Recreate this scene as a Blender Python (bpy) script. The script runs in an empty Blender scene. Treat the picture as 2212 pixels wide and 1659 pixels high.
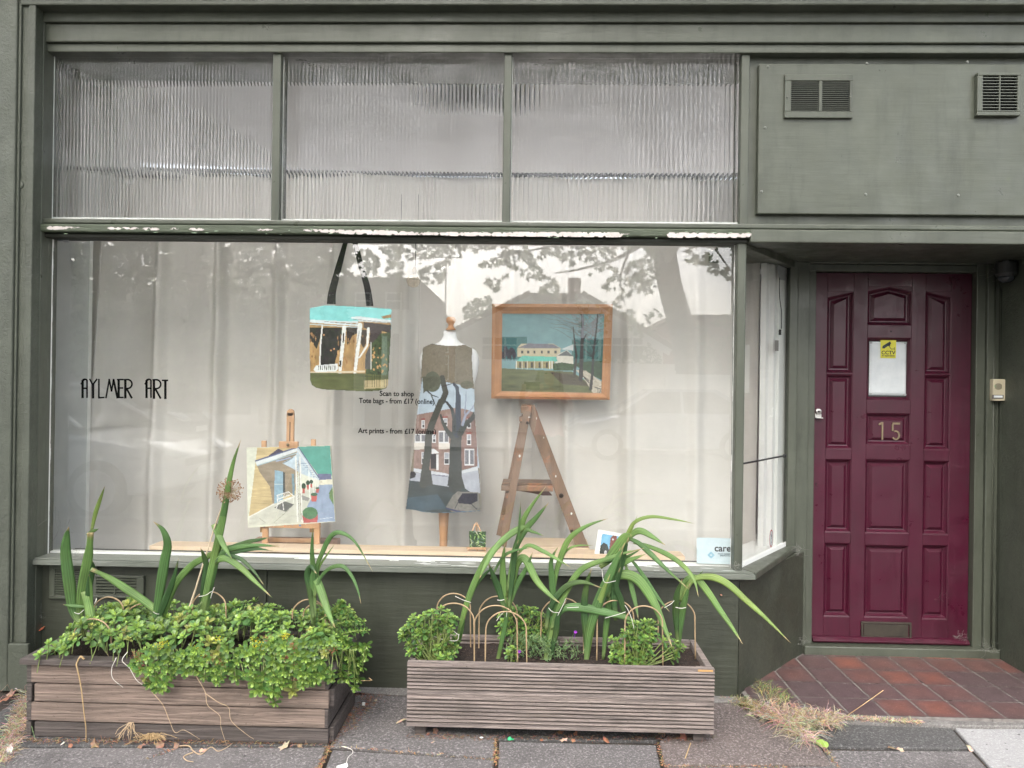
import bpy, math, random
import numpy as np
from mathutils import Vector, Matrix, noise
random.seed(7); RNG = np.random.default_rng(7)
S = bpy.context.scene
COL = S.collection
R = math.radians

# ------------------------------------------------------------------ camera, world, sun, exposure
CAM_LOC = Vector((0.0, -3.45, 1.42))
cam_data = bpy.data.cameras.new("camera"); cam_data.sensor_width = 36.0; cam_data.lens = 26.0
cam_data.clip_start = 0.02; cam_data.clip_end = 1000
cam = bpy.data.objects.new("camera", cam_data); COL.objects.link(cam)
CAM_ROT = (Matrix.Rotation(R(1.57), 4, 'Z') @ Matrix.Rotation(R(90.1), 4, 'X') @ Matrix.Rotation(R(0.8), 4, 'Z'))
cam.matrix_world = Matrix.Translation(CAM_LOC) @ CAM_ROT
S.camera = cam

SUN_DIR = Vector((-0.24, -0.85, 0.95)).normalized()      # from the scene towards the sun
world = bpy.data.worlds.new("World"); S.world = world; world.use_nodes = True
wn = world.node_tree; wn.nodes.clear()
wo = wn.nodes.new("ShaderNodeOutputWorld"); wb = wn.nodes.new("ShaderNodeBackground")
sky = wn.nodes.new("ShaderNodeTexSky"); sky.sky_type = 'NISHITA'; sky.sun_disc = False
sky.sun_elevation = math.asin(SUN_DIR.z); sky.sun_rotation = math.atan2(SUN_DIR.x, SUN_DIR.y)
sky.air_density = 1.0; sky.dust_density = 6.0; sky.ozone_density = 1.0
hs = wn.nodes.new("ShaderNodeHueSaturation"); hs.inputs['Saturation'].default_value = 0.42
wn.links.new(sky.outputs[0], hs.inputs['Color']); wn.links.new(hs.outputs[0], wb.inputs[0])
wb.inputs[1].default_value = 0.15
wn.links.new(wb.outputs[0], wo.inputs[0])
sd = bpy.data.lights.new("sun", 'SUN'); sd.energy = 0.5; sd.angle = R(25); sd.color = (1, 0.96, 0.9)
so = bpy.data.objects.new("sun", sd); COL.objects.link(so)
so.rotation_mode = 'QUATERNION'; so.rotation_quaternion = SUN_DIR.to_track_quat('Z', 'Y'); so.location = (-3, -6, 9)
S.view_settings.view_transform = 'Standard'; S.view_settings.look = 'None'
S.view_settings.exposure = 2.45; S.view_settings.gamma = 1
S.render.engine = 'CYCLES'
S.cycles.max_bounces = 14; S.cycles.diffuse_bounces = 5; S.cycles.glossy_bounces = 5
S.cycles.transmission_bounces = 10; S.cycles.transparent_max_bounces = 12
S.cycles.use_denoising = True; S.cycles.sample_clamp_indirect = 8.0

# ------------------------------------------------------------------ measuring: photo directions turned into places
FP = 1597.4
def ray(u, v):
    d = Vector(((u - 1106) / FP, -(v - 829.5) / FP, -1))
    return CAM_ROT.to_3x3() @ d
def U(u, v, y=0.0):
    d = ray(u, v); t = (y - CAM_LOC.y) / d.y
    return CAM_LOC + d * t
def G(u, v, z=0.0):
    d = ray(u, v); t = (z - CAM_LOC.z) / d.z
    return CAM_LOC + d * t
def X(u, v=829, y=0.0): return U(u, v, y).x
def Z(u, v, y=0.0): return U(u, v, y).z
def MR(u, v, Y):                       # a thing seen mirrored in the window glass: its real place across the street
    p = U(u, v, Y); return Vector((p.x, -p.y, p.z))

# ------------------------------------------------------------------ builders
WM = {}
class MB:
    def __init__(s): s.v = []; s.f = []; s.m = []; s.uv = []; s.c = []; s.hasuv = False; s.hasc = False
    def add(s, vs, fs, mat=0, uv=None, c=None):
        b = len(s.v); s.v += [tuple(p) for p in vs]
        s.uv += (uv if uv else [(0, 0)] * len(vs)); s.hasuv |= bool(uv)
        if c is not None and not isinstance(c, list): c = [c] * len(vs)
        s.c += (c if c else [(1, 1, 1, 1)] * len(vs)); s.hasc |= bool(c)
        for f in fs: s.f.append(tuple(i + b for i in f)); s.m.append(mat)
        return s
    def box(s, x0, x1, y0, y1, z0, z1, mat=0):
        x0, x1 = min(x0, x1), max(x0, x1); y0, y1 = min(y0, y1), max(y0, y1); z0, z1 = min(z0, z1), max(z0, z1)
        vs = [(x0,y0,z0),(x1,y0,z0),(x1,y1,z0),(x0,y1,z0),(x0,y0,z1),(x1,y0,z1),(x1,y1,z1),(x0,y1,z1)]
        return s.add(vs, [(0,3,2,1),(4,5,6,7),(0,1,5,4),(1,2,6,5),(2,3,7,6),(3,0,4,7)], mat)
    def prism(s, pts, vec, mat=0):     # polygon of 3D points pushed along vec
        vec = Vector(vec); n = len(pts); P = [Vector(p) for p in pts]
        nr = Vector((0, 0, 0))
        for i in range(n): nr += P[i].cross(P[(i + 1) % n])
        if nr.dot(vec) > 0: P = P[::-1]
        vs = P + [p + vec for p in P]
        fs = [tuple(range(n)), tuple(range(2 * n - 1, n - 1, -1))]
        fs += [(i, i + n, (i + 1) % n + n, (i + 1) % n) for i in range(n)]
        return s.add(vs, fs, mat)
    def bar(s, a, b, w, d, mat=0, up=(0, 1, 0)):   # rectangular bar from a to b; w across, d along up
        a = Vector(a); b = Vector(b); t = (b - a).normalized(); up = Vector(up)
        r = t.cross(up).normalized(); q = r.cross(t).normalized()
        P = [a + r*w/2 + q*d/2, a - r*w/2 + q*d/2, a - r*w/2 - q*d/2, a + r*w/2 - q*d/2]
        return s.prism(P, b - a, mat)
    def tube(s, pts, r, n=7, mat=0, c=None):
        pts = [Vector(p) for p in pts]; k = len(pts)
        rs = [float(q) for q in np.interp(np.linspace(0, 1, k), np.linspace(0, 1, len(r)), r)] if isinstance(r, (list, tuple)) else [r] * k
        vs = []; prev = None
        for i, p in enumerate(pts):
            t = (pts[min(i + 1, k - 1)] - pts[max(i - 1, 0)])
            t = t.normalized() if t.length > 1e-9 else Vector((0, 0, 1))
            if prev is None:
                a = t.cross(Vector((0, 0, 1)));
                if a.length < 1e-3: a = t.cross(Vector((1, 0, 0)))
            else:
                a = prev - t * prev.dot(t)
            a.normalize(); prev = a; b = t.cross(a)
            for j in range(n):
                an = 2 * math.pi * j / n
                vs.append(p + (a * math.cos(an) + b * math.sin(an)) * rs[i])
        fs = []
        for i in range(k - 1):
            for j in range(n):
                j2 = (j + 1) % n
                fs.append((i*n + j, i*n + j2, (i+1)*n + j2, (i+1)*n + j))
        fs.append(tuple(range(n - 1, -1, -1))); fs.append(tuple((k-1)*n + j for j in range(n)))
        return s.add(vs, fs, mat, c=c)
    def lathe(s, prof, c, n=24, mat=0, sx=1, sy=1, axis='z'):
        c = Vector(c); vs = []; k = len(prof)
        for r, h in prof:
            for j in range(n):
                a = 2 * math.pi * j / n
                p = (r * math.cos(a) * sx, r * math.sin(a) * sy, h)
                if axis == 'y': p = (p[0], -p[2], p[1])
                if axis == 'x': p = (p[2], p[0], p[1])
                vs.append(c + Vector(p))
        fs = []
        for i in range(k - 1):
            for j in range(n):
                j2 = (j + 1) % n
                fs.append((i*n + j, i*n + j2, (i+1)*n + j2, (i+1)*n + j))
        fs.append(tuple(range(n - 1, -1, -1))); fs.append(tuple((k-1)*n + j for j in range(n)))
        return s.add(vs, fs, mat)
    def build(s, name, mats, parent=None, smooth=False, bevel=0, seg=2):
        me = bpy.data.meshes.new(name)
        A = np.array(s.v, dtype=float)
        o = Vector(((A[:,0].min() + A[:,0].max())/2, (A[:,1].min() + A[:,1].max())/2, A[:,2].min()))
        A = A - np.array(o)
        me.from_pydata([tuple(p) for p in A.tolist()], [], s.f)
        for m in (mats if isinstance(mats, (list, tuple)) else [mats]): me.materials.append(m)
        me.polygons.foreach_set('material_index', s.m)
        if s.hasuv:
            L = me.uv_layers.new(name='uv'); vi = np.empty(len(me.loops), dtype=int)
            me.loops.foreach_get('vertex_index', vi)
            L.data.foreach_set('uv', np.array(s.uv, dtype=float)[vi].ravel())
        if s.hasc:
            ca = me.attributes.new('tint', 'FLOAT_COLOR', 'POINT')
            ca.data.foreach_set('color', np.array(s.c, dtype=float).ravel())
        if smooth: me.polygons.foreach_set('use_smooth', [True] * len(me.polygons))
        me.validate(); me.update()
        ob = bpy.data.objects.new(name, me); COL.objects.link(ob)
        ob.location = o; WM[ob] = Matrix.Translation(o)
        if bevel:
            b = ob.modifiers.new('bevel', 'BEVEL'); b.width = bevel; b.segments = seg
            b.limit_method = 'ANGLE'; b.angle_limit = R(35)
        if parent is not None: attach(ob, parent)
        return ob
def attach(ob, parent):
    ob.parent = parent; ob.matrix_parent_inverse = WM[parent].inverted()
def tag(o, label=None, cat=None, group=None, kind=None):
    if label: o['label'] = label
    if cat: o['category'] = cat
    if group: o['group'] = group
    if kind: o['kind'] = kind
    return o
def empty(name, loc, label, cat, group=None):
    o = bpy.data.objects.new(name, None); COL.objects.link(o); o.empty_display_size = 0.1
    o.location = loc; WM[o] = Matrix.Translation(Vector(loc))
    return tag(o, label, cat, group)
def struct(o): o['kind'] = 'structure'; return o
def crom(pts, n=8):                    # smooth curve through points
    P = [Vector(p) for p in pts]; P = [P[0]*2 - P[1]] + P + [P[-1]*2 - P[-2]]; out = []
    for i in range(1, len(P) - 2):
        for k in range(n):
            t = k / n; a, b, c, d = P[i-1], P[i], P[i+1], P[i+2]
            out.append(0.5*((2*b) + (c - a)*t + (2*a - 5*b + 4*c - d)*t*t + (3*b - a - 3*c + d)*t**3))
    out.append(P[-2]); return out

# ------------------------------------------------------------------ materials
def nodes(name):
    m = bpy.data.materials.new(name); m.use_nodes = True
    return m, m.node_tree, m.node_tree.nodes['Principled BSDF']
def nz(t, scale, stretch=(1, 1, 1), detail=5, rough=.6, dist=0, coord='Object'):
    tc = t.nodes.new('ShaderNodeTexCoord'); mp = t.nodes.new('ShaderNodeMapping'); n = t.nodes.new('ShaderNodeTexNoise')
    mp.inputs['Scale'].default_value = stretch
    n.inputs['Scale'].default_value = scale; n.inputs['Detail'].default_value = detail
    n.inputs['Roughness'].default_value = rough; n.inputs['Distortion'].default_value = dist
    t.links.new(tc.outputs[coord], mp.inputs[0]); t.links.new(mp.outputs[0], n.inputs['Vector'])
    return n.outputs['Fac']
def ramp(t, fac, stops):
    r = t.nodes.new('ShaderNodeValToRGB'); e = r.color_ramp.elements
    while len(e) < len(stops): e.new(0.5)
    for i, (p, c) in enumerate(stops):
        e[i].position = p; e[i].color = (c if len(c) == 4 else (*c, 1)) if not isinstance(c, (int, float)) else (c, c, c, 1)
    t.links.new(fac, r.inputs[0]); return r.outputs[0]
def mixc(t, fac, a, b, mode='MIX'):
    m = t.nodes.new('ShaderNodeMix'); m.data_type = 'RGBA'; m.blend_type = mode
    for s, val in ((m.inputs[0], fac), (m.inputs[6], a), (m.inputs[7], b)):
        if isinstance(val, (int, float)): s.default_value = val
        elif isinstance(val, tuple): s.default_value = (*val, 1) if len(val) == 3 else val
        else: t.links.new(val, s)
    return m.outputs[2]
def bump(t, b, h, strength, dist=.01):
    n = t.nodes.new('ShaderNodeBump'); n.inputs['Strength'].default_value = strength; n.inputs['Distance'].default_value = dist
    t.links.new(h, n.inputs['Height']); t.links.new(n.outputs[0], b.inputs['Normal'])
def pm(name, c1, c2=None, rough=.5, scale=6, stretch=(1,1,1), detail=6, bmp=0, bscale=None, bstretch=None, metal=0, spec=.5, lo=.3, hi=.7,
       speck=None, speckscale=300, specklo=.62, spots=None, coat=0, coord='Object', dist=0, grime=False):
    m, t, b = nodes(name)
    b.inputs['Roughness'].default_value = rough; b.inputs['Metallic'].default_value = metal
    b.inputs['Specular IOR Level'].default_value = spec; b.inputs['Coat Weight'].default_value = coat
    c2 = c2 or tuple(x * .8 for x in c1)
    col = ramp(t, nz(t, scale, stretch, detail, dist=dist, coord=coord), [(lo, c1), (hi, c2)])
    if speck: col = mixc(t, ramp(t, nz(t, speckscale, detail=2), [(specklo, 0.), (specklo + .05, 1.)]), col, speck)
    if spots:
        for (sc, lo2, wid, cc) in spots: col = mixc(t, ramp(t, nz(t, sc, detail=7, rough=.7), [(lo2, 0.), (lo2 + wid, 1.)]), col, cc)
    t.links.new(col, b.inputs['Base Color'])
    if bmp: bump(t, b, nz(t, bscale or scale, bstretch or stretch, 8, .65, coord=coord), bmp)
    if grime:
        col = mixc(t, ramp(t, nz(t, 5, (2.2, 2.2, .35), 8, .7), [(.50, 0.), (.72, .55)]), col, tuple(x * .55 for x in c2))
        col = mixc(t, ramp(t, nz(t, 2.2, (1, 1, 1), 6, .7), [(.52, 0.), (.75, .45)]), col, tuple(x * 1.35 + .01 for x in c1))
        t.links.new(col, b.inputs['Base Color'])
        t.links.new(ramp(t, nz(t, 7, (1, 1, 1), 6, .7), [(.3, max(.1, rough - .14)), (.7, min(1, rough + .2))]), b.inputs['Roughness'])
    return m
def emat(name, c, rough=.5, metal=0, spec=.5):
    m, t, b = nodes(name); n = nz(t, 20, detail=4)
    t.links.new(ramp(t, n, [(.3, tuple(x*.92 for x in c)), (.7, tuple(min(1, x*1.06) for x in c))]), b.inputs['Base Color'])
    b.inputs['Roughness'].default_value = rough; b.inputs['Metallic'].default_value = metal; b.inputs['Specular IOR Level'].default_value = spec
    return m
def tintmat(name, rough=.6, trans=0, bmp=0, bscale=300, spec=.4, gain=1.0, sat=1.0):
    m, t, b = nodes(name); a = t.nodes.new('ShaderNodeAttribute'); a.attribute_name = 'tint'
    n = nz(t, 25, detail=4)
    col = mixc(t, 1.0, a.outputs['Color'], ramp(t, n, [(.3, .88*gain), (.7, 1.08*gain)]), 'MULTIPLY')
    if sat != 1: h_ = t.nodes.new('ShaderNodeHueSaturation'); h_.inputs['Saturation'].default_value = sat; t.links.new(col, h_.inputs['Color']); col = h_.outputs[0]
    t.links.new(col, b.inputs['Base Color'])
    b.inputs['Roughness'].default_value = rough; b.inputs['Specular IOR Level'].default_value = spec
    if bmp: bump(t, b, nz(t, bscale, detail=3), bmp, .002)
    if trans:
        out = t.nodes['Material Output']; tr = t.nodes.new('ShaderNodeBsdfTranslucent'); mx = t.nodes.new('ShaderNodeMixShader')
        t.links.new(col, tr.inputs[0]); mx.inputs[0].default_value = trans
        t.links.new(b.outputs[0], mx.inputs[1]); t.links.new(tr.outputs[0], mx.inputs[2]); t.links.new(mx.outputs[0], out.inputs[0])
    return m
def glassmat(name, ior=.08, tint=(.95, .96, .95), rough=0):
    m = bpy.data.materials.new(name); m.use_nodes = True; t = m.node_tree; t.nodes.clear()
    out = t.nodes.new('ShaderNodeOutputMaterial'); mx = t.nodes.new('ShaderNodeMixShader'); lw = t.nodes.new('ShaderNodeLayerWeight'); pw = t.nodes.new('ShaderNodeMath'); fr = t.nodes.new('ShaderNodeMath')
    tr = t.nodes.new('ShaderNodeBsdfTransparent'); gl = t.nodes.new('ShaderNodeBsdfGlossy')
    lw.inputs['Blend'].default_value = .5; pw.operation = 'POWER'; pw.inputs[1].default_value = 4.0; t.links.new(lw.outputs['Facing'], pw.inputs[0])
    fr.operation = 'MULTIPLY_ADD'; fr.inputs[1].default_value = 1 - ior; fr.inputs[2].default_value = ior; t.links.new(pw.outputs[0], fr.inputs[0]); tr.inputs[0].default_value = (*tint, 1); gl.inputs['Roughness'].default_value = rough
    t.links.new(fr.outputs[0], mx.inputs[0]); t.links.new(tr.outputs[0], mx.inputs[1]); t.links.new(gl.outputs[0], mx.inputs[2])
    # faint dirt film so the pane is not perfectly clear
    df = t.nodes.new('ShaderNodeBsdfDiffuse'); df.inputs[0].default_value = (.8, .8, .78, 1)
    m2 = t.nodes.new('ShaderNodeMixShader'); t.links.new(mx.outputs[0], m2.inputs[1]); t.links.new(df.outputs[0], m2.inputs[2])
    t.links.new(ramp(t, nz(t, 3, (1, 1, 2), 8, .7), [(.35, 0.0), (.8, .05)]), m2.inputs[0])
    t.links.new(m2.outputs[0], out.inputs[0])
    return m

GRN = (.076, .084, .064); GRN2 = (.056, .063, .047)
M_green = pm('green_paint', GRN, GRN2, rough=.38, grime=True, scale=3, stretch=(1, 1, 3), bmp=.13, bscale=26, bstretch=(.12, 1, 1.6), lo=.3, hi=.75,
             spots=[(9, .66, .10, (.07, .085, .05)), (60, .74, .03, (.17, .18, .15))])
M_greenv = pm('green_paint_upright', GRN, GRN2, rough=.4, grime=True, scale=3, stretch=(3, 3, 1), bmp=.22, bscale=26, bstretch=(1.6, 1, .12), lo=.3, hi=.75,
              spots=[(9, .66, .10, (.07, .085, .05)), (60, .74, .03, (.17, .18, .15))])
M_render = pm('green_paint_render', (.074, .083, .063), (.054, .061, .046), rough=.5, grime=True, scale=4, bmp=.5, bscale=70, lo=.3, hi=.7, spots=[(50, .72, .04, (.19, .2, .17))])
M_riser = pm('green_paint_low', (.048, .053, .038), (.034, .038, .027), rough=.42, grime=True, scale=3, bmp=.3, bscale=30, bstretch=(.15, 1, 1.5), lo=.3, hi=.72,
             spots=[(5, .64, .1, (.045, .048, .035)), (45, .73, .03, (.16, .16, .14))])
M_old = pm('old_green_paint', (.070, .088, .054), (.045, .058, .036), rough=.55, scale=30, stretch=(.2, 1, 1), bmp=.8, bscale=60, bstretch=(.2, 1, 1),
           spots=[(40, .68, .03, (.35, .5, .33))])
M_flake = pm('bare_white_undercoat', (.60, .55, .53), (.46, .42, .40), rough=.7, scale=12, bmp=.4, bscale=60, spots=[(22,.60,.12,(.25,.22,.18)),(50, .73, .02, (.28, .12, .08))])
M_putty = pm('white_putty', (.62, .64, .62), (.5, .52, .5), rough=.6, scale=20, bmp=.5, bscale=80, spots=[(35, .66, .04, (.15, .2, .13))])
M_dark = emat('dark_void', (.008, .009, .008), .8)
M_groove = emat('dark_groove', (.02, .023, .017), .7)
M_white = pm('white_paint', (.78, .79, .77), (.7, .71, .69), rough=.5, scale=5, bmp=.1)
M_ceil = pm('ceiling_white', (.56, .555, .55), (.52, .515, .51), rough=.8, scale=2)
M_glass = glassmat('window_glass', .115)
M_sideglass = glassmat('side_window_glass', .06)
mt, tt, bb = nodes('reeded_glass'); bb.inputs['Transmission Weight'].default_value = 1; bb.inputs['Roughness'].default_value = .05; bb.inputs['IOR'].default_value = 1.42
bb.inputs['Base Color'].default_value = (1, 1, 1, 1); M_reed = mt
M_door = pm('maroon_gloss', (.056, .0040, .0175), (.043, .0034, .0135), rough=.36, grime=True, scale=3, bmp=.12, bscale=30, bstretch=(1.5, 1, .1), spots=[(70, .76, .02, (.3, .2, .22)), (6, .68, .1, (.05, .008, .022)), (30, .70, .05, (.13, .06, .075)), (110, .74, .02, (.28, .22, .22))])
M_brass = pm('dull_brass', (.26, .20, .12), (.17, .135, .085), rough=.45, metal=.25, scale=30)
M_bronze = pm('brown_bronze', (.055, .046, .034), (.032, .028, .022), rough=.45, metal=.2, scale=20)
M_steel = pm('satin_steel', (.62, .61, .58), (.5, .49, .47), rough=.33, metal=.9, scale=40)
M_curt = pm('curtain_cloth', (.68, .655, .62), (.62, .60, .565), rough=.9, scale=2.5, bmp=.5, bscale=4, bstretch=(1, 1, .7), lo=.35, hi=.65)
_t = M_curt.node_tree; _tr = _t.nodes.new('ShaderNodeBsdfTranslucent'); _tr.inputs[0].default_value = (.62, .60, .57, 1); _mx = _t.nodes.new('ShaderNodeMixShader'); _mx.inputs[0].default_value = .12
_t.links.new(_t.nodes['Principled BSDF'].outputs[0], _mx.inputs[1]); _t.links.new(_tr.outputs[0], _mx.inputs[2]); _t.links.new(_mx.outputs[0], _t.nodes['Material Output'].inputs[0])
M_pine = pm('pine_board', (.66, .52, .38), (.56, .42, .29), rough=.55, scale=5, stretch=(.35, 8, 8), dist=1.5)
M_easel = pm('beech_wood', (.56, .34, .19), (.45, .25, .13), rough=.5, scale=8, stretch=(3, 3, .4), spots=[(60, .72, .02, (.2, .1, .06))])
M_ladder = pm('old_ladder_wood', (.235, .145, .095), (.15, .10, .07), rough=.65, scale=8, stretch=(3, 3, .5), bmp=.4, bscale=40, spots=[(28, .70, .03, (.7, .68, .62)), (5, .55, .1, (.36, .15, .07))])
M_frame = pm('mahogany_frame', (.46, .23, .10), (.34, .15, .06), rough=.4, scale=10, stretch=(1, 1, 1))
M_knob = pm('turned_wood', (.55, .29, .13), (.45, .22, .09), rough=.4, scale=10)
M_black = emat('black_webbing', (.008, .008, .009), .9, 0, .15)
M_ink = emat('black_vinyl', (.004, .004, .004), .9, 0, .08)
M_cloth = pm('white_jersey', (.80, .81, .82), (.76, .77, .78), rough=.9, scale=30, bmp=.1)
M_paper = pm('paper_white', (.62, .65, .66), (.52, .56, .58), rough=.8, scale=14, bmp=.3, bscale=18)
M_tape = emat('grey_tape', (.33, .34, .35), .5)
M_yellow = emat('yellow_sticker', (.60, .56, .03), .45)
M_cream = emat('aged_cream_plastic', (.50, .45, .32), .4)
M_art = tintmat('painted_canvas', gain=.82, sat=.85, rough=.5, bmp=.2, bscale=120)
M_print = tintmat('printed_cloth', gain=.78, sat=.82, rough=.85, bmp=.4, bscale=400)
M_leaf = tintmat('succulent_leaf', rough=.38, trans=.18, spec=.5)
M_treeleaf = tintmat('tree_leaf', rough=.5, trans=.3)
M_dry = tintmat('dry_plant', rough=.85, trans=.1)
M_cane = pm('cane', (.40, .29, .17), (.30, .21, .12), rough=.55, scale=30, spots=[(60, .66, .04, (.2, .12, .06))])
M_string = emat('white_string', (.7, .68, .62), .8)
M_web = emat('cobweb_grey', (.26, .255, .24), .9)
M_soil = pm('potting_soil', (.035, .022, .016), (.015, .010, .008), rough=.95, scale=60, bmp=1, bscale=120, speck=(.10, .065, .045), speckscale=140, specklo=.6)

def woodmat(name, a, b, c, g=1.0):
    m, t, bs = nodes(name); bs.inputs['Roughness'].default_value = .75
    n1 = nz(t, 3.2, (.35, 9, 9), 8, .62, 2.2)
    col = ramp(t, n1, [(.28, a), (.5, b), (.72, c)])
    col = mixc(t, ramp(t, nz(t, 130, (.025, 1, 1), 4, dist=.6), [(.44, 0.), (.60, .85 * g)]), col, tuple(x * .38 for x in a))
    col = mixc(t, ramp(t, nz(t, 34, (.05, 1, 1), 3, dist=1.5), [(.47, 0.), (.5, .55 * g), (.53, 0.)]), col, tuple(x * .3 for x in a))
    col = mixc(t, ramp(t, nz(t, 7, (1, 1, 1), 7, .7), [(.54, 0.), (.76, .42 * g)]), col, (.06, .052, .042))
    col = mixc(t, ramp(t, nz(t, 150, (.6, 1, 1), 3), [(.66, 0.), (.7, .7)]), col, (.03, .025, .02))
    vo = t.nodes.new('ShaderNodeTexVoronoi'); vo.inputs['Scale'].default_value = 2.6; tcv = t.nodes.new('ShaderNodeTexCoord'); mpv = t.nodes.new('ShaderNodeMapping'); mpv.inputs['Scale'].default_value = (1, 1, 2.6); t.links.new(tcv.outputs['Object'], mpv.inputs[0]); t.links.new(mpv.outputs[0], vo.inputs['Vector'])
    col = mixc(t, ramp(t, vo.outputs['Distance'], [(.020, .9), (.045, 0.)]), col, tuple(x * .3 for x in a))
    t.links.new(col, bs.inputs['Base Color'])
    bump(t, bs, nz(t, 60, (.05, 2, 2), 8, .7, 1), .8)
    return m
M_plank = woodmat('weathered_cedar', (.33, .25, .205), (.255, .19, .155), (.135, .10, .080), .9)
M_plank2 = woodmat('weathered_cedar_grey', (.15, .125, .115), (.11, .09, .082), (.06, .048, .043), 1.0)
M_groovedirtshade = pm('groove_dirt_shade', (.075, .062, .054), (.035, .029, .025), rough=.95, scale=30)  # groove dirt, with the shade of the grooves put into its dark colour
M_deck = woodmat('weathered_decking', (.38, .32, .295), (.29, .238, .215), (.16, .128, .105), 1.0)

def paving(name, a, b, sp, s2):
    m, t, bs = nodes(name); bs.inputs['Roughness'].default_value = .85
    col = ramp(t, nz(t, 1.6, (1, 1, 1), 8, .6), [(.3, a), (.7, b)])
    col = mixc(t, ramp(t, nz(t, 105, detail=4, rough=.75), [(.52, 0.), (.62, .9)]), col, sp)
    col = mixc(t, ramp(t, nz(t, 130, (1.3, 1, 1), detail=4, rough=.75), [(.36, .9), (.46, 0.)]), col, s2)
    col = mixc(t, ramp(t, nz(t, 5, detail=8, rough=.7), [(.52, 0.), (.72, .65)]), col, tuple(x * .42 for x in a))
    col = mixc(t, ramp(t, nz(t, 1.1, detail=6, rough=.75), [(.45, 0.), (.62, .35)]), col, tuple(min(1, x * 1.5) for x in a))
    col = mixc(t, ramp(t, nz(t, 38, detail=2), [(.70, 0.), (.72, .8)]), col, (.04, .037, .034))
    t.links.new(col, bs.inputs['Base Color']); bump(t, bs, nz(t, 110, detail=6, rough=.8), .9, .006)
    return m
M_slab = [paving('slab_pink', (.16, .128, .120), (.115, .094, .088), (.36, .31, .295), (.045, .038, .036)),
          paving('slab_grey', (.15, .138, .136), (.108, .100, .100), (.36, .335, .33), (.042, .040, .040)),
          paving('slab_dark', (.078, .075, .074), (.056, .054, .053), (.22, .215, .21), (.025, .025, .025)),
          paving('slab_white', (.32, .315, .315), (.23, .228, .23), (.5, .5, .5), (.16, .15, .15))]
M_dirt = pm('dirt_joint', (.045, .035, .028), (.025, .02, .016), rough=.95, scale=30, bmp=1, bscale=90, speck=(.16, .10, .06), speckscale=90, specklo=.62)
M_concrete = paving('concrete_fillet', (.20, .19, .18), (.13, .12, .115), (.3, .29, .27), (.05, .045, .04))
M_asphalt = pm('asphalt', (.055, .055, .058), (.04, .04, .043), rough=.9, scale=2, bmp=.4, bscale=120, speck=(.12, .12, .12), speckscale=150)
M_kerb = pm('kerb_stone', (.24, .23, .22), (.16, .155, .15), rough=.8, scale=12, bmp=.4)
# ------------------------------------------------------------------ ground, pavement, road
def rect(u0, u1, v0, v1, y):
    c = [U(u, v, y) for u in (u0, u1) for v in (v0, v1)]
    za, zb_ = (c[1].z + c[3].z)/2, (c[0].z + c[2].z)/2
    return (c[0].x + c[1].x)/2, (c[2].x + c[3].x)/2, min(za, zb_), max(za, zb_)   # x0 x1 z0 z1
def rb(mb, u0, u1, v0, v1, yf, yb, mat=0):
    x0, x1, z0, z1 = rect(u0, u1, v0, v1, yf); mb.box(x0, x1, yf, yb, z0, z1, mat); return x0, x1, z0, z1

g = MB(); g.box(-150, 150, -160, -33, -.25, -.02); g.box(-150, 150, 8, 160, -.25, -.02); g.box(-150, -13, -33, 8, -.25, -.02); g.box(13, 150, -33, 8, -.25, -.02)
struct(g.build('ground', pm('rough_ground', (.09, .10, .06), (.06, .07, .04), rough=.95, scale=.5)))
g = MB(); g.box(-13, 13, -13.4, -4.15, -.25, -.10); struct(g.build('road', M_asphalt))
g = MB(); g.box(-13, 13, -4.15, -4.0, -.25, .0); g.box(-13, 13, -13.55, -13.4, -.25, .0); struct(g.build('kerb', M_kerb, bevel=.015))
g = MB(); g.box(-13, 13, -33, -13.55, -.25, -.003); struct(g.build('far_pavement', pm('far_paving', (.2, .19, .185), (.14, .135, .13), rough=.9, scale=3)))

pav = MB(); pav.box(-13, 13, -4.0, 7.9, -.12, -.012, 4)
def slab(pts, m, h=0.0):
    P = [G(u, v, 0) if not isinstance(u, Vector) else u for (u, v) in pts] if not isinstance(pts[0], Vector) else pts
    c = sum(P, Vector()) / len(P); P = [Vector((c.x + (p.x - c.x) * .996, c.y + (p.y - c.y) * .994, h)) for p in P]
    pav.prism(P, (0, 0, -.03), m)
# slabs seen in the photograph (corners measured on the ground)
slab([(-110,1612),(60,1493),(747,1493),(712,1610)], 2)
slab([(745,1500),(900,1500),(900,1575),(1072,1590),(1068,1636),(712,1612)], 1, .001)
slab([(900,1490),(1560,1500),(1418,1600),(1075,1597),(1072,1590),(905,1575)], 2)
slab([(-112,1616),(705,1614),(688,1680),(-160,1680)], 1, .001)
slab([(718,1619),(1068,1641),(1064,1680),(695,1680)], 1)
slab([(1078,1602),(1417,1610),(1432,1680),(1074,1680)], 1, .002)
slab([(1560,1503),(1640,1548),(1768,1555),(1772,1612),(1796,1650),(1434,1652),(1424,1600)], 0, .001)
slab([(1640,1552),(2045,1560),(2095,1617),(1776,1612)], 2, .001)
slab([(1779,1620),(2098,1622),(2153,1680),(1806,1680)], 1)
slab([(2052,1562),(2260,1568),(2290,1680),(2160,1680)], 3, .002)
slab([(1440,1657),(1797,1655),(1806,1690),(1445,1690)], 1)
yf = G(1100, 1682, 0).y
for r_ in range(4):
    y1 = yf - r_ * .62
    for k in range(-16, 18):
        x0 = k * .8 + (.4 if r_ % 2 else 0)
        pav.box(x0 + .004, x0 + .796, max(y1 - .612, -3.99), y1, -.03, random.uniform(0, .002), random.choice((1, 1, 2, 0)))
for k in range(-14, 0):
    x0 = -2.75 + k * .72; pav.box(x0 + .004, x0 + .716, yf + .01, -.06, -.03, 0, random.choice((1, 2)))
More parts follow.
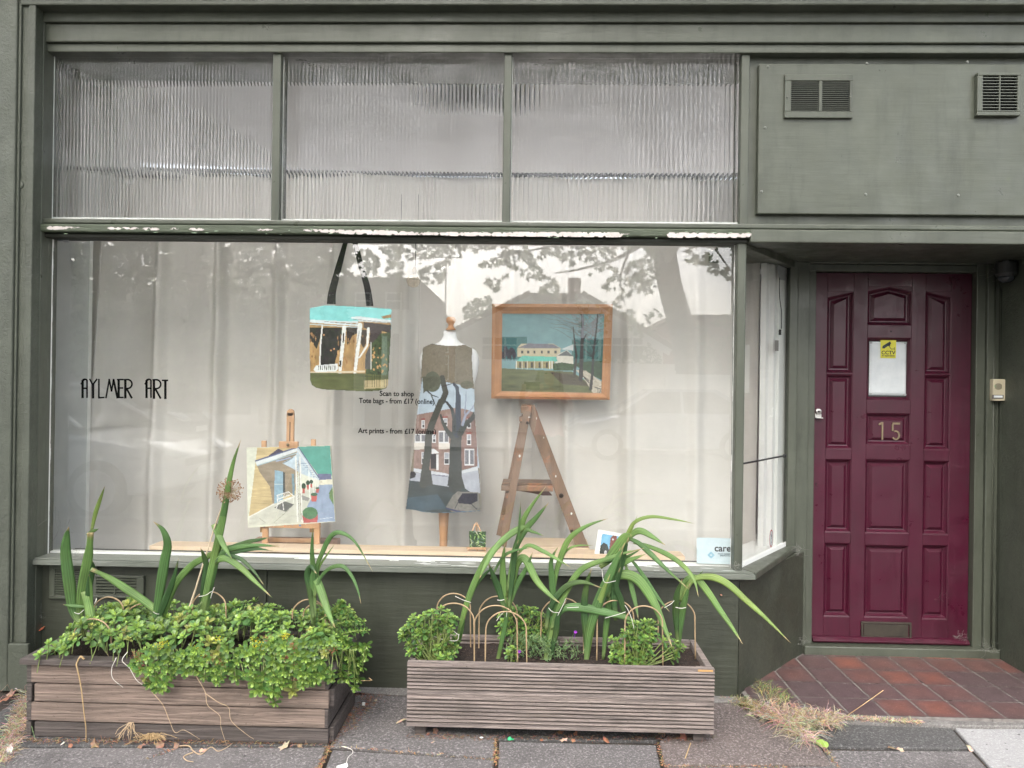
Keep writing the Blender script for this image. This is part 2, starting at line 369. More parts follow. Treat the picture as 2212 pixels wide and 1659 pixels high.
for k in range(0, 12):
    x0 = 3.1 + k * .8; pav.box(x0 + .004, x0 + .796, yf + .01, -.06, -.03, 0, random.choice((1, 2)))
struct(pav.build('pavement', M_slab + [M_dirt], bevel=.004, seg=1))

# cement fillet along the wall foot
cf = MB()
pts = [Vector((X(60,1500,-.02), -.04, 0))]
xs = np.linspace(X(73,1490,-.04), X(1592,1490,-.04), 60)
low = [(x, -.10 - .05*noise.noise(Vector((x*3, 0, 0)))) for x in xs]
cf.prism([Vector((x, y, .0)) for x, y in low] + [Vector((xs[-1], -.03, .0)), Vector((xs[0], -.03, .0))], (0, 0, .012))
struct(cf.build('pavement_fillet', M_concrete, bevel=.006))

# ------------------------------------------------------------------ the shopfront building
YD = .55                                   # plane of the door face
shop = empty('shopfront', (0, 0, 0), 'green painted timber shopfront with reeded top lights, display window and recessed porch', 'shopfront')
ZT = Z(1106, 8, -.2)
def part(mb, name, mats, parent=None, **k): return mb.build(name, mats, parent or shop, **k)

# pilaster and rendered pier at the left
m = MB()
xa = X(0, 829, -.16) - 1.2
x27 = rect(27,28,0,1389,-.16)[0]; x31 = rect(31,32,0,1389,-.145)[0]; x65 = rect(66,67,0,1389,-.145)[0]
m.box(xa, x27, -.16, .035, 0, 3.9); part(m, 'rendered_pier', M_render, bevel=.006)
m = MB(); m.box(x27, x65, -.138, .035, 0, 3.9); zpl = Z(45, 1390, -.15)
m.box(x27 - .001, x65 + .02, -.158, -.138, 0, zpl)
m.box(x65 - .03, x65 + .003, -.146, -.138, zpl, 3.9)
m.box(x27, x27 + .012, -.150, -.138, zpl, 3.9)
for cx, cv, r_ in ((128/4.1, 942, 0),):
    pass
part(m, 'pilaster', M_render, bevel=.005)
for (u, v, r_) in ((42, 306, .011), (42, 399, .018)):
    m = MB(); c = U(u, v, -.139); m.lathe([(r_*.2, .001), (r_*.5, .004), (r_, .0015), (r_*1.15, 0)], c, 10, axis='y'); part(m, 'plugged_hole', M_render, smooth=True)
m = MB()
x73 = rect(73,74,0,1215,-.10)[0]; x85 = rect(86,87,0,1215,-.06)[0]; x95 = rect(95,96,0,1215,-.04)[0]; x113 = rect(115,116,120,480,-.01)[0]
x107 = rect(107,108,520,1195,-.01)[0]
m.box(x65 + .003, x73, -.085, .035, 0, 3.9)
m.box(x73 - .004, x85, -.068, .034, .60, 3.9); m.box(x85, x95, -.052, .033, .60, 3.9)
part(m, 'jamb_moulding', M_greenv, bevel=.004)

# fascia bands and the cornice
XR = 4.6
def zz(v, y): return (Z(100, v, y) + Z(2100, v + 3, y)) / 2
zc_ = zz(9,-.15); m = MB(); m.box(xa, XR, -.15, .3, zc_, zc_ + .22); m.box(xa, XR, -.185, -.15, zc_ + .05, zc_ + .22)
part(m, 'cornice', M_green, bevel=.006)
zb = [zz(12,-.09), zz(46,-.09), zz(49.5,-.075), zz(90,-.075), zz(93.5,-.06), zz(112,-.06)]
m = MB(); m.box(x85, XR, -.09, .3, zb[1], zc_ + .01); part(m, 'fascia_board', M_green, bevel=.004)
m = MB(); m.box(x85, XR, -.075, .3, zb[3], zb[2]); part(m, 'fascia_board', M_green, bevel=.005)
m = MB(); m.box(x95 - .006, XR, -.06, .3, zb[5], zb[4]); part(m, 'fascia_board', M_green, bevel=.004)
m = MB(); m.box(x85 + .002, XR - .002, -.045, .29, zb[5] + .004, zb[0]); part(m, 'fascia_groove', M_groove)
# storey above and the party pier on the right
m = MB(); m.box(xa, XR, -.02, .28, zc_ + .22, 5.2); part(m, 'upper_wall', pm('painted_brick', (.5,.48,.45), (.42,.4,.37), rough=.9, scale=4, bmp=.4, bscale=40))

# transom (two mouldings) running over window and porch
zt = [zz(479,-.06), zz(489,-.07), zz(508,-.075), zz(520,-.05)]
m = MB(); m.box(x85 - .01, XR, -.075, .05, zt[1], zt[0]); part(m, 'transom_ledge', M_green, bevel=.006)
m = MB(); m.box(x85 - .006, XR, -.088, .05, zt[2], zt[1] - .004); tr_o = part(m, 'transom_moulding', M_old, bevel=.006)
m = MB(); m.box(x85 - .006, rect(1608,1609,520,1225,-.03)[0], -.06, .03, zt[3], zt[2] - .003); part(m, 'transom_bead', emat('groove_black', (.018,.02,.013), .6), bevel=.004)  # bead coloured near black, read as a dark groove below the moulding
m = MB(); xr_ = rect(1608,1609,520,1225,-.03)[0]; m.box(xr_, XR, -.092, .05, zt[3] - .002, zt[1] - .005); part(m, 'porch_lintel', M_green, bevel=.005)
# peeling patches of undercoat: real flakes with ragged edges
def flake(mb, u0, u1, top0, top1, bot0, bot1, seed, y=-.0892, jag=3.2, ends=4):
    n = max(8, int((u1 - u0) / 1.6)); T = []; B = []
    for i in range(n + 1):
        t = i / n; u = u0 + (u1 - u0) * t; e = min(1, t * n / ends, (1 - t) * n / ends) ** .6
        a = noise.fractal(Vector((u * .09, seed, 0)), .7, 2.2, 5) * jag * 1.6; b = noise.fractal(Vector((u * .11, seed + 9, 3)), .7, 2.2, 5) * jag * 1.6
        tp = top0 + (top1 - top0) * t + max(0, a); bt = bot0 + (bot1 - bot0) * t - max(0, b); mid = (tp + bt) / 2
        tp = mid + (tp - mid) * e; bt = mid + (bt - mid) * e
        if bt - tp < .6: tp, bt = mid - .3, mid + .3
        T.append(U(u, tp, y)); B.append(U(u, bt, y))
    off_ = Vector((0, -.00012 * (seed % 19), 0))
    for i in range(n): mb.add([T[i] + off_, B[i] + off_, B[i+1] + off_, T[i+1] + off_], [(0, 1, 2, 3)])
m = MB()
for f in ((101,150,487,488,498,496,1),(105,172,488,489,499,493,2),(232,262,489,490,497,498,3),(264,300,489,490,496,498,4),(308,345,490,491,498,499,5),
          (368,386,491,491,497,498,6),(408,442,491,491,499,500,7),(555,590,492,493,500,499,8),(655,745,494,495,500,507,9),(735,840,495,496,507,509,10),
          (820,905,496,500,509,509,11),(900,985,500,502,509,510,12),(960,1110,500,501,511,512,13),(1095,1250,500,500,512,513,14),(1235,1345,500,501,513,514,15),
          (1440,1530,501,502,515,515,16),(1515,1600,502,503,515,515,17),(1596,1628,503,503,515,513,18),(1622,1664,503,503,514,509,19),(1330,1360,503,504,508,508,20)):
    flake(m, *f[:2], f[2]+1, f[3]+1, f[4]-1, f[5]-1, f[6], jag=3.8)
part(m, 'peeled_paint', M_flake, parent=tr_o)
m = MB()
for i in range(46):
    u = random.uniform(110, 1640); w = random.uniform(3, 12); v = 490 + (u - 100) * .0085 + random.uniform(-2, 14)
    flake(m, u, u + w, v, v, v + random.uniform(.8, 2), v + random.uniform(.8, 2), i + 40, y=-.0888, jag=1.2, ends=3)
part(m, 'paint_chip', pm('pale_green_undercoat', (.45, .58, .42), (.35, .48, .33), rough=.7), parent=tr_o)
m = MB()

# top lights: frames, mullions, reeded panes
zp0, zp1 = zz(477,-.01), zz(117,-.01)
m = MB(); m.box(x95 - .003, x113, -.035, .04, zt[0], zb[5]); part(m, 'frame_stile', M_greenv, bevel=.003)
xm = []
for (a, b) in ((587, 605), (1087, 1104), (1600, 1618)):
    x0, x1 = rect(a, b, 120, 480, -.045)[:2]; xm.append((x0, x1))
    m = MB(); m.box(x0, x1, -.045, .04, zt[0], zb[5]); part(m, 'mullion', M_greenv, bevel=.004)
def reeded(x0, x1, pitch, amp, name='reeded_pane'):
    mb = MB(); n = int((x1 - x0) / pitch); K = 8; vs = []; y0 = .0; z0, z1 = zp0 - .01, zp1 + .01
    A = []
    for i in range(n * K + 1):
        t = (i % K) / K; x = x0 + (x1 - x0) * i / (n * K)
        A.append((x, y0 - .003 - amp * math.sin(math.pi * t)))
    N = len(A)
    for (x, y) in A: vs += [(x, y, z0), (x, y, z1)]
    vs += [(x0, y0 + .004, z0), (x0, y0 + .004, z1), (x1, y0 + .004, z0), (x1, y0 + .004, z1)]
    fs = [(2*i, 2*i + 1, 2*i + 3, 2*i + 2) for i in range(N - 1)]
    b = 2 * N; fs += [(b, b + 2, b + 3, b + 1), (0, b, b + 1, 1), (2*N - 2, 2*N - 1, b + 3, b + 2)]
    fs += [tuple([2*i for i in range(N)] + [b + 2, b])[::1], tuple([2*i + 1 for i in range(N)] + [b + 3, b + 1])[::-1]]
    mb.add(vs, fs); o_ = part(mb, name, M_reed)
    import bmesh; bb_ = bmesh.new(); bb_.from_mesh(o_.data); bmesh.ops.recalc_face_normals(bb_, faces=bb_.faces[:]); bb_.to_mesh(o_.data); bb_.free(); return o_
pan = [reeded(x113, xm[0][0], .0160, .0027), reeded(xm[0][1], xm[1][0], .0175, .0030), reeded(xm[1][1], xm[2][0], .0213, .0036)]
for p in pan:
    for q in p.data.polygons:
        if abs(q.normal.z) < .5 and q.center.y > 0.0: pass
# putty lines round the panes
m = MB()
for (x0, x1) in ((x113, xm[0][0]), (xm[0][1], xm[1][0]), (xm[1][1], xm[2][0])):
    m.box(x0, x1, -.012, -.009, zp0 - .006, zp0 + .004)
    m.box(x0, x0 + .003, -.012, -.009, zp0, zp1)
part(m, 'putty_line', M_putty)
m = MB(); m.box(x113, xm[2][0], -.03, -.004, zp1, zb[5] + .01); part(m, 'frame_head', M_groove, bevel=.002)

# boarded panel above the porch with its two vents
m = MB(); m.box(xm[2][1] - .001, XR, -.012, .05, zt[0] - .01, zb[5] + .01); part(m, 'panel_backing', M_green)
px0, _, pz0, pz1 = rect(1640, 2100, 463, 137, -.045)
pz0 = Z(1900, 463.5, -.045); pz1 = Z(1900, 138, -.045)
m = MB(); m.box(rect(1638,1640,137,463,-.045)[0], XR - .1, -.045, -.012, pz0, pz1); pb = part(m, 'panel_board', M_green, bevel=.004)
M_scr = pm('painted_screw', (.14,.15,.13), rough=.4)
for (u, v) in ((1650+9,144),(1653,276),(1645,414),(2060+30,134),(1873,137),(1850+20,420),(2070,422)):
    m = MB(); m.lathe([(.003, .002), (.006, .0015), (.007, 0)], U(u, v, -.0455), 8, axis='y'); part(m, 'screw_head', M_scr, parent=pb, smooth=True)
def louvre(u0, u1, v0, v1, y, blocks, nslat, mat, name='vent_grille', depth=.014, slatt=.45, parent=None, screws=()):
    x0, x1, z0, z1 = rect(u0, u1, v0, v1, y); m = MB(); zc = []
    bl = []
    for (a, b, c, d) in blocks: bl.append(rect(a, b, c, d, y))
    # frame built of strips round the openings
    zo0 = min(b[2] for b in bl); zo1 = max(b[3] for b in bl)
    m.box(x0, x1, y - depth, y, z0, zo0); m.box(x0, x1, y - depth, y, zo1, z1)
    xs = [x0] + [q for b in bl for q in (b[0], b[1])] + [x1]
    for i in range(0, len(xs), 2): m.box(xs[i], xs[i+1], y - depth, y, zo0, zo1)
    fr = part(m, name, mat, parent=parent, bevel=.0025)
    dk = MB()
    for b in bl: dk.box(b[0], b[1], y - .002, y, zo0, zo1)
    part(dk, 'vent_void', M_dark, parent=fr)
    sl = MB()
    for b in bl:
        p = (zo1 - zo0) / nslat
        for k in range(nslat):
            zc = zo0 + p * (k + .5)
            sl.prism([(b[0], y - depth*.92, zc - p*.34), (b[0], y - depth*.92, zc - p*.06), (b[0], y - .003, zc + p*.28), (b[0], y - .003, zc + p*.06)], (b[1] - b[0], 0, 0))
    part(sl, 'louvre_slats', mat, parent=fr)
    if screws:
        for (u, v) in screws:
            sc = MB(); sc.lathe([(.002, .003), (.0045, .002), (.005, 0)], U(u, v, y - depth), 8, axis='y'); part(sc, 'screw_head', mat, parent=fr, smooth=True)
    return fr
louvre(1693,1840,163,257, -.046, ((1707,1767,177,243),(1774,1833,177,243)), 16, M_green, parent=pb, screws=((1700,210),(1836,210)))
louvre(2104,2197,161,254, -.046, ((2116,2151,168,245),(2154,2190,168,245)), 12, M_green, parent=pb, depth=.026)
pb['label'] = 'flat boarded panel above the porch carrying two air vents'

# main display window: stiles, corner post, glass
zs = .588
x_g1 = rect(1585,1586,525,1220,-.02)[0]; x_g2 = rect(1608,1609,525,1220,-.05)[0]
m = MB(); m.box(x95 - .004, x107, -.035, .03, .56, zt[3] + .002); part(m, 'frame_stile', M_greenv, bevel=.003)
m = MB(); m.box(x_g1, x_g2, -.055, .02, .56, zt[3] + .001); part(m, 'corner_post', M_greenv, bevel=.006)
m = MB(); m.add([(x107 - .003, 0, zs - .01), (x_g1 + .003, 0, zs - .01), (x_g1 + .003, 0, zt[3] + .01), (x107 - .003, 0, zt[3] + .01)], [(0, 1, 2, 3)])
glass = part(m, 'display_window_pane', M_glass)
m = MB()
for i in range(80):                        # ragged white putty edge at the left and along the foot
    z0 = zs + (zt[3] - zs) * i / 80; w = .001 + .006 * abs(noise.noise(Vector((z0 * 9, 1, 0))))
    m.box(x107 - .004, x107 + w, -.006, -.001, z0, z0 + (zt[3] - zs) / 80)
for i in range(60):
    z0 = zs + (zt[3] - zs) * i / 60; w = .0005 + .004 * abs(noise.noise(Vector((z0 * 9, 5, 0))))
    m.box(x_g1 - w, x_g1 + .002, -.006, -.001, z0, z0 + (zt[3] - zs) / 60)
for i in range(150):
    x0 = x107 + (x_g1 - x107) * i / 150; w = .001 + .009 * abs(noise.noise(Vector((x0 * 7, 8, 0))))
    m.box(x0, x0 + (x_g1 - x107) / 150, -.008, -.001, zs - .012, zs + w)
part(m, 'putty_line', M_white)
# cill, front run and splayed run
zc1, zc0 = .592, .562
P1 = Vector((x_g2 - .01, -.04, 0)); P2 = U(1737, 1394, YD - .04); P2 = Vector((P2.x, YD - .04, 0)); BU = U(1700, 900, YD - .05); BU.z = 0; dS = (P2 - P1).normalized(); nS = Vector((dS.y, -dS.x, 0))
ci0 = Vector((x73 + .004, -.105, 0)); ci1 = Vector((x_g2 + .045, -.105, 0)); ci2 = G(1722, 1178, .592); ci2.z = 0
m = MB(); m.prism([Vector((ci0.x, ci0.y, zc0)), Vector((ci1.x, ci1.y, zc0)), Vector((x_g2 - .02, .03, zc0)), Vector((ci0.x, .03, zc0))], (0, 0, zc1 - zc0 - .006))
m.prism([Vector((ci0.x, ci0.y + .008, zc1 - .005)), Vector((ci1.x - .004, ci1.y + .008, zc1 - .005)), Vector((x_g2 - .02, .03, zc1 - .005)), Vector((ci0.x, .03, zc1 - .005))], (0, 0, .005))
cill = part(m, 'window_cill', pm('cill_paint', (.17, .18, .16), (.105, .118, .095), rough=.45, scale=4, stretch=(.5,2,2), bmp=.6, bscale=30, bstretch=(.15,2,2), lo=.3, hi=.7, spots=[(14,.66,.08,(.06,.07,.05)),(40,.72,.03,(.3,.3,.27))]), bevel=.005)
m = MB()
for i in range(26):
    u = random.choice((random.uniform(905,1020), random.uniform(1400,1585), random.uniform(150,1585))); p = U(u, 1207 + (u-150)*.0115 + random.uniform(0,9), -.09)
    y = random.uniform(-.09, -.02); w = random.uniform(.01, .05); x = p.x
    m.prism([Vector((x + w*math.cos(a)*random.uniform(.6,1), y + .004*math.sin(a)*random.uniform(.4,1.3), zc1 + .0004)) for a in np.linspace(0, 2*math.pi, 9)[:-1]], (0, 0, .0005))
part(m, 'paint_chip', M_putty, parent=cill)
m = MB(); m.prism([Vector((ci1.x + .002, ci1.y + .002, zc0)), Vector((ci2.x, ci2.y, zc0)), BU + Vector((0, 0, zc0)), Vector((x_g2 - .015, .02, zc0))], (0, 0, zc1 - zc0))
part(m, 'window_cill', M_green, bevel=.005)
# stall riser below, front and splay, with panel joints
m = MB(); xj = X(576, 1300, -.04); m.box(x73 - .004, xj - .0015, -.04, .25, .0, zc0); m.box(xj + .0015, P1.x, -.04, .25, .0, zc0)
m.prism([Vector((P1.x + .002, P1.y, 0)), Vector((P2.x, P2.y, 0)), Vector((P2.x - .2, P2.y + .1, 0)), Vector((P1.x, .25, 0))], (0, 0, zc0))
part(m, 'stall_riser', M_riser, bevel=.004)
louvre(110,212,1221,1293, -.041, ((122,200,1229,1287),), 11, M_green, screws=((115,1228),(208,1229),(115,1287)))
louvre(197,314,1241,1290, -.041, ((205,250,1247,1284),(253,298,1247,1284)), 6, M_green, depth=.016, screws=((308,1246),(308,1285)))
# splayed side window
a = P1 + dS * .03; b = P2 - dS * .05; zh = zt[3] - .01
gy = .0
m = MB(); A0 = Vector((x_g2 - .01, -.02, 0)); B0 = BU.copy()
m.add([A0 + Vector((0,0,zc1)), B0 + Vector((0,0,zc1)), B0 + Vector((0,0,zh)), A0 + Vector((0,0,zh))], [(0,1,2,3)])
part(m, 'side_window_pane', M_sideglass)
m = MB(); q = (B0 - A0).normalized(); nq = Vector((q.y, -q.x, 0))
m.prism([A0 + nq*.03 + Vector((0,0,zh - .01)), B0 + nq*.03 + Vector((0,0,zh - .01)), B0 - nq*.03 + Vector((0,0,zh - .01)), A0 - nq*.03 + Vector((0,0,zh - .01))], (0,0,.07))
part(m, 'side_window_head', M_greenv, bevel=.003)
m = MB(); m.prism([A0 + nq*.006 + Vector((0,0,zc1)), B0 + nq*.006 + Vector((0,0,zc1)), B0 + nq*.001 + Vector((0,0,zc1)), A0 + nq*.001 + Vector((0,0,zc1))], (0,0,.022)); part(m, 'putty_line', M_white)

QS = q.copy()
# porch: soffit, door frame, right wall, threshold, tiles
XRW = 2.46
m = MB(); m.box(x_g2 - .03, XR, .05, YD + .2, zt[3] + .012, zt[3] + .06); part(m, 'porch_soffit', M_greenv)
def dr(u0, u1, v0, v1, y=YD): return rect(u0, u1, v0, v1, y)
dx0, dx1, dz0, dz1 = dr(1755, 2095, 1388, 590.5)
m = MB()
x57 = X(1722, 900, YD - .07)
m.box(BU.x, x57 - .002, YD - .07, YD + .2, 0, zt[3] + .012)          # splay post
m.box(x57, dx0 - .045, YD - .055, YD + .2, 0, zt[3] + .012)
m.box(dx0 - .043, dx0 - .002, YD - .03, YD + .2, .0, dz1 + .05)
part(m, 'door_jamb', M_greenv, bevel=.004)
m = MB()
m.box(dx1 + .002, dx1 + .05, YD - .04, YD + .2, .0, dz1 + .05); m.box(dx1 + .05, dx1 + .085, YD - .055, YD + .2, 0, zt[3] + .012)
m.box(dx1 + .09, XRW, YD - .03, YD + .2, 0, zt[3] + .012)
part(m, 'door_jamb', M_greenv, bevel=.004)
m = MB(); m.box(dx0 - .0445, dx1 + .0495, YD - .038, YD + .2, dz1 + .003, dz1 + .04); m.box(dx0 - .044, dx1 + .049, YD - .05, YD + .2, dz1 + .042, dz1 + .07)
m.box(dx0 - .044, dx1 + .049, YD - .03, YD + .2, dz1 + .072, zt[3] + .011)
part(m, 'door_head', M_green, bevel=.004)
m = MB(); m.box(XRW, XRW + .9, -.04, YD + .2, 0, zt[3] + .05); part(m, 'porch_wall', M_render, bevel=.006)
m = MB(); m.box(XRW + .9, XR, -.04, .3, 0, zt[3] + .05); part(m, 'neighbour_pier', M_render)
m = MB(); m.box(P2.x - .01, XRW - .002, YD - .075, YD + .2, .0, dz0 - .003); part(m, 'threshold', M_green, bevel=.006)
# conduit with a small dome camera at its head
m = MB(); xcx = X(2166, 900, YD - .05); m.tube([(xcx, YD - .045, .05), (xcx, YD - .045, zt[3] - .12)], .011, 10); m.tube([(xcx - .045, YD - .04, .05), (xcx - .045, YD - .04, zt[3] - .02)], .009, 8)
part(m, 'conduit', M_greenv, smooth=True)

# quarry tiles
TZ = .03
ti = MB()
tcols = []
y_front = -.235; tw = .1655; td = .1735; x_ref = 1.553
def tin(c, k): return tuple(x * k for x in c) + (1,)
for i in range(-4, 8):
    for j in range(0, 5):
        x0 = x_ref + i * tw; x1 = x0 + tw - .010; y0 = y_front + j * td; y1 = y0 + td - .009
        if y0 > YD - .08: continue
        y1 = min(y1, YD - .076)
        # clip by the splay wall and porch wall
        xl0 = P1.x + (P2.x - P1.x) * (y0 - P1.y) / (P2.y - P1.y) + .006; xl1 = P1.x + (P2.x - P1.x) * (y1 - P1.y) / (P2.y - P1.y) + .006
        if y0 < P1.y: xl0 = xl1 = 1.0
        if x1 < min(xl0, xl1) + .004: continue
        xl0 = min(xl0, x1 - .002); xl1 = min(xl1, x1 - .002)
        if x0 > XRW + .65: continue
        X1 = min(x1, XRW - .003) if y1 > -.04 else x1
        if X1 - x0 < .01: continue
        wear = 1.35 * noise.noise(Vector((x0 * 2.3 + 3, y0 * 3.1, .3))) + .76 - abs(x0 - 1.85) * .9 - (.5 if x0 < 1.45 else 0) + random.uniform(-.15, .15)
        if (i, j) == (0, 1): wear = .12
        wear = max(0, min(1, wear)); red = Vector((.235, .082, .052)); dk = Vector((.088, .060, .062))
        base = dk.lerp(red, wear); edge = dk.lerp(red, wear * .35)
        N = 5; vs = []; cs = []
        for a_ in range(N):
            for b_ in range(N):
                yy = y0 + (y1 - y0) * b_ / (N - 1); xl = max(x0, xl0 + (xl1 - xl0) * b_ / (N - 1)); xx = xl + (X1 - xl) * a_ / (N - 1)
                ee = max(abs(a_ - 2), abs(b_ - 2)) / 2; c = base.lerp(edge, max(0, ee - .3) / .7 + .15*noise.noise(Vector((xx*20, yy*20, 0))))
                vs.append((xx, yy, TZ - (.0012 if ee == 1 else 0))); cs.append((*c, 1))
        fs = [(a_*N + b_, (a_+1)*N + b_, (a_+1)*N + b_+1, a_*N + b_+1) for a_ in range(N-1) for b_ in range(N-1)]
        ti.add(vs, fs, 0, c=cs)
m_, t_, b_ = nodes('quarry_tile'); at = t_.nodes.new('ShaderNodeAttribute'); at.attribute_name = 'tint'
cc = mixc(t_, 1.0, at.outputs['Color'], ramp(t_, nz(t_, 14, detail=8, rough=.7), [(.3, .7), (.7, 1.25)]), 'MULTIPLY')
cc = mixc(t_, ramp(t_, nz(t_, 160, detail=2), [(.66, 0.), (.7, .5)]), cc, (.4, .33, .3))
t_.links.new(cc, b_.inputs['Base Color']); b_.inputs['Roughness'].default_value = .42; bump(t_, b_, nz(t_, 90, detail=4), .3, .004)
tiles_o = ti.build('porch_tiles', m_, shop)
m = MB(); m.prism([Vector((1.0, y_front - .004, -.01)), Vector((XRW + .7, y_front - .004, -.01)), Vector((XRW + .7, YD, -.01)), Vector((P2.x - .02, YD, -.01)), Vector((P1.x + .02, -.03, -.01))], (0, 0, TZ + .006))
part(m, 'tile_grout', pm('grout', (.24, .22, .205), (.14, .125, .115), rough=.9, scale=20, bmp=.5, bscale=80, spots=[(14,.55,.1,(.05,.04,.035))]))
m = MB(); pts = []
for i in range(40):
    x = 1.25 + i * (XRW + .9 - 1.25) / 39; pts.append(Vector((x, y_front - .045 - .02 * noise.noise(Vector((x * 4, 2, 0))), -.01)))
m.prism(pts + [Vector((pts[-1].x, y_front - .002, -.01)), Vector((pts[0].x, y_front - .002, -.01))], (0, 0, .026)); part(m, 'step_edging', M_concrete, bevel=.006)

# room behind the window
m = MB(); Lx = x_g1 - .0; 
RZ = 3.25; XL = x107 - .35; XRr = 2.6
m.box(XL - .1, XL, .036, 5.3, 0, RZ); m.box(XRr, XRr + .1, .8, 5.3, 0, RZ); m.box(XL, XRr, 5.2, 5.3, 0, RZ)
m.box(BU.x - .05, XRr, .78, .84, 0, RZ)
part(m, 'inner_wall', M_ceil)
m = MB(); m.box(XL - .1, XRr + .1, .301, 3.0, RZ, RZ + .1); m.box(XL - .1, XRr + .1, 5.0, 5.3, RZ, RZ + .1); m.box(XL - .1, XL + .1, 3.0, 5.0, RZ, RZ + .1); m.box(XRr - .1, XRr + .1, 3.0, 5.0, RZ, RZ + .1)  # rear gap in the ceiling added to bring sky light into the room
part(m, 'inner_ceiling', M_ceil)
m = MB(); m.box(XL, XRr, .041, 5.2, -.02, 0.0); part(m, 'inner_floor', pm('floor_boards', (.66, .62, .56), (.58, .54, .48), rough=.6, scale=6))
m = MB(); zcr = Z(900, 150, .45); m.box(XL, x_g2, .30, .36, Z(900,158,.36), RZ); m.box(XL, x_g2, .29, .30, Z(900,158,.36), Z(900,158,.36) + .02)
part(m, 'inner_head_beam', pm('beam_grey', (.36,.35,.34), (.3,.29,.28), rough=.7))
m = MB(); m.box(XL, rect(190,191,600,1000,.43)[0], .43, .46, .02, RZ)
part(m, 'inner_reveal', M_white)
m = MB(); m.box(x107 - .3, x_g2 - .02, .012, .055, zs - .04, zs + .012); m.box(x107, x_g2 - .02, .04, .3, 0, zs - .04); part(m, 'inner_cill', M_white, bevel=.003)
# white sash boards inside the side window
m = MB()
def sp(u, v=900, off=.0): 
    d = ray(u, v); A = A0 - nq * off; # intersect with side glass plane pushed inward
    n_ = nq; t = (A - CAM_LOC).dot(n_) / d.dot(n_); return CAM_LOC + d * t
def sboard(u0, u1, off, th, z0=zc1, z1=None):
    a_ = sp(u0, 900, off); b_ = sp(u1, 900, off); z1 = z1 or zh
    m.prism([Vector((a_.x, a_.y, z0)), Vector((b_.x, b_.y, z0)), Vector((b_.x, b_.y, z0)) - nq*th, Vector((a_.x, a_.y, z0)) - nq*th], (0, 0, z1 - z0))
sboard(1652, 1662, .06, .03); sboard(1664.5, 1666.5, .05, .02); sboard(1669, 1680, .035, .03); sboard(1681, 1699, .02, .03); sboard(1630,1700,.22,.02)
part(m, 'inner_sash', M_white, bevel=.002)
m = MB(); 
a_ = sp(1610, 1000, .01); 
m.prism([A0 + Vector((.0,.012,zc1)) , B0 + Vector((0,.01,zc1)), B0 - nq*.16 + Vector((0,0,zc1)), A0 - nq*.16 + Vector((0,0,zc1))], (0,0,.012)); part(m, 'inner_side_cill', M_white)

# ------------------------------------------------------------------ door
door = None
m = MB(); DT = .045
# rails and stiles around the panel openings
cols = [(1786,1847),(1872,1976),(1992,2056)]
rows = {0:[(628,807),(808,970),(990,1152),(1172,1334)], 1:[(619,703),(731,865),(894,962),(992,1156),(1178,1340)], 2:[(628,812),(812,976),(997,1158),(1180,1341)]}
# measured openings (display pixels): u0,u1,v0,v1
OP = [(1786,1844,630,805),(1784,1841,809,970),(1783,1839,992,1150),(1781,1836,1173,1332),
      (1876,1969,619,702),(1873,1968,730,864),(1871,1969,893,961),(1869,1965,993,1152),(1867,1961,1178,1334),
      (1998,2053,630,808),(1996,2052,811,972),(1995,2051,996,1155),(1993,2048,1178,1338)]
OPx = []
cx = [(np.mean([rect(*o, YD)[0] for o in OP[:4]]), np.mean([rect(*o, YD)[1] for o in OP[:4]])),
      (np.mean([rect(*o, YD)[0] for o in OP[4:9]]), np.mean([rect(*o, YD)[1] for o in OP[4:9]])),
      (np.mean([rect(*o, YD)[0] for o in OP[9:]]), np.mean([rect(*o, YD)[1] for o in OP[9:]]))]
ci_ = [0]*4 + [1]*5 + [2]*4
wins = [[], [], []]
for o, c in zip(OP, ci_):
    r_ = rect(*o, YD); wins[c].append((min(r_[2], r_[3]), max(r_[2], r_[3])))
YB = YD + DT
# vertical strips
m.box(dx0, cx[0][0], YD, YB, dz0, dz1); m.box(cx[0][1], cx[1][0], YD, YB, dz0, dz1); m.box(cx[1][1], cx[2][0], YD, YB, dz0, dz1); m.box(cx[2][1], dx1, YD, YB, dz0, dz1)
for c in range(3):
    ws = sorted(wins[c]); z = dz0
    for (a_, b_) in ws: m.box(cx[c][0], cx[c][1], YD + .0001, YB, z, a_); z = b_
    m.box(cx[c][0], cx[c][1], YD + .0001, YB, z, dz1)
m.box(dx0 + .004, dx1 - .004, YB - .004, YB + .004, dz0, dz1)
door = m.build('door', M_door, shop, bevel=.002)
tag(door, 'maroon panelled front door with small papered window and brass number')
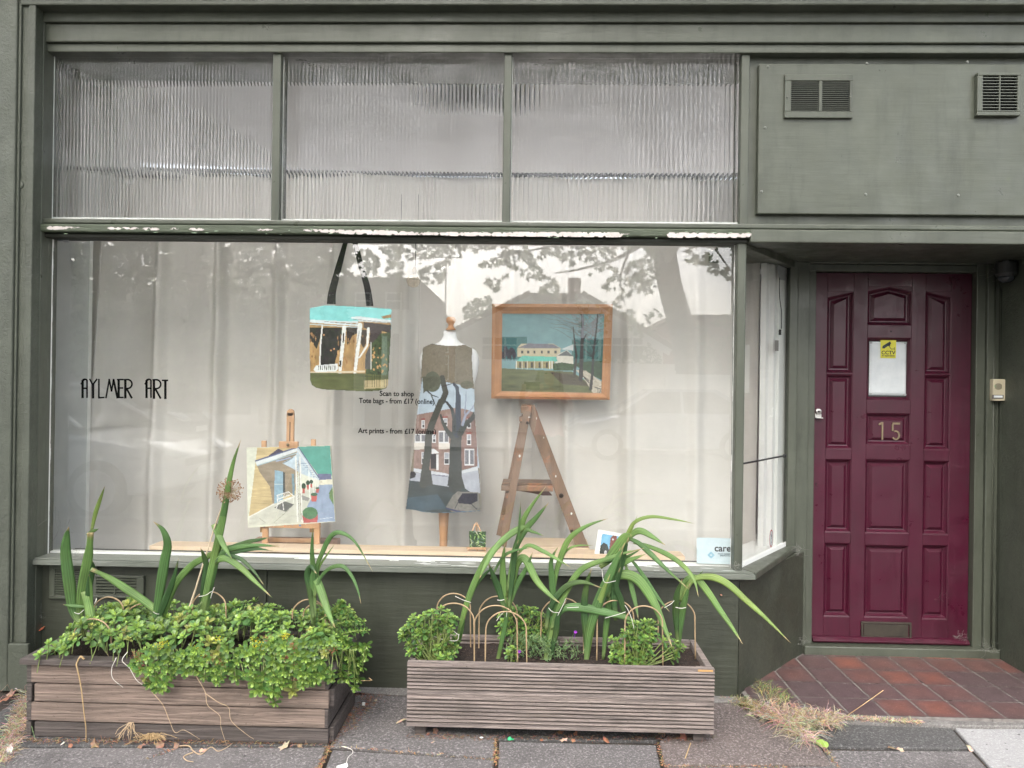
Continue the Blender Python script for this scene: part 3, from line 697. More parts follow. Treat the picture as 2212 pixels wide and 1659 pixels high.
# mouldings + raised fields
for c in range(3):
    for k, (a_, b_) in enumerate(sorted(wins[c])):
        x0, x1 = cx[c]; glassy = (c == 1 and k == 3); top = (k == len(wins[c]) - 1)
        m = MB()
        def ring(i0, y0, i1, y1):
            o = [(x0+i0, a_+i0), (x1-i0, a_+i0), (x1-i0, b_-i0), (x0+i0, b_-i0)]; i = [(x0+i1, a_+i1), (x1-i1, a_+i1), (x1-i1, b_-i1), (x0+i1, b_-i1)]
            if top:
                h = .03 * (1 if c == 1 else 1)
                def tp(L, ins):
                    if c == 1: return [L[0], L[1], (L[2][0], L[2][1]-h*.8), ((L[2][0]+L[3][0])/2, L[2][1]), (L[3][0], L[3][1]-h*.8)]
                    if c == 0: return [L[0], L[1], L[2], (L[3][0], L[3][1]-h)]
                    return [L[0], L[1], (L[2][0], L[2][1]-h), L[3]]
                o = tp(o, i0); i = tp(i, i1)
            n = len(o); m.add([(p[0], y0, p[1]) for p in o] + [(p[0], y1, p[1]) for p in i], [(j, (j+1) % n, (j+1) % n + n, j + n) for j in range(n)])
            return i
        if top:
            h = .03
            if c == 0: m.prism([(x0, YD + .0002, b_), (x1, YD + .0002, b_), (x0, YD + .0002, b_ - h)], (0, .03, 0))
            elif c == 2: m.prism([(x0, YD + .0002, b_), (x1, YD + .0002, b_), (x1, YD + .0002, b_ - h)], (0, .03, 0))
            else:
                m.prism([(x0, YD + .0002, b_), ((x0+x1)/2, YD + .0002, b_), (x0, YD + .0002, b_ - h*.8)], (0, .03, 0)); m.prism([(x1, YD + .0002, b_), ((x0+x1)/2, YD + .0002, b_), (x1, YD + .0002, b_ - h*.8)], (0, .03, 0))
        ring(0, YD, .006, YD + .004); ring(.006, YD + .004, .008, YD + .010); ring(.008, YD + .010, .016, YD + .020)
        if not glassy:
            L = ring(.016, YD + .020, .022, YD + .021); L = ring(.022, YD + .021, .038, YD + .008)
            m.add([(p[0], YD + .008, p[1]) for p in L], [tuple(range(len(L)))])
        o_ = m.build('door_panel', M_door, door)
        if glassy:
            m = MB(); m.box(x0 + .012, x1 - .012, YD + .020, YD + .024, a_ + .012, b_ - .012); m.build('door_window', emat('dark_door_glass', (.03,.035,.035), .15), door)
            gl = (x0, x1, a_, b_)
m = MB(); zwb = dz0
m.prism([(dx0 + .005, YD + .001, dz0 + .004), (dx0 + .005, YD - .03, dz0 + .004), (dx0 + .005, YD - .034, dz0 + .014), (dx0 + .005, YD - .018, dz0 + .028), (dx0 + .005, YD + .001, dz0 + .032)], (dx1 - dx0 - .01, 0, 0))
m.build('weatherboard', M_door, door, bevel=.002)
# letter plate
x0, x1, z0, z1 = rect(1859, 1968, 1379, 1343, YD)
z0, z1 = min(z0,z1), max(z0,z1)
m = MB(); e = .011
m.box(x0, x1, YD - .008, YD, z0, z0 + e); m.box(x0, x1, YD - .008, YD, z1 - e, z1); m.box(x0, x0 + e, YD - .008, YD, z0 + e, z1 - e); m.box(x1 - e, x1, YD - .008, YD, z0 + e, z1 - e)
lp = m.build('letter_plate', M_bronze, door, bevel=.002)
m = MB(); m.box(x0 + e + .003, x1 - e - .006, YD - .005, YD - .001, z0 + e + .002, z1 - e - .003); m.build('flap', M_bronze, lp, bevel=.0015)
# night latch, keyhole, spyhole
c = U(1767, 889, YD); m = MB(); m.lathe([(.0, .012), (.013, .012), (.016, .010), (.017, 0)], c, 24, axis='y'); lk = m.build('door_lock', M_steel, door, smooth=True, bevel=0)
m = MB(); m.box(c.x - .017, c.x + .017, YD - .004, YD, c.z - .036, c.z - .012); m.box(c.x - .017, c.x + .019, YD - .024, YD - .003, c.z - .036, c.z - .031); m.build('pull_plate', M_steel, lk, bevel=.001)
m = MB(); m.lathe([(.004, .0135), (.0045, .012)], c, 12, axis='y'); m.build('keyhole', M_dark, lk)
c = U(1762, 1046, YD); m = MB(); m.box(c.x - .014, c.x + .014, YD - .003, YD, c.z - .018, c.z + .018); kh = m.build('key_escutcheon', M_door, door, bevel=.001)
m = MB(); m.lathe([(.0035, .0035), (.0035, .003)], c + Vector((0, 0, .003)), 10, axis='y'); m.box(c.x - .0016, c.x + .0016, YD - .0035, YD - .003, c.z - .008, c.z + .002); m.build('keyhole', M_dark, kh)
c = U(1925, 716, YD); m = MB(); m.prism([(c.x-.006,YD-.001,c.z+.003),(c.x,YD-.001,c.z-.005),(c.x+.005,YD-.001,c.z+.004)], (0,.0015,0)); m.build('screw_hole', M_dark, door)

# text helper
def text(name, s, u, v, y, size, mat, align='CENTER', parent=None, depth=.0006, sx=1.0, p=None, shear=0):
    cu = bpy.data.curves.new(name, 'FONT'); cu.body = s; cu.size = size; cu.align_x = align; cu.extrude = depth; cu.resolution_u = 4; cu.offset = size*.022; cu.shear = shear
    ob = bpy.data.objects.new('tmp', cu); COL.objects.link(ob)
    dg = bpy.context.evaluated_depsgraph_get(); me = bpy.data.meshes.new_from_object(ob.evaluated_get(dg))
    bpy.data.objects.remove(ob); p = p or U(u, v, y); me.name = name
    me.transform(Matrix.Rotation(R(90), 4, 'X') @ Matrix.Diagonal((sx, 1, 1, 1)))
    me.materials.clear(); me.materials.append(mat)
    o = bpy.data.objects.new(name, me); COL.objects.link(o); o.location = p; WM[o] = Matrix.Translation(p)
    if parent: attach(o, parent)
    return o
# house number: two brass digits screwed on
n1 = MB(); c = U(1907, 931, YD); h = .048; w = .009; yb, yf_ = YD + .008, YD + .003
n1.box(c.x - w/2, c.x + w/2, yf_, yb, c.z - h, c.z + h*.98); n1.prism([(c.x - w/2, yf_, c.z + h*.98), (c.x - w/2, yf_, c.z + h*.70), (c.x - .020, yf_, c.z + h*.62), (c.x - .020, yf_, c.z + h*.80)], (0, yb - yf_, 0))
hn = n1.build('house_number', M_brass, door, bevel=.0012)
n2 = MB(); c = U(1935, 932, YD); 
n2.box(c.x - .016, c.x + .024, yf_, yb, c.z + h*.76, c.z + h*.98); n2.box(c.x - .020, c.x - .010, yf_, yb, c.z + h*.05, c.z + h*.76)
arc = [Vector((c.x + .003 + .0215*math.cos(t), yf_, c.z - h*.43 + h*.55*math.sin(t))) for t in np.linspace(2.1, -2.6, 22)]
arci = [Vector((c.x + .003 + .0125*math.cos(t), yf_, c.z - h*.43 + h*.37*math.sin(t))) for t in np.linspace(2.1, -2.6, 22)]
for i in range(21): n2.prism([arc[i], arc[i+1], arci[i+1], arci[i]], (0, yb - yf_, 0))
n2.build('house_number', M_brass, door, bevel=.0008)
# ------------------------------------------------------------------ painted pictures: small raster painted in the picture's own plane
def smooth(x): return x
class Pic:
    def __init__(s, u0, v0, u1, v1, step=1.0):
        s.u0, s.v0, s.step = u0, v0, step; s.nu = int((u1-u0)/step)+1; s.nv = int((v1-v0)/step)+1
        s.u, s.v = np.meshgrid(u0 + np.arange(s.nu)*step, v0 + np.arange(s.nv)*step)
        s.c = np.ones((s.nv, s.nu, 3))*.5; s.mask = np.ones((s.nv, s.nu), bool)
    def inside(s, P):
        r = np.zeros(s.u.shape, bool); n = len(P)
        for i in range(n):
            x0, y0 = P[i]; x1, y1 = P[(i+1) % n]
            if y0 == y1: continue
            k = ((y0 > s.v) != (y1 > s.v)) & (s.u < (x1-x0)*(s.v-y0)/(y1-y0)+x0); r ^= k
        return r
    def put(s, M, col, var=.08, vs=(.3,.3), a=1):
        f = s.noise(vs) * var
        c = np.array(col); s.c[M] = s.c[M]*(1-a) + a*(c[None, :] * (1 + f[M][:, None]))
    def noise(s, sc):
        H = RNG.normal(size=(max(2, int(s.nv*s.step*sc[1])+2), max(2, int(s.nu*s.step*sc[0])+2)))
        yi = (s.v - s.v0)*sc[1]; xi = (s.u - s.u0)*sc[0]; y0 = np.clip(yi.astype(int), 0, H.shape[0]-2); x0 = np.clip(xi.astype(int), 0, H.shape[1]-2); fy = yi-y0; fx = xi-x0
        return H[y0,x0]*(1-fy)*(1-fx)+H[y0+1,x0]*fy*(1-fx)+H[y0,x0+1]*(1-fy)*fx+H[y0+1,x0+1]*fy*fx
    def poly(s, P, col, var=.08, vs=(.3,.3), a=1): s.put(s.inside(P), col, var, vs, a); return s
    def line(s, P, col, w=1.5, w2=None, var=.05):
        w2 = w if w2 is None else w2; n = len(P)-1
        for i in range(n):
            (x0,y0),(x1,y1) = P[i],P[i+1]; dx, dy = x1-x0, y1-y0; L = dx*dx+dy*dy+1e-9
            t = np.clip(((s.u-x0)*dx+(s.v-y0)*dy)/L, 0, 1); d = np.hypot(s.u-(x0+t*dx), s.v-(y0+t*dy))
            ww = w + (w2-w)*(i+t)/n; s.put(d < ww/2, col, var)
        return s
    def ell(s, cx, cy, rx, ry, col, var=.08, vs=(.3,.3)): s.put(((s.u-cx)/rx)**2+((s.v-cy)/ry)**2 < 1, col, var, vs); return s
    def build(s, name, yfun, mats, parent, thick=.0008, outline=None):
        M = s.inside(outline) if outline else s.mask
        P = np.empty(s.u.shape+(3,))
        Rm = np.array(CAM_ROT.to_3x3()); D = np.stack([(s.u-1106)/FP, -(s.v-829.5)/FP, -np.ones_like(s.u)], -1) @ Rm.T
        y = yfun(s.u, s.v) if callable(yfun) else np.full(s.u.shape, float(yfun))
        t = (y - CAM_LOC.y)/D[...,1]; P = np.array(CAM_LOC) + D*t[...,None]
        idx = -np.ones(s.u.shape, int); q = M[:-1,:-1] & M[1:,:-1] & M[:-1,1:] & M[1:,1:]
        used = np.zeros(s.u.shape, bool)
        for a in (0,1):
            for b in (0,1): used[a:s.nv-1+a, b:s.nu-1+b] |= q
        idx[used] = np.arange(used.sum()); jj, ii = np.nonzero(q)
        F = np.stack([idx[jj,ii], idx[jj+1,ii], idx[jj+1,ii+1], idx[jj,ii+1]], 1)
        V = P[used]; o = Vector(((V[:,0].min()+V[:,0].max())/2, (V[:,1].min()+V[:,1].max())/2, V[:,2].min()))
        me = bpy.data.meshes.new(name); me.from_pydata((V-np.array(o)).tolist(), [], F.tolist())
        ca = me.attributes.new('tint', 'FLOAT_COLOR', 'POINT'); C = np.clip(s.c[used], 0.004, .95); ca.data.foreach_set('color', np.concatenate([C, np.ones((len(C),1))], 1).ravel())
        me.materials.append(mats); me.polygons.foreach_set('use_smooth', [True]*len(me.polygons)); me.update()
        ob = bpy.data.objects.new(name, me); COL.objects.link(ob); ob.location = o; WM[ob] = Matrix.Translation(o)
        if thick:
            so_ = ob.modifiers.new('thickness', 'SOLIDIFY'); so_.thickness = thick; so_.offset = -1
        if parent: attach(ob, parent)
        return ob
def L(r, g, b): return tuple(((x/255)/12.92 if x/255 < .04 else ((x/255+.055)/1.055)**2.4) for x in (r, g, b))

# ------------------------------------------------------------------ curtain backdrop
YC = .52
def curtain(u0, u1, ztop, name, label, tilt=0, seed=0, amp=.022):
    n = int((u1-u0)/3); nz_ = 60; zlow = .02
    xs = [X(u0+(u1-u0)*i/n, 850, YC) for i in range(n+1)]; vs = []
    for k in range(nz_+1):
        z = zlow + (ztop-zlow)*k/nz_
        for i, x in enumerate(xs):
            t = (z - .6)/(ztop-.6)
            sh = tilt*(1-t)*(1-i/n)
            f = math.sin(x*8.5+seed+.6*math.sin(x*3+seed))*.5 + .9*noise.noise(Vector((x*5+seed, z*.35, 0))) - 1.1*max(0, math.sin(x*19+seed*2+.5*math.sin(x*4)+z*.12))**6
            f2 = noise.noise(Vector((x*2.2, z*2.8, seed)))*.35 + noise.noise(Vector((x*7, z*6, seed)))*.10
            vs.append((x + sh, YC + (.03 if seed == 5 else 0) + amp*2.3*(f*(.75+.25*t) + f2*(1.25-t)) + .006*(1-t)*abs(noise.noise(Vector((x*1.3, z*9, seed+4)))), z))
    fs = [(k*(n+1)+i, k*(n+1)+i+1, (k+1)*(n+1)+i+1, (k+1)*(n+1)+i) for k in range(nz_) for i in range(n)]
    m = MB(); m.add(vs, fs); o = m.build(name, M_curt, smooth=True)
    s_ = o.modifiers.new('thickness', 'SOLIDIFY'); s_.thickness = .002
    return tag(o, label, 'curtain', 'cloth backdrop curtains')
zr = Z(900, 379, YC)
curtain(226, 902, zr, 'curtain', 'grey beige backdrop curtain behind the easel and the tote bag', tilt=-.075, seed=1)
curtain(880, 1640, zr+.004, 'curtain', 'grey beige backdrop curtain behind the framed picture and the stepladder', tilt=-.008, seed=5, amp=.014)
m = MB(); m.tube([(X(150,379,YC+.01), YC+.02, zr+.012), (X(1650,379,YC), YC+.02, zr+.012)], .012, 10)
tag(m.build('curtain_rail', emat('dark_rail', (.06,.06,.065), .4), smooth=True), 'dark rail above the two backdrop curtains, seen dimly through the reeded glass', 'curtain rail')
# far side cloth at the left reveal
m = MB(); x0 = X(190, 900, .50) - .03; 
vs = []; n = 14
for k in range(20):
    z = .02 + (zr+.02-.02)*k/19
    for i in range(n+1):
        x = XL + .02 + (X(236,900,YC) - XL)*i/n; vs.append((x, .68 + .012*math.sin(i*1.1), z))
m.add(vs, [(k*(n+1)+i, k*(n+1)+i+1, (k+1)*(n+1)+i+1, (k+1)*(n+1)+i) for k in range(19) for i in range(n)])
o = m.build('curtain', pm('pale_cloth', (.72,.69,.65), (.66,.63,.59), rough=.9, scale=3), smooth=True); o.modifiers.new('t', 'SOLIDIFY').thickness = .002
tag(o, 'paler cream cloth hanging at the left end of the window', 'curtain', 'cloth backdrop curtains')

# ------------------------------------------------------------------ display shelf board
ZB = .624
m = MB(); A = [G(320,1197,ZB), G(385,1177,ZB), G(1290,1188,ZB), G(1478,1212,ZB)]
y1 = .20
m.box(X(322,1190,.06), X(1480,1200,.06), .062, .175, ZB-.02, ZB)
shelf = m.build('display_shelf', M_pine, bevel=.002); tag(shelf, 'long pale pine board lying along the foot of the display window', 'shelf')
m = MB(); bx = (X(1120,1185,.25), X(1272,1185,.25)); m.box(bx[0], bx[1], .19, .42, ZB-.02, ZB + .002); tag(m.build('wooden_block', M_pine, bevel=.003), 'wide pale pine board under the foot of the old stepladder', 'board')

# ------------------------------------------------------------------ easel with canvas
YE = .17
ex = empty('studio_easel', (X(628,1180,YE), YE, ZB), 'wooden table easel with paint smeared ledge holding the veranda painting', 'easel')
def vbar(mb, u0, u1, v0, v1, y, d): x0,x1,z0,z1 = rect(u0,u1,v0,v1,y); mb.box(x0,x1,y,y+d,z0,z1)
m = MB(); x0,x1,z0,z1 = rect(613,629,1135,884,YE); rr = (x1-x0)/2
m.box(x0, x1, YE+.03, YE+.045, z0, z1-rr); m.lathe([(rr,-.045-YE+YE),(rr,-.03)], ((x0+x1)/2, YE, z1-rr), 20, axis='y'); m.build('mast', M_easel, ex, bevel=.0015)
m = MB(); xc_=(x0+x1)/2; m.box(xc_-.0018, xc_+.0018, YE+.0285, YE+.031, Z(620,958,YE), Z(620,912,YE)); m.build('slot', M_dark, ex)
m = MB(); vbar(m, 602, 643, 969, 954, YE+.005, .02); m.build('clamp_block', M_easel, ex, bevel=.002)
m = MB(); m.lathe([(0,.014),(.006,.012),(.0075,.006),(.004,0)], U(622.5,960.5,YE+.005), 14, axis='y'); m.build('brass_knob', M_brass, ex, smooth=True)
for (u0,u1,v0) in ((563,573,952),(670,680,949)):
    m = MB(); vbar(m, u0, u1, 1150, v0, YE+.03, .014); m.build('side_post', M_easel, ex, bevel=.001)
m = MB(); vbar(m, 566, 690, 1141, 1126, YE-.012, .035); lg = m.build('ledge', M_easel, ex, bevel=.003)
sp_ = {'blue':L(40,60,120),'orange':L(220,120,50),'sky':L(90,130,170),'white':L(230,225,220),'grey':L(150,150,150)}
for (u,v,k,w) in ((571,1137,'blue',5),(576,1133,'white',4),(600,1133,'white',6),(615,1136,'orange',4),(632,1134,'grey',4),(648,1135,'sky',6),(660,1131,'white',5),(638,1131,'white',4)):
    m = MB(); p = U(u,v,YE-.0125)
    m.prism([p + Vector((.0011*w*math.cos(a)*random.uniform(.6,1.2), 0, .0009*w*math.sin(a)*random.uniform(.6,1.2))) for a in np.linspace(0,6.28,9)[:-1]], (0,.0008,0)); m.build('paint_smear', emat('paint_'+k, sp_[k]), lg)
for (u0,u1) in ((566,578),(678,690)):
    m = MB(); vbar(m, u0, u1, 1191, 1141, YE-.005, .018); m.build('leg', M_easel, ex, bevel=.0015)
m = MB(); vbar(m, 569, 690, 1172, 1163, YE+.05, .015); vbar(m, 566, 692, 1196, 1184, YE-.045, .02); m.build('stretcher', M_easel, ex, bevel=.002)
m = MB(); m.lathe([(.0,-.02),(.014,-.018),(.016,0),(.012,.012),(0,.014)], U(695,1184,YE-.02), 14, axis='y'); m.build('wing_nut', pm('reddish_wood', (.22,.10,.07), rough=.5), ex, smooth=True)
m = MB(); vbar(m, 548, 728, 1183, 1166, YE+.10, .07); tag(m.build('wooden_box', pm('box_wood', (.36,.23,.17), (.28,.17,.12), rough=.6, scale=8), bevel=.003), 'low brown wooden box behind the legs of the table easel', 'box')

# veranda painting (raster in picture space, tilted a little)
p = Pic(531, 961, 727, 1148, 1.0)
def z7(x, y): return (378 + x*.2279, 864 + y*.2279)
def zp(L_): return [z7(*q) for q in L_]
p.poly(zp([(675,450),(1480,430),(1525,1160),(690,1220)]), L(222,225,205), .03)
p.poly(zp([(780,450),(1100,430),(1190,440),(1140,900),(1150,1060),(700,1110),(745,750)]), L(205,180,120), .10, (.05,.5))
p.poly(zp([(770,600),(1150,490),(1140,860),(930,1000),(900,820),(800,680)]), L(150,135,115), .12, (.06,.25), .9)
p.poly(zp([(1165,435),(1470,430),(1490,720),(1350,700)]), L(72,165,148), .03)
p.poly(zp([(1350,700),(1480,700),(1485,760),(1370,770)]), L(105,110,150), .1); p.poly(zp([(1365,760),(1490,750),(1492,800),(1365,805)]), L(225,220,195), .1)
p.poly(zp([(1365,805),(1492,800),(1520,1150),(1340,1160),(1250,1010)]), L(140,160,190), .08, (.2,.06))
p.poly(zp([(1495,820),(1460,880),(1465,930),(1505,1000)]), L(95,135,60), .1)
p.poly(zp([(705,1110),(940,980),(1140,900),(1370,800),(1250,1010),(1205,1160),(695,1195)]), L(205,205,190), .05, (.1,.3))
p.poly(zp([(940,1020),(1040,960),(1130,990),(1050,1060)]), L(110,110,108), .05); p.poly(zp([(1200,900),(1280,930),(1260,960),(1180,940)]), L(150,150,145), .05)
p.line(zp([(700,1110),(940,985)]), L(235,235,225), 2.2); p.line(zp([(800,1120),(860,1165)]), L(140,140,130), .8); p.line(zp([(935,1165),(1080,1040)]), L(140,140,130), .8)
p.poly(zp([(945,665),(1025,680),(1025,950),(940,985)]), L(135,175,195), .08); p.poly(zp([(1025,680),(1042,690),(1045,880),(1025,890)]), L(70,75,75), .05)
p.line(zp([(943,800),(1025,800)]), L(215,225,225), 1); p.poly(zp([(1105,700),(1130,700),(1135,900),(1115,900)]), L(120,150,165), .08)
p.poly(zp([(870,540),(980,460),(1040,490)]), L(70,60,85), .1)
p.poly(zp([(765,575),(1165,440),(1180,460),(1150,490),(780,625),(765,600)]), L(222,230,232), .03); p.line(zp([(765,578),(1165,447)]), L(75,85,130), 3.2); p.line(zp([(780,622),(1150,505)]), L(160,190,200), 2)
p.poly(zp([(1165,440),(1365,735),(1365,760),(1200,700),(1100,640),(1020,600),(1150,520)]), L(190,210,225), .06); p.line(zp([(1170,445),(1362,735)]), L(90,95,130), 2.2); p.line(zp([(1165,480),(1345,750)]), L(225,228,230), 2.5)
for k in range(7): p.line(zp([(1195+k*18,600+k*20),(1245+k*16,600+k*22)]), L(105,120,150), .9)
p.line(zp([(1030,600),(1080,570),(1120,545)]), L(60,80,95), 1.3); p.line(zp([(960,580),(1050,560),(1090,545)]), L(150,180,225), 2)
for (x,w) in ((1145,3.4),(1185,2.8)): p.line(zp([(x,540),(x+18,1150)]), L(235,235,228), w)
for k in range(34): p.line(zp([(1152+k*.5,575+k*16),(1162+k*.5,583+k*16)]), L(95,95,95), .8)
p.line(zp([(1172,575),(1198,1130)]), L(150,140,120), 1.2)
for (x,y0,y1,w) in ((1268,650,930,1.6),(1302,700,880,1.2),(1325,735,850,1),(1343,745,830,.9),(1356,750,820,.8)): p.line(zp([(x,y0),(x+10,y1)]), L(235,238,235), w)
for (x,y,s_) in ((1220,845,1.0),(1260,815,.85),(1293,805,.75)): p.poly(zp([(x-14*s_,y-10),(x+14*s_,y-10),(x+9*s_,y+38*s_),(x-9*s_,y+38*s_)]), L(190,60,45)); p.ell(*z7(x,y-30), 5.0*s_, 6*s_, L(45,75,50))
for (x,y,s_) in ((1350,850,.75),(1318,910,1.35)):
    p.poly(zp([(x-22*s_,y-15),(x+22*s_,y-15),(x+17*s_,y+40*s_),(x-17*s_,y+40*s_)]), L(195,65,50)); p.ell(*z7(x,y-15), 5.2*s_, 2.8*s_, L(60,105,70))
p.poly(zp([(1205,1095),(1355,1080),(1350,1160),(1220,1165)]), L(185,55,50)); p.ell(*z7(1280,1072), 16.5, 13, L(80,130,85), .1)
for (a,b) in (((965,905),(1075,870)),((968,905),(975,985)),((1075,870),(1130,915)),((975,985),(1125,920)),((972,990),(962,1025)),((1022,975),(1030,1042)),((1122,925),(1124,975)),((975,940),(1085,900)),((985,960),(1100,925))): p.line(zp([a,b]), L(240,240,235), 1.5)
for k in range(7): p.line(zp([(978+k*15,905-k*4),(986+k*15,945-k*5)]), L(235,235,230), .9)
p.line(zp([(1375,1128),(1440,1120),(1500,1112)]), L(215,225,235), .9)
cv = empty('veranda_canvas', (X(628,1138,YE), YE+.0, Z(628,1138,YE)), 'square canvas painting of a cream house veranda with red flower pots', 'painting')
ol = zp([(678,453),(1472,433),(1520,1155),(690,1212)])
tilt = lambda u, v: YE - .016 + (1140 - v) / 180 * .022
p.build('painted_face', tilt, M_art, cv, 0, ol)
m = MB(); q = [U(u, v, tilt(u, v) + .0012) for u, v in ol]; m.prism(q, (0, .018, 0)); m.build('canvas_edge', emat('raw_canvas', (.62,.6,.5), .8), cv)

# ------------------------------------------------------------------ tote bag
YBg = .075
def z5(x, y): return ((1100 + x*.4822)/1.8517, (900 + y*.4822)/1.8517)
def z5l(L_): return [z5(*q) for q in L_]
p = Pic(664, 655, 852, 852, 1.0)
p.poly([(600,600),(900,600),(900,900),(600,900)], L(120,225,225), .04, (.05,.1))
p.poly(z5l([(280,810),(640,800),(960,800),(970,1250),(280,1250)]), L(185,140,60), .15, (.15,.06))
p.poly(z5l([(285,850),(390,850),(370,960),(345,1030),(300,960),(285,980)]), L(38,34,30), .3)
p.poly(z5l([(395,850),(555,850),(560,980),(515,1080),(500,1130),(490,1210),(365,1210),(370,1060)]), L(32,30,28), .35, (.3,.1))
p.poly(z5l([(590,850),(690,850),(680,900),(640,920),(600,1000)]), L(50,40,32), .3); p.poly(z5l([(715,870),(760,870),(765,960),(735,1020),(710,980)]), L(60,48,38), .25)
p.poly(z5l([(735,805),(965,830),(960,900),(885,880),(880,980),(830,990),(780,990),(790,880),(735,850)]), L(70,58,58), .2)
p.poly(z5l([(795,990),(880,900),(965,890),(960,1290),(740,1290),(760,1180),(780,1100)]), L(62,82,40), .35, (.3,.3))
p.poly(z5l([(890,920),(930,925),(930,1260),(885,1260)]), L(95,120,95), .15)
for k in range(24): a,b = random.uniform(800,930), random.uniform(980,1240); p.ell(*z5(a,b), random.uniform(1,2.6), random.uniform(1.2,3.2), L(205,150,60))
for k in range(60): a,b = random.uniform(290,760), random.uniform(900,1200); q = z5(a,b); p.ell(*q, random.uniform(.6,2.4), random.uniform(1.5,6), random.choice((L(170,115,40), L(205,150,60), L(140,95,35))), .1) if not (365<a<515 and b<1210) else None
for (x,y) in ((405,912),(490,1028),(465,1040)): p.ell(*z5(x,y), 1.8, 1.8, L(225,150,60))
p.poly(z5l([(285,795),(690,815),(690,765),(640,770),(640,795),(970,815),(970,790),(700,758),(640,762),(640,800),(400,790),(285,785)]), L(222,235,240), .03)
p.line(z5l([(285,800),(690,830)]), L(225,238,242), 4.5); p.line(z5l([(285,822),(680,848)]), L(205,225,235), 2); p.line(z5l([(640,770),(965,800)]), L(230,238,242), 4); p.line(z5l([(400,800),(690,825)]), L(60,60,60), .8); p.line(z5l([(650,782),(965,812)]), L(70,70,70), .8)
p.line(z5l([(392,835),(378,990),(370,1190)]), L(240,243,240), 3); p.line(z5l([(575,850),(560,1000),(538,1225)]), L(240,243,240), 8.5, 6.5); p.line(z5l([(570,900),(566,970)]), L(50,45,40), 3); p.line(z5l([(545,1130),(540,1170)]), L(40,36,34), 4)
p.line(z5l([(705,830),(690,1000),(662,1235)]), L(240,243,240), 10, 6); p.line(z5l([(700,880),(676,1010)]), L(80,80,80), 1.2); p.line(z5l([(775,860),(765,1000),(700,1100)]), L(240,243,240), 6, 3)
p.poly(z5l([(795,975),(790,1195),(745,1195),(750,1080)]), L(90,90,88), .1); p.line(z5l([(795,975),(795,1195)]), L(215,215,205), 2)
p.line(z5l([(285,1225),(740,1215)]), L(225,205,170), 4)
p.poly(z5l([(320,1200),(340,1165),(520,1150),(525,1195),(500,1215),(340,1220)]), L(235,240,240), .03)
for k in range(9): p.line(z5l([(362+k*17,1168),(360+k*17,1200)]), L(50,45,40), 1.6)
p.poly(z5l([(280,1225),(740,1232),(960,1250),(960,1400),(280,1400)]), L(92,100,42), .18, (.05,.3)); p.poly(z5l([(740,1290),(960,1280),(940,1350),(740,1360)]), L(190,170,115), .12, (.1,.3))
for k in range(11): p.line(z5l([(745+k*20,1240),(745+k*20,1345)]), L(60,65,45), .9)
p.line(z5l([(735,1255),(950,1262)]), L(60,65,45), .9); p.poly(z5l([(880,760),(965,740),(968,768),(900,778)]), L(175,130,50), .1)
ol = z5l([(288,688),(420,664),(500,668),(760,680),(968,696),(966,830),(938,1330),(925,1355),(860,1376),(740,1382),(400,1366),(340,1352),(305,1330),(291,1290),(284,900)])
bg = empty('tote_bag', (X(757,840,YBg), YBg, Z(757,845,YBg)), 'cloth tote bag printed with a turquoise roofed veranda, hanging by black handles', 'bag')
ybag = lambda u, v: YBg - .012 + .012*((u-757)/90)**2 + .004*np.sin((u-664)/16.)*np.clip((720-v)/60, 0, 1)
p.build('bag_body', ybag, M_print, bg, .006, ol)
for (pts, w) in (([(713,657),(716,630),(728,585),(747,521)], .016), ([(723,657),(724,630),(736,580),(750,521)], .005), ([(799,661),(793,620),(780,575),(766,521)], .017)):
    m = MB(); c = crom([U(u,v,YBg-.004) for u,v in pts], 6)
    for i in range(len(c)-1):
        wa = w*(1 - .28*i/len(c)) ; wb_ = w*(1-.28*(i+1)/len(c))
        m.add([c[i]-Vector((wa,0,0)), c[i]+Vector((wa,0,0)), c[i+1]+Vector((wb_,0,0)), c[i+1]-Vector((wb_,0,0)), c[i]+Vector((-wa,.002,0)), c[i]+Vector((wa,.002,0)), c[i+1]+Vector((wb_,.002,0)), c[i+1]+Vector((-wb_,.002,0))], [(0,1,2,3),(4,7,6,5),(0,3,7,4),(1,5,6,2)])
    m.build('handle', M_black, bg)

# ------------------------------------------------------------------ dress form with printed dress
YDf = .30
def zA(x, y): return (864 + x*.1302, 675 + y*.1302)
def zB(x, y): return (864 + x*.16278, 864 + y*.16278)
kx = X(974, 700, YDf)
df = empty('dress_form', (kx, YDf, .02), 'white jersey dress form on a turned wooden pole wearing a printed dress', 'dress form')
m = MB(); zz0 = Z(974,713,YDf); zk = Z(974,684,YDf); h = zk - zz0
m.lathe([(.026,0),(.024,.006),(.016,.014),(.013,.024),(.016,.032),(.023,.040),(.0255,.048),(.024,.058),(.017,.066),(0,.069)], (kx, YDf, zz0), 20); m.build('finial', M_knob, df, smooth=True)
m = MB(); prof = [(713,.030),(717,.032),(725,.034),(733,.041),(739,.055),(744,.080),(750,.115),(757,.140),(768,.152),(782,.155),(800,.150),(830,.132),(870,.118),(920,.130),(980,.150),(1010,.150)]
m.lathe([(r_*.98, Z(970,v,YDf)) for v, r_ in prof][::-1], (X(970,800,YDf), YDf+.01, 0), 32, sy=.58); m.build('torso', M_cloth, df, smooth=True)
m = MB(); m.tube([(X(959,1100,YDf), YDf+.01, Z(959,1040,YDf)), (X(958,1120,YDf), YDf+.01, Z(958,1110,YDf)), (X(957,1190,YDf), YDf+.01, Z(957,1160,YDf)), (X(957,1200,YDf), YDf+.01, .02)], [.030,.027,.020,.024], 14); m.build('pole', pm('pole_wood', (.55,.31,.16), (.45,.24,.12), rough=.45, scale=10, stretch=(3,3,.4)), df, smooth=True)
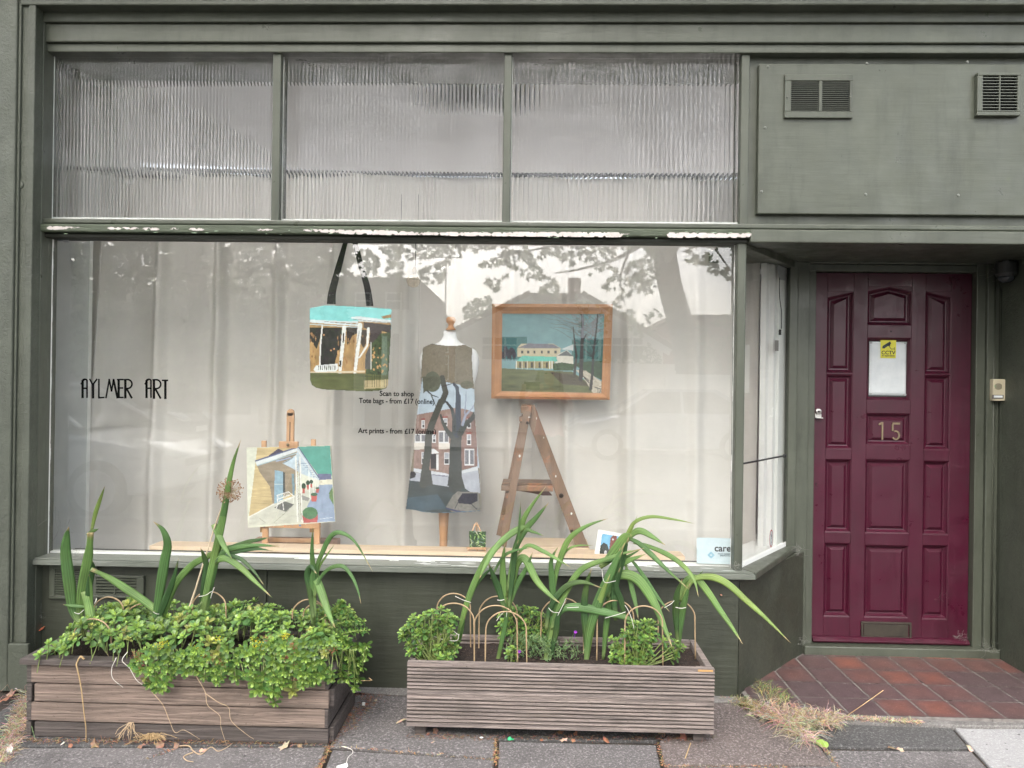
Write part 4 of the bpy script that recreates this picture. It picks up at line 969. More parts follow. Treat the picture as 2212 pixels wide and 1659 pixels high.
m = MB(); m.lathe([(.16,0),(.16,.015),(.03,.03)], (X(957,1190,YDf), YDf+.01, .005), 20); m.build('base_plate', M_knob, df, smooth=True)
p = Pic(870, 738, 1044, 1114, 1.0)
BR = L(128,118,98); p.poly([(800,700),(1100,700),(1100,1200),(800,1200)], BR, .08, (.4,.4))
p.poly([zA(370,1080),zA(330,1340),zA(270,1659),zB(250,900),zB(1100,900),zA(1260,1659),zA(1230,1270),zA(1000,1200),zA(800,1160)], L(180,200,218), .04, (.1,.1))
p.poly([zB(220,195),zB(700,110),zB(760,100),zB(900,130),zB(1010,180),zB(1030,880),zB(810,930),zB(640,990),zB(180,920),zB(200,500)], L(152,120,110), .10, (.4,.2))
p.poly([zB(850,120),zB(1000,180),zB(1030,880),zB(800,930)], L(136,102,94), .10)
for (x,y,w,h) in ((287,270,42,110),(570,240,60,105),(890,250,55,130),(885,455,60,145),(285,690,45,160),(585,695,70,165),(430,455,48,115)):
    p.poly([zB(x,y),zB(x+w,y),zB(x+w,y+h),zB(x,y+h)], L(232,234,238), .03); p.poly([zB(x+8,y+10),zB(x+w-8,y+10),zB(x+w-8,y+h*.48),zB(x+8,y+h*.48)], L(165,170,180), .1); p.poly([zB(x+8,y+h*.54),zB(x+w-8,y+h*.54),zB(x+w-8,y+h-14),zB(x+8,y+h-14)], L(60,60,68), .2)
    if y < 480: p.poly([zB(x-8,y-22),zB(x+w+8,y-28),zB(x+w+4,y-4),zB(x-4,y)], L(150,60,48), .08)
for (x,y,w,h) in ((195,450,160,120),(510,410,140,165),(855,650,130,220)):
    p.poly([zB(x,y),zB(x+w,y),zB(x+w,y+h),zB(x,y+h)], L(228,230,234), .03)
    for k in range(2): p.poly([zB(x+10+k*w/2,y+14),zB(x+w/2-6+k*w/2,y+14),zB(x+w/2-6+k*w/2,y+h-18),zB(x+10+k*w/2,y+h-18)], L(120,122,132), .25, (.8,.8))
p.poly([zB(190,570),zB(330,570),zB(325,655),zB(185,660)], L(222,215,205), .03); p.poly([zB(515,575),zB(660,575),zB(660,650),zB(515,655)], L(222,215,205), .03)
p.poly([zB(410,715),zB(510,715),zB(500,910),zB(410,910)], L(45,40,45), .1); p.poly([zB(415,650),zB(450,645),zB(525,705),zB(420,715)], L(225,225,228), .03); p.poly([zB(480,720),zB(515,720),zB(512,930),zB(485,930)], L(225,225,228), .03)
p.poly([zB(180,905),zB(600,970),zB(640,985),zB(1030,880),zB(1035,930),zB(820,1025),zB(620,1040),zB(180,950)], L(205,210,220), .05); p.poly([zB(430,985),zB(640,1005),zB(640,1045),zB(430,1015)], L(120,120,145), .05)
p.poly([zB(120,950),zB(600,1020),zB(1040,930),zB(1070,1240),zB(900,1220),zB(640,1160),zB(130,1080)], L(172,178,192), .05, (.2,.1)); p.poly([zB(130,945),zB(190,950),zB(215,985),zB(200,1025),zB(130,1050)], L(20,20,28), .1); 
p.poly([zB(60,1060),zB(280,1085),zB(440,1120),zB(640,1150),zB(860,1170),zB(930,1220),zB(700,1300),zB(620,1420),zB(700,1500),zB(60,1480)], L(58,70,72), .10, (.05,.1)); p.poly([zB(60,1300),zB(500,1250),zB(620,1440),zB(60,1500)], L(62,88,104), .06, (.05,.1), .8)
p.line([zB(310,1120),zB(340,900),zB(370,680),zB(380,480),zB(420,330),zB(480,180),zB(545,20),zA(700,1480),zA(760,1330),zA(720,1180),zA(700,1080)], L(72,76,70), 17, 11); p.poly([zB(270,1110),zB(330,930),zB(410,930),zB(440,1145)], L(66,70,66), .08)
p.line([zB(735,1150),zB(735,800),zB(740,560),zB(760,400)], L(62,68,66), 29, 22); p.poly([zB(630,1140),zB(655,940),zB(800,940),zB(865,1175)], L(60,66,62), .08)
p.line([zB(750,460),zB(770,300),zB(770,100),zB(775,-50),zA(960,1500),zA(950,1250),zA(900,1190)], L(55,65,85), 15, 6); p.line([zB(700,500),zB(620,400),zB(570,300),zB(540,200)], L(70,76,74), 11, 4); p.line([zB(720,420),zB(720,250),zB(690,120),zB(620,30),zA(740,1470)], L(66,74,78), 10, 3)
p.line([zB(800,440),zB(860,330),zB(960,240),zB(990,180)], L(60,66,64), 14, 8); p.line([zB(830,330),zB(870,200),zB(960,110),zB(985,60)], L(150,160,185), 6, 2); p.line([zB(860,180),zB(870,60),zA(1100,1300)], L(140,150,175), 3, 1.5)
p.line([zA(430,1280),zA(530,1370),zA(640,1410)], L(70,80,80), 4, 1.5); p.line([zA(520,1370),zA(560,1480),zA(600,1560)], L(90,95,90), 3, 1); p.line([zA(700,1230),zA(860,1180),zA(980,1130)], L(50,45,42), 2, 1)
p.ell(*zA(540,1150), 18, 22, L(92,100,80), .12); p.poly([zA(370,1060),zA(650,1060),zA(640,1200),zA(450,1290),zA(390,1340)], L(88,92,74), .1); p.ell(*zA(1110,1200), 14, 9, L(105,102,80), .12)
p.poly([zB(610,1420),zB(700,1270),zB(760,1215),zB(1040,1225),zB(1070,1460),zB(900,1480),zB(640,1450)], L(128,125,118), .10); p.poly([zB(765,1330),zB(830,1235),zB(1030,1240),zB(1030,1340),zB(940,1385),zB(780,1370)], L(30,30,52), .15)
p.line([zB(730,1440),zB(770,1360)], L(40,45,60), 1.6); p.line([zB(950,1385),zB(1020,1450)], L(40,45,60), 1.6); p.line([zB(620,1440),zB(760,1475),zB(900,1490),zB(1065,1475)], L(55,60,105), 3.5)
p.line([zB(75,1450),zB(300,1482),zB(500,1500),zB(760,1488),zB(1070,1470)], L(90,125,150), 1.4)
p.line([zA(370,600),zA(350,1080)], L(75,72,58), 1.6); p.line([zA(530,515),zA(680,540),zA(850,550),zA(1080,530)], L(70,66,52), 2)
ol = [zA(530,512),zA(620,530),zA(730,545),zA(850,550),zA(970,545),zA(1075,530),zA(1205,590),zA(1195,760),zA(1215,1100),zA(1235,1215),zA(1250,1450),zB(985,60),zB(1020,500),zB(1065,1000),zB(1075,1300),zB(1068,1475),zB(900,1492),zB(700,1500),zB(480,1505),zB(300,1490),zB(200,1465),zB(75,1450),zB(130,1000),zB(180,640),zB(215,240),zB(240,60),zA(340,1250),zA(345,1080),zA(360,800),zA(378,580),zA(450,545)]
ydress = lambda u, v: YDf - .085 - .012*np.clip((v-800)/300, 0, 1) + .055*((u-968)/70.)**2*np.clip(1-(v-740)/420., .25, 1) + .008*np.sin(u/11.)*np.clip((v-900)/200., 0, 1)
dress = p.build('dress', ydress, M_print, None, .002, ol)
tag(dress, 'sleeveless dress printed with dark trees before a red brick house, on the white form', 'dress')

# ------------------------------------------------------------------ framed painting on the backdrop
YF = .44
def z6(x, y): return ((1900 + x*.4973)/1.8517, (900 + y*.4973)/1.8517)
def z6l(L_): return [z6(*q) for q in L_]
p = Pic(1080, 672, 1314, 856, 1.0)
p.poly([(1000,600),(1400,600),(1400,900),(1000,900)], L(115,165,172), .04, (.03,.05)); p.poly(z6l([(170,900),(420,900),(420,1080),(170,1080)]), L(45,120,122), .06); p.poly(z6l([(780,920),(1060,920),(1060,1120),(780,1120)]), L(50,115,112), .08)
p.poly(z6l([(170,1150),(780,1180),(960,1300),(1060,1380),(160,1380)]), L(98,105,58), .22, (.04,.3)); p.poly(z6l([(600,1180),(800,1200),(940,1300),(700,1280)]), L(82,72,52), .15, (.05,.4))
for k in range(12): x = random.uniform(190,330); p.ell(*z6(x, random.uniform(980,1050)), 4.5, 8, L(52,50,66), .3); p.line(z6l([(x,1030),(x,1090)]), L(45,42,50), 1)
p.poly(z6l([(340,990),(370,955),(630,955),(690,990),(680,1060),(340,1060)]), L(212,198,160), .04); p.poly(z6l([(340,990),(430,952),(625,958),(690,992)]), L(128,126,140), .06)
for x in (378,428,478,538,592,648): p.poly(z6l([(x-9,1012),(x+9,1012),(x+9,1032),(x-9,1032)]), L(70,75,80), .1)
p.poly(z6l([(665,1040),(740,1005),(790,1060),(790,1120),(640,1130)]), L(225,220,205), .04); p.poly(z6l([(665,1050),(735,1010),(790,1055)]), L(100,105,108)); p.poly(z6l([(690,1000),(790,960),(790,1010)]), L(215,222,222))
p.poly(z6l([(380,1052),(650,1060),(665,1095),(335,1095)]), L(75,200,180), .06, (.5,.2)); p.poly(z6l([(330,1095),(640,1095),(625,1155),(325,1150)]), L(165,150,95), .15)
for x in (332,380,420,480,540,600,620): p.line(z6l([(x,1095),(x,1155)]), L(240,240,232), 1.7)
for x in (355,400,450,510,570): p.poly(z6l([(x,1105),(x+16,1105),(x+16,1150),(x,1150)]), L(55,55,50))
p.poly(z6l([(625,1115),(700,1105),(800,1120),(790,1170),(630,1170)]), L(52,82,42), .25, (.5,.5)); p.poly(z6l([(790,1120),(860,1100),(1060,1090),(1060,1270),(870,1170)]), L(45,78,48), .2, (.3,.3))
p.poly(z6l([(810,1165),(890,1170),(1060,1290),(1060,1380),(960,1370),(880,1240)]), L(195,185,165), .15, (.3,.4))
for k in range(46):
    a = random.uniform(2.0, 4.4); x, y = 860 + random.uniform(-40,130), random.uniform(760,960); l = random.uniform(80,330)
    pts = [(x,y)]; 
    for s_ in range(5): x += math.cos(a)*l/5; y += -abs(math.sin(a))*l/7 + random.uniform(-9,9); pts.append((x,y)); a += random.uniform(-.25,.25)
    p.line(z6l([q for q in pts if q[0] > 380 and q[1] > 685] or [(860,900),(861,901)]), random.choice((L(120,128,130), L(140,130,135), L(105,118,120))), 1.3, .7)
for k in range(22):
    x, y = random.uniform(880,960), random.uniform(760,930); a = random.uniform(-1.3,-.2); l = random.uniform(60,200); p.line(z6l([(x,y),(x+math.cos(a)*l*.5,y+math.sin(a)*l*.6),(x+math.cos(a)*l,y+math.sin(a)*l)]), L(135,128,135), 1.3, .8)
p.line(z6l([(850,1240),(858,1050),(862,930),(866,780),(860,690)]), L(48,42,45), 9, 5); p.line(z6l([(866,900),(866,690)]), L(120,120,135), 6, 4); p.line(z6l([(800,1200),(815,1050),(800,930),(790,820)]), L(60,52,52), 6, 2); p.line(z6l([(930,1320),(945,1180),(950,1050),(975,850),(990,690)]), L(48,45,50), 6.5, 2.5); p.line(z6l([(860,950),(895,880)]), L(40,40,42), 3, 2)
for k in range(16): x=950; y=random.uniform(980,1100); a=random.uniform(-2.8,-.3); p.line(z6l([(x,y),(x+90*math.cos(a),y+90*math.sin(a))]), L(45,45,50), 1.2, .6)
for k in range(5): p.line(z6l([(985+k*12,1320),(990+k*12,1370)]), L(60,70,80), 1.2)
p.line(z6l([(965,1305),(1045,1330)]), L(65,75,85), 2); p.line(z6l([(870,1215),(915,1250)]), L(50,50,52), 1.5); p.line(z6l([(880,1230),(920,1270)]), L(50,50,52), 1.5); p.line(z6l([(1000,1300),(1015,1295),(1030,1305)]), L(60,30,30), .8)
fp = empty('framed_painting', (X(1192,863,YF), YF, Z(1192,863,YF)), 'framed painting of a cream house with turquoise awning and bare trees on a lawn', 'painting')
OC = [U(1063,656,YF-.02), U(1324,657,YF-.02), U(1317,864,YF-.02), U(1061,861,YF-.02)]; IC = [U(1085,677,YF-.012), U(1306,678,YF-.012), U(1299,849,YF-.012), U(1083,845,YF-.012)]
p.build('painted_face', YF-.004, M_art, fp, .004, [(1082,674),(1310,674),(1304,853),(1080,850)])
for k in range(4):
    a, b, c, d = OC[k], OC[(k+1)%4], IC[(k+1)%4], IC[k]; m = MB()
    q1 = a.lerp(d, .35) ; q2 = b.lerp(c, .35); r1 = a.lerp(d, .75); r2 = b.lerp(c, .75); Yv = lambda P, y: Vector((P.x, y, P.z))
    prof = [(a, b, YF+.01), (a, b, YF-.018), (q1, q2, YF-.026), (r1, r2, YF-.014), (d, c, YF-.012), (d, c, YF-.001)]
    vs = [Yv(P, y) for A_, B_, y in prof for P in (A_, B_)]; m.add(vs, [(2*i, 2*i+1, 2*i+3, 2*i+2) for i in range(5)]); m.build('frame_moulding', M_frame, fp)

# ------------------------------------------------------------------ stepladder
def z8(x, y): return (810 + x*.2604, 810 + y*.2604)
YL = .24
ld = empty('stepladder', (X(1170,1185,YL), YL, ZB), 'old paint spattered wooden stepladder standing open behind the glass', 'stepladder')
def lbar(a, b, w, d, ya, yb, name='rail', mat=None):
    m = MB(); m.bar(U(*z8(*a), ya), U(*z8(*b), yb), w, d); return m.build(name, mat or M_ladder, ld, bevel=.002)
lbar((1275,260),(1735,1470), .058, .022, YL-.03, YL-.03, 'stile')
lbar((1262,300),(1060,1420), .036, .020, YL-.055, YL-.055, 'leg')
lbar((1240,330),(1030,1330), .03, .02, YL+.16, YL+.16, 'leg'); lbar((1320,300),(1700,1440), .03, .02, YL+.20, YL+.20, 'stile')
m = MB(); a, b = U(*z8(1230,270), YL-.04), U(*z8(1290,262), YL-.04); m.box(a.x-.012, b.x+.006, YL-.06, YL+.2, a.z-.028, a.z+.010); m.build('top_tread', M_ladder, ld, bevel=.004)
x0 = U(*z8(1050,920), YL).x; x1 = U(*z8(1475,920), YL).x; z1_ = U(*z8(1200,882), YL).z; z0_ = U(*z8(1200,962), YL).z
m = MB()
m.box(x0, x1, YL-.042, YL+.18, z1_-.032, z1_-.016)
for k in range(3): m.box(x0+.002, x1, YL-.0+k*.055, YL+.05+k*.055, z1_-.0155, z1_-.009)
m.box(x0, x1, YL-.046, YL-.042, z0_+.006, z1_-.018); m.build('step', M_ladder, ld, bevel=.002)
m = MB(); q = [U(*z8(*k), YL+.04) for k in ((1180,960),(1440,965),(1470,1000),(1390,1000),(1290,978))]; m.prism(q, (0,.02,0)); m.build('step_bracket', pm('dark_red_wood', (.14,.05,.035), rough=.6), ld)
for (x,y) in ((1215,365),(1215,420),(1098,1000),(1062,1180)):
    m = MB(); c = U(*z8(x,y), YL-.05); m.box(c.x-.011, c.x+.009, YL-.06, YL+.02, c.z-.013, c.z+.013); m.build('step_end', M_ladder, ld, bevel=.004)
m = MB(); c = U(*z8(1263,395), YL-.066); m.lathe([(0,.006),(.006,.004),(.007,0)], c, 10, axis='y'); c = U(*z8(1545,1000), YL-.042); m.lathe([(0,.002),(.006,.003),(.011,.002),(.011,0)], c, 14, axis='y'); c = U(*z8(1633,1293), YL-.042); m.lathe([(0,.005),(.006,.004),(.008,0)], c, 12, axis='y'); m.build('bolt_head', emat('rusty_bolt', (.05,.035,.028), .5, .6), ld, smooth=True)
m = MB()
for (x,y,a,b) in ((1200,672,10,14),(1400,520,3,9),(1335,600,2,40),(1500,840,6,12),(1175,830,4,10),(1150,905,4,5),(1340,360,3,14),(1630,1150,9,12),(1280,350,12,5),(1240,950,3,8)):
    c = U(*z8(x,y), YL-.068 if x < 1290 and y<700 else YL-.0432); 
    m.prism([c + Vector((a*.00052*math.cos(t), 0, b*.00052*math.sin(t)))*1.0 for t in np.linspace(0,6.28,9)[:-1]], (0,.0006,0))
m.build('paint_spatter', M_white, ld)

# ------------------------------------------------------------------ mini easel, picture card, sticker, pendants
YM = .09
me_ = empty('miniature_easel', (X(1030,1195,YM), YM, ZB), 'tiny wooden easel holding a small green leafy picture', 'easel')
m = MB(); m.bar(U(1027,1130,YM+.02), U(1017,1155,YM), .005, .004); m.bar(U(1030,1130,YM+.02), U(1042,1155,YM), .005, .004); m.bar(U(1030,1128,YM+.02), U(1031,1196,YM+.03), .005, .004); m.bar(U(1022,1134,YM+.015), U(1038,1134,YM+.015), .003, .003, up=(0,1,0)); m.build('easel_top', M_easel, me_)
m = MB(); vbar(m, 1008, 1050, 1187, 1182.5, YM-.012, .012); m.build('ledge', M_easel, me_)
for (a,b) in (((1013,1187),(1010,1198)),((1046,1187),(1049,1198)),((1031,1187),(1031,1198))):
    m = MB(); m.bar(U(*a,YM-.004), Vector((X(b[0],b[1],YM), YM-.004, ZB+.0005)), .005, .004); m.build('leg', M_easel, me_)
p = Pic(1012, 1146, 1051, 1185, .7); p.poly([(1000,1100),(1100,1100),(1100,1200),(1000,1200)], L(40,75,35), .4, (.5,.5))
for k in range(60): x, y, a = random.uniform(1013,1050), random.uniform(1147,1184), random.uniform(0,3.1); p.line([(x,y),(x+6*math.cos(a),y+6*math.sin(a))], random.choice((L(150,190,90), L(200,215,150), L(90,140,60), L(225,225,190), L(30,60,30), L(120,150,140))), 1.8, .8)
mp = p.build('miniature_picture', YM-.008, M_art, None, .006, [(1013,1147),(1050,1148),(1049,1184),(1014,1183)]); tag(mp, 'small square green leafy picture resting on the tiny easel', 'painting')
YP = .08
pc = empty('picture_card', (X(1330,1205,YP), YP, ZB-.01), 'white photo mount showing a red clock tower against blue sky', 'card')
m = MB(); m.prism([U(1292,1144,YP+.02), U(1360,1156,YP+.02), U(1352,1210,YP), U(1283,1204,YP)], (0,.002,0)); m.build('mount', M_white, pc)
p = Pic(1292, 1150, 1352, 1206, .8); p.poly([(1200,1100),(1400,1100),(1400,1300),(1200,1300)], L(95,180,225), .04)
p.poly([(1296,1180),(1304,1172),(1312,1176),(1316,1190),(1316,1203),(1294,1203)], L(35,50,40), .3, (.5,.5)); p.poly([(1319,1162),(1326,1155),(1332,1158),(1333,1178),(1345,1180),(1345,1206),(1314,1206),(1316,1186)], L(135,60,50), .15, (.5,.5)); p.ell(1324,1165,2,2.2,L(220,215,205)); p.poly([(1330,1185),(1350,1178),(1350,1210),(1326,1210)], L(110,55,45), .3, (.5,.5)); p.ell(1308,1195,3,6,L(190,190,195),.2); p.ell(1302,1200,2,3,L(210,205,205))
p.build('photograph', lambda u, v: YP - .001 + (1205-v)/60*.0215, M_art, pc, 0, [(1300,1152),(1348,1160),(1341,1203),(1294,1199)])
# leaflet sticker inside the glass, "care"
YS = .004
ck = empty('care_sticker', (X(1544,1219,YS), YS, Z(1544,1219,YS)), 'pale blue sticker reading care at the foot of the glass by the corner post', 'sticker')
m = MB(); m.prism([U(1505,1163,YS), U(1508,1161,YS), U(1583,1163,YS), U(1583,1219,YS), U(1505,1217,YS)], (0,.0006,0)); m.build('backing', pm('pale_blue_film', (.58,.68,.72), (.5,.6,.65), rough=.35, scale=20, spots=[(70,.68,.03,(.8,.85,.87)),(55,.72,.03,(.3,.33,.35))]), ck)
text('lettering', 'care', 1561, 1191, YS-.0012, .044, emat('grey_ink', (.05,.055,.06), .5), parent=ck, depth=.0003)
m = MB(); c = U(1536, 1199, YS-.0008); s_ = .016
for (r0, r1) in ((1.0, .82), (.62, .44)):
    for k in range(4):
        a0, a1 = k*math.pi/2, (k+1)*math.pi/2; f = lambda r_, a: c + Vector((r_*s_*math.cos(a), 0, r_*s_*math.sin(a))); m.prism([f(r0,a0), f(r0,a1), f(r1,a1), f(r1,a0)], (0,.0005,0))
m.build('emblem', emat('blue_ink', (.10,.38,.55), .5), ck)
text('lettering', 'POLICE PREFERRED', 1551, 1197.5, YS-.0012, .0075, emat('grey_ink_small', (.08,.12,.15), .5), 'LEFT', ck, .0003); text('lettering', 'SPECIFICATION', 1555, 1201.5, YS-.0012, .0075, emat('grey_ink_s', (.08,.12,.15), .5), 'LEFT', ck, .0003)
# security firm sticker at the head of the glass
ms = empty('corner_sticker', (X(132,523,YS), YS, Z(132,523,YS)), 'small white printed sticker in the upper left corner of the display glass', 'sticker')
m = MB(); m.prism([U(114,508,YS), U(149,509,YS), U(149,524,YS), U(139,524,YS), U(136,519,YS), U(114,517,YS)], (0,.0005,0)); m.build('backing', emat('sticker_white', (.6,.6,.62), .5), ms)
text('lettering', 'Metro1', 125, 513.5, YS-.0012, .016, emat('dark_red_ink', (.10,.02,.02), .5), 'LEFT', ms, .0003)
m = MB()
for k in range(3): a_, b_ = U(126,515.5+k*2.7,YS-.001), U(146,516+k*2.7,YS-.001); m.box(a_.x, b_.x, YS-.001, YS-.0006, a_.z-.0006, a_.z+.0006)
m.build('print_lines', emat('blue_grey_ink', (.15,.2,.3), .5), ms)
# writing on the glass
tl = empty('window_lettering', (X(857,935,-.002), -.002, Z(857,935,0)), 'small black lines offering tote bags and art prints, on the glass by the dress', 'lettering')
text('lettering', 'Scan to shop', 857, 855.5, -.0025, .0335, M_ink, 'CENTER', tl, .0004, .93); text('lettering', 'Tote bags - from £17 (online)', 857, 871.5, -.0025, .0335, M_ink, 'CENTER', tl, .0004, .885); text('lettering', 'Art prints - from £17 (online)', 858, 936.5, -.0025, .0335, M_ink, 'CENTER', tl, .0004, .91)
# shop name in thin deco capitals (strokes measured from the photo)
def z4(x, y): return (x*.6329/1.8517, (900 + y*.6329)/1.8517)
sn = MB(); W_ = .0076
def stk(pts, w=W_):
    P_ = [U(*z4(*q), -.003) for q in pts]
    for i in range(len(P_)-1):
        a, b = P_[i], P_[i+1]; t = (b-a).normalized(); n_ = Vector((-t.z, 0, t.x)); 
        sn.prism([a+n_*w/2-t*w*.3, a-n_*w/2-t*w*.3, b-n_*w/2+t*w*.3, b+n_*w/2+t*w*.3], (0,.0006,0))
def arcp(cx, cy, rx, ry, a0, a1, n=14): return [(cx+rx*math.cos(a0+(a1-a0)*i/n), cy-ry*math.sin(a0+(a1-a0)*i/n)) for i in range(n+1)]
def letterA(x): stk([(x+4,1090),(x+4,985)], 1.5*W_); stk([(x+4,985)]+arcp(x+18,985,14,10,math.pi,0)+[(x+32,1090)], W_); stk([(x-5,1005),(x+8,985),(x+14,978)]); stk([(x+4,1032),(x+32,1032)])
letterA(518); stk([(568,975),(586,1010),(612,975)]); stk([(588,1008),(588,1092)], 1.5*W_); stk([(625,975),(625,1092),(658,1090)]); 
stk([(670,1092),(690,980)]); stk([(690,975),(705,1050),(718,975)]); stk([(718,980),(742,1092)], 1.3*W_); stk([(750,977),(750,1090)], 1.5*W_); stk([(742,977),(778,977)]); stk([(750,1030),(776,1030)]); stk([(750,1090),(778,1090)])
stk([(792,978),(792,1092)], 1.5*W_); stk([(785,978)]+arcp(806,1005,28,28,math.pi/2,-math.pi/2)+[(795,1033)]); stk([(800,1034),(832,1092)], 1.2*W_)
letterA(922); stk([(973,978),(973,1094)], 1.5*W_); stk([(966,978)]+arcp(988,1006,28,28,math.pi/2,-math.pi/2)+[(976,1034)]); stk([(982,1035),(1014,1094)], 1.2*W_); stk([(1026,982),(1060,982)]); stk([(1045,982),(1045,1096)], 1.5*W_)
tag(sn.build('shop_name', M_ink), 'thin black deco capitals reading AYLMER ART on the glass', 'lettering')
# glass pendant on a cord, and ceiling lamp
hb = empty('glass_pendant', (X(893,605,.3), .3, Z(893,630,.3)), 'clear glass globe light hanging on a thin cord by the dress form', 'pendant light')
m = MB(); m.tube([U(898,420,.3), U(898,560,.3), U(896,585,.3)], .0022, 6); m.build('cord', M_black, hb)
m = MB(); m.lathe([(.010,0),(.012,.02),(.008,.035)], U(895,592,.3), 12); m.build('cap', M_brass, hb, smooth=True)
m = MB(); m.lathe([(.004,-.034),(.024,-.028),(.034,-.01),(.036,.004),(.030,.020),(.018,.03),(.010,.034)], U(893,607,.3), 24); gmat, gt, gb = nodes('pendant_glass'); gb.inputs['Transmission Weight'].default_value = .8; gb.inputs['Roughness'].default_value = .05; gb.inputs['Base Color'].default_value = (.9,.8,.68,1); m.build('globe', gmat, hb, smooth=True)
ylp = .85
lp_ = empty('ceiling_lamp', (X(1030,190,ylp), ylp, RZ), 'round grey and tan lamp shade near the ceiling behind the reeded glass', 'ceiling lamp')
c = U(1030, 203, ylp); m = MB(); m.lathe([(.02,.11),(.10,.10),(.16,.06),(.175,.01)], c, 30); m.build('shade_top', emat('tan_shade', (.24,.20,.12), .6), lp_, smooth=True)
m = MB(); m.lathe([(.17,.005),(.165,-.04),(.12,-.08),(.04,-.10)], c, 30); m.build('shade', emat('grey_shade', (.05,.055,.05), .4), lp_, smooth=True)
m = MB(); m.tube([c+Vector((0,0,.1)), (c.x, c.y, RZ)], .006, 8); m.build('stem', M_black, lp_)
# small things inside the side window
def spt(u, v, off): 
    A = A0 - nq*off; d = ray(u, v); return CAM_LOC + d*((A-CAM_LOC).dot(nq)/d.dot(nq))
m = MB(); m.prism([spt(1679,572,.015), spt(1692,560,.015), spt(1697,585,.015), spt(1697,606,.015), spt(1683,604,.015)], -nq*.001); tag(m.build('tape_patch', M_tape), 'grey tape patch at the head of the side window', 'tape')
m = MB(); m.prism([spt(1674,735,.015), spt(1682,735,.015), spt(1682,758,.015), spt(1674,758,.015)], -nq*.001); tag(m.build('tape_patch', emat('brown_tape', (.26,.24,.23), .5)), 'small brown tape square halfway up the side window', 'tape')
m = MB(); m.tube(crom([spt(1684,600,.012), spt(1684,640,.012), spt(1688,675,.012), spt(1688,710,.012)]), .0022, 6); o = m.build('hanging_switch', M_black, smooth=True); tag(o, 'thin black cord with a small dark switch in the side window', 'switch')
m = MB(); c = spt(1685,716,.012); m.box(c.x-.006, c.x+.005, c.y-.004, c.y+.004, c.z-.018, c.z+.010); m.build('switch_body', M_black, o)
m = MB(); m.tube([spt(1603,1002,-.004), spt(1697,984,-.004)], .0045, 8); m.lathe([(.009,-.008),(.009,.008)], spt(1695,985,-.004), 10); tag(m.build('stay_bar', emat('black_iron', (.02,.02,.022), .4)), 'black iron bar slanting across the side window', 'bar')
ro = MB(); c = spt(1666,1163,.004); 
def ering(r0, r1, n=28):
    for k in range(n):
        a0, a1 = 2*math.pi*k/n, 2*math.pi*(k+1)/n; f = lambda r_, a: c + QS*(r_*.026*math.cos(a)) + Vector((0,0,r_*.045*math.sin(a))); yield [f(r0,a0), f(r0,a1), f(r1,a1), f(r1,a0)]
rs_ = empty('oval_sticker', c, 'white oval sticker with a red rim low in the side window', 'sticker')
for P_ in ering(1, .84): ro.prism(P_, -nq*.0005)
ro.build('rim', emat('red_ink', (.42,.05,.05), .5), rs_)
ro = MB(); ro.prism([c + QS*(.84*.026*math.cos(a)) + Vector((0,0,.84*.045*math.sin(a))) for a in np.linspace(0,6.28,25)[:-1]], -nq*.0004); ro.build('face', M_paper, rs_)
ro = MB()
for k in range(7):
    a_ = c + QS*random.uniform(-.010,.010) + Vector((0,0,random.uniform(-.02,.022))) + nq*.0005; ro.tube([a_, a_+QS*random.uniform(-.006,.006)+Vector((0,0,random.uniform(-.012,.012)))], .0009, 4)
ro.build('sketch', emat('sketch_ink', (.08,.07,.08), .6), rs_)

# ------------------------------------------------------------------ door notices, intercom, camera
x0, x1, a_, b_ = gl
YN = YD + .0185
m = MB(); N = 14; vs = []
for j in range(N+1):
    for i in range(N+1):
        x = x0+.018+(x1-x0-.036)*i/N; z = a_+.024+(b_-a_-.044)*j/N; vs.append((x, YN-.001-.0012*abs(noise.noise(Vector((x*18, z*18, 3)))), z))
m.add(vs, [(j*(N+1)+i, j*(N+1)+i+1, (j+1)*(N+1)+i+1, (j+1)*(N+1)+i) for j in range(N) for i in range(N)])
nt = m.build('paper_sheet', M_paper, smooth=True); nt.modifiers.new('t', 'SOLIDIFY').thickness = .0004; tag(nt, 'blank white paper taped over the small window of the maroon door', 'paper')
for (sx, sz) in ((0,0),(1,0),(0,1),(1,1)):
    m = MB(); cx_ = x0+.024+(x1-x0-.048)*sx; cz_ = a_+.030+(b_-a_-.055)*sz; m.box(cx_-.008, cx_+.008, YN-.0035, YN-.003, cz_-.005, cz_+.004); m.build('tape', M_tape, nt)
m = MB(); m.add([], []); 
cs = empty('cctv_sticker', U(1918,772,YN-.004), 'yellow CCTV warning sticker on the paper in the door window', 'sticker')
m = MB(); m.prism([U(1902,734,YN-.004), U(1936,734.5,YN-.004), U(1935,774,YN-.004), U(1902,773.5,YN-.004)], (0,.0005,0)); m.build('backing', M_yellow, cs)
def z9(x, y): return ((2896 + x*.6027)/1.8517, (900 + y*.6027)/1.8517)
yk = YN-.0048
m = MB(); 
m.prism([U(*z9(*k), yk) for k in ((1052,803),(1102,772),(1110,787),(1064,820),(1050,818))], (0,.0005,0)); m.prism([U(*z9(1095+9*math.cos(a),795+9*math.sin(a)), yk) for a in np.linspace(0,6.28,11)[:-1]], (0,.0004,0))
for a, b in (((1092,800),(1110,824)),((1108,824),(1130,822)),((1130,812),(1130,832))):
    A_, B_ = U(*z9(*a), yk), U(*z9(*b), yk); m.bar(A_, B_, .003, .0006)
m.build('camera_pictogram', emat('navy_ink', (.015,.025,.03), .5), cs)
text('lettering', 'CCTV', *z9(1090,858), yk-.0004, .0265, emat('dark_ink', (.02,.02,.015), .5), 'CENTER', cs, .0003, 1.05); text('lettering', 'in operation', *z9(1090,872), yk-.0004, .0135, emat('dark_ink_small', (.05,.05,.03), .5), 'CENTER', cs, .0003)
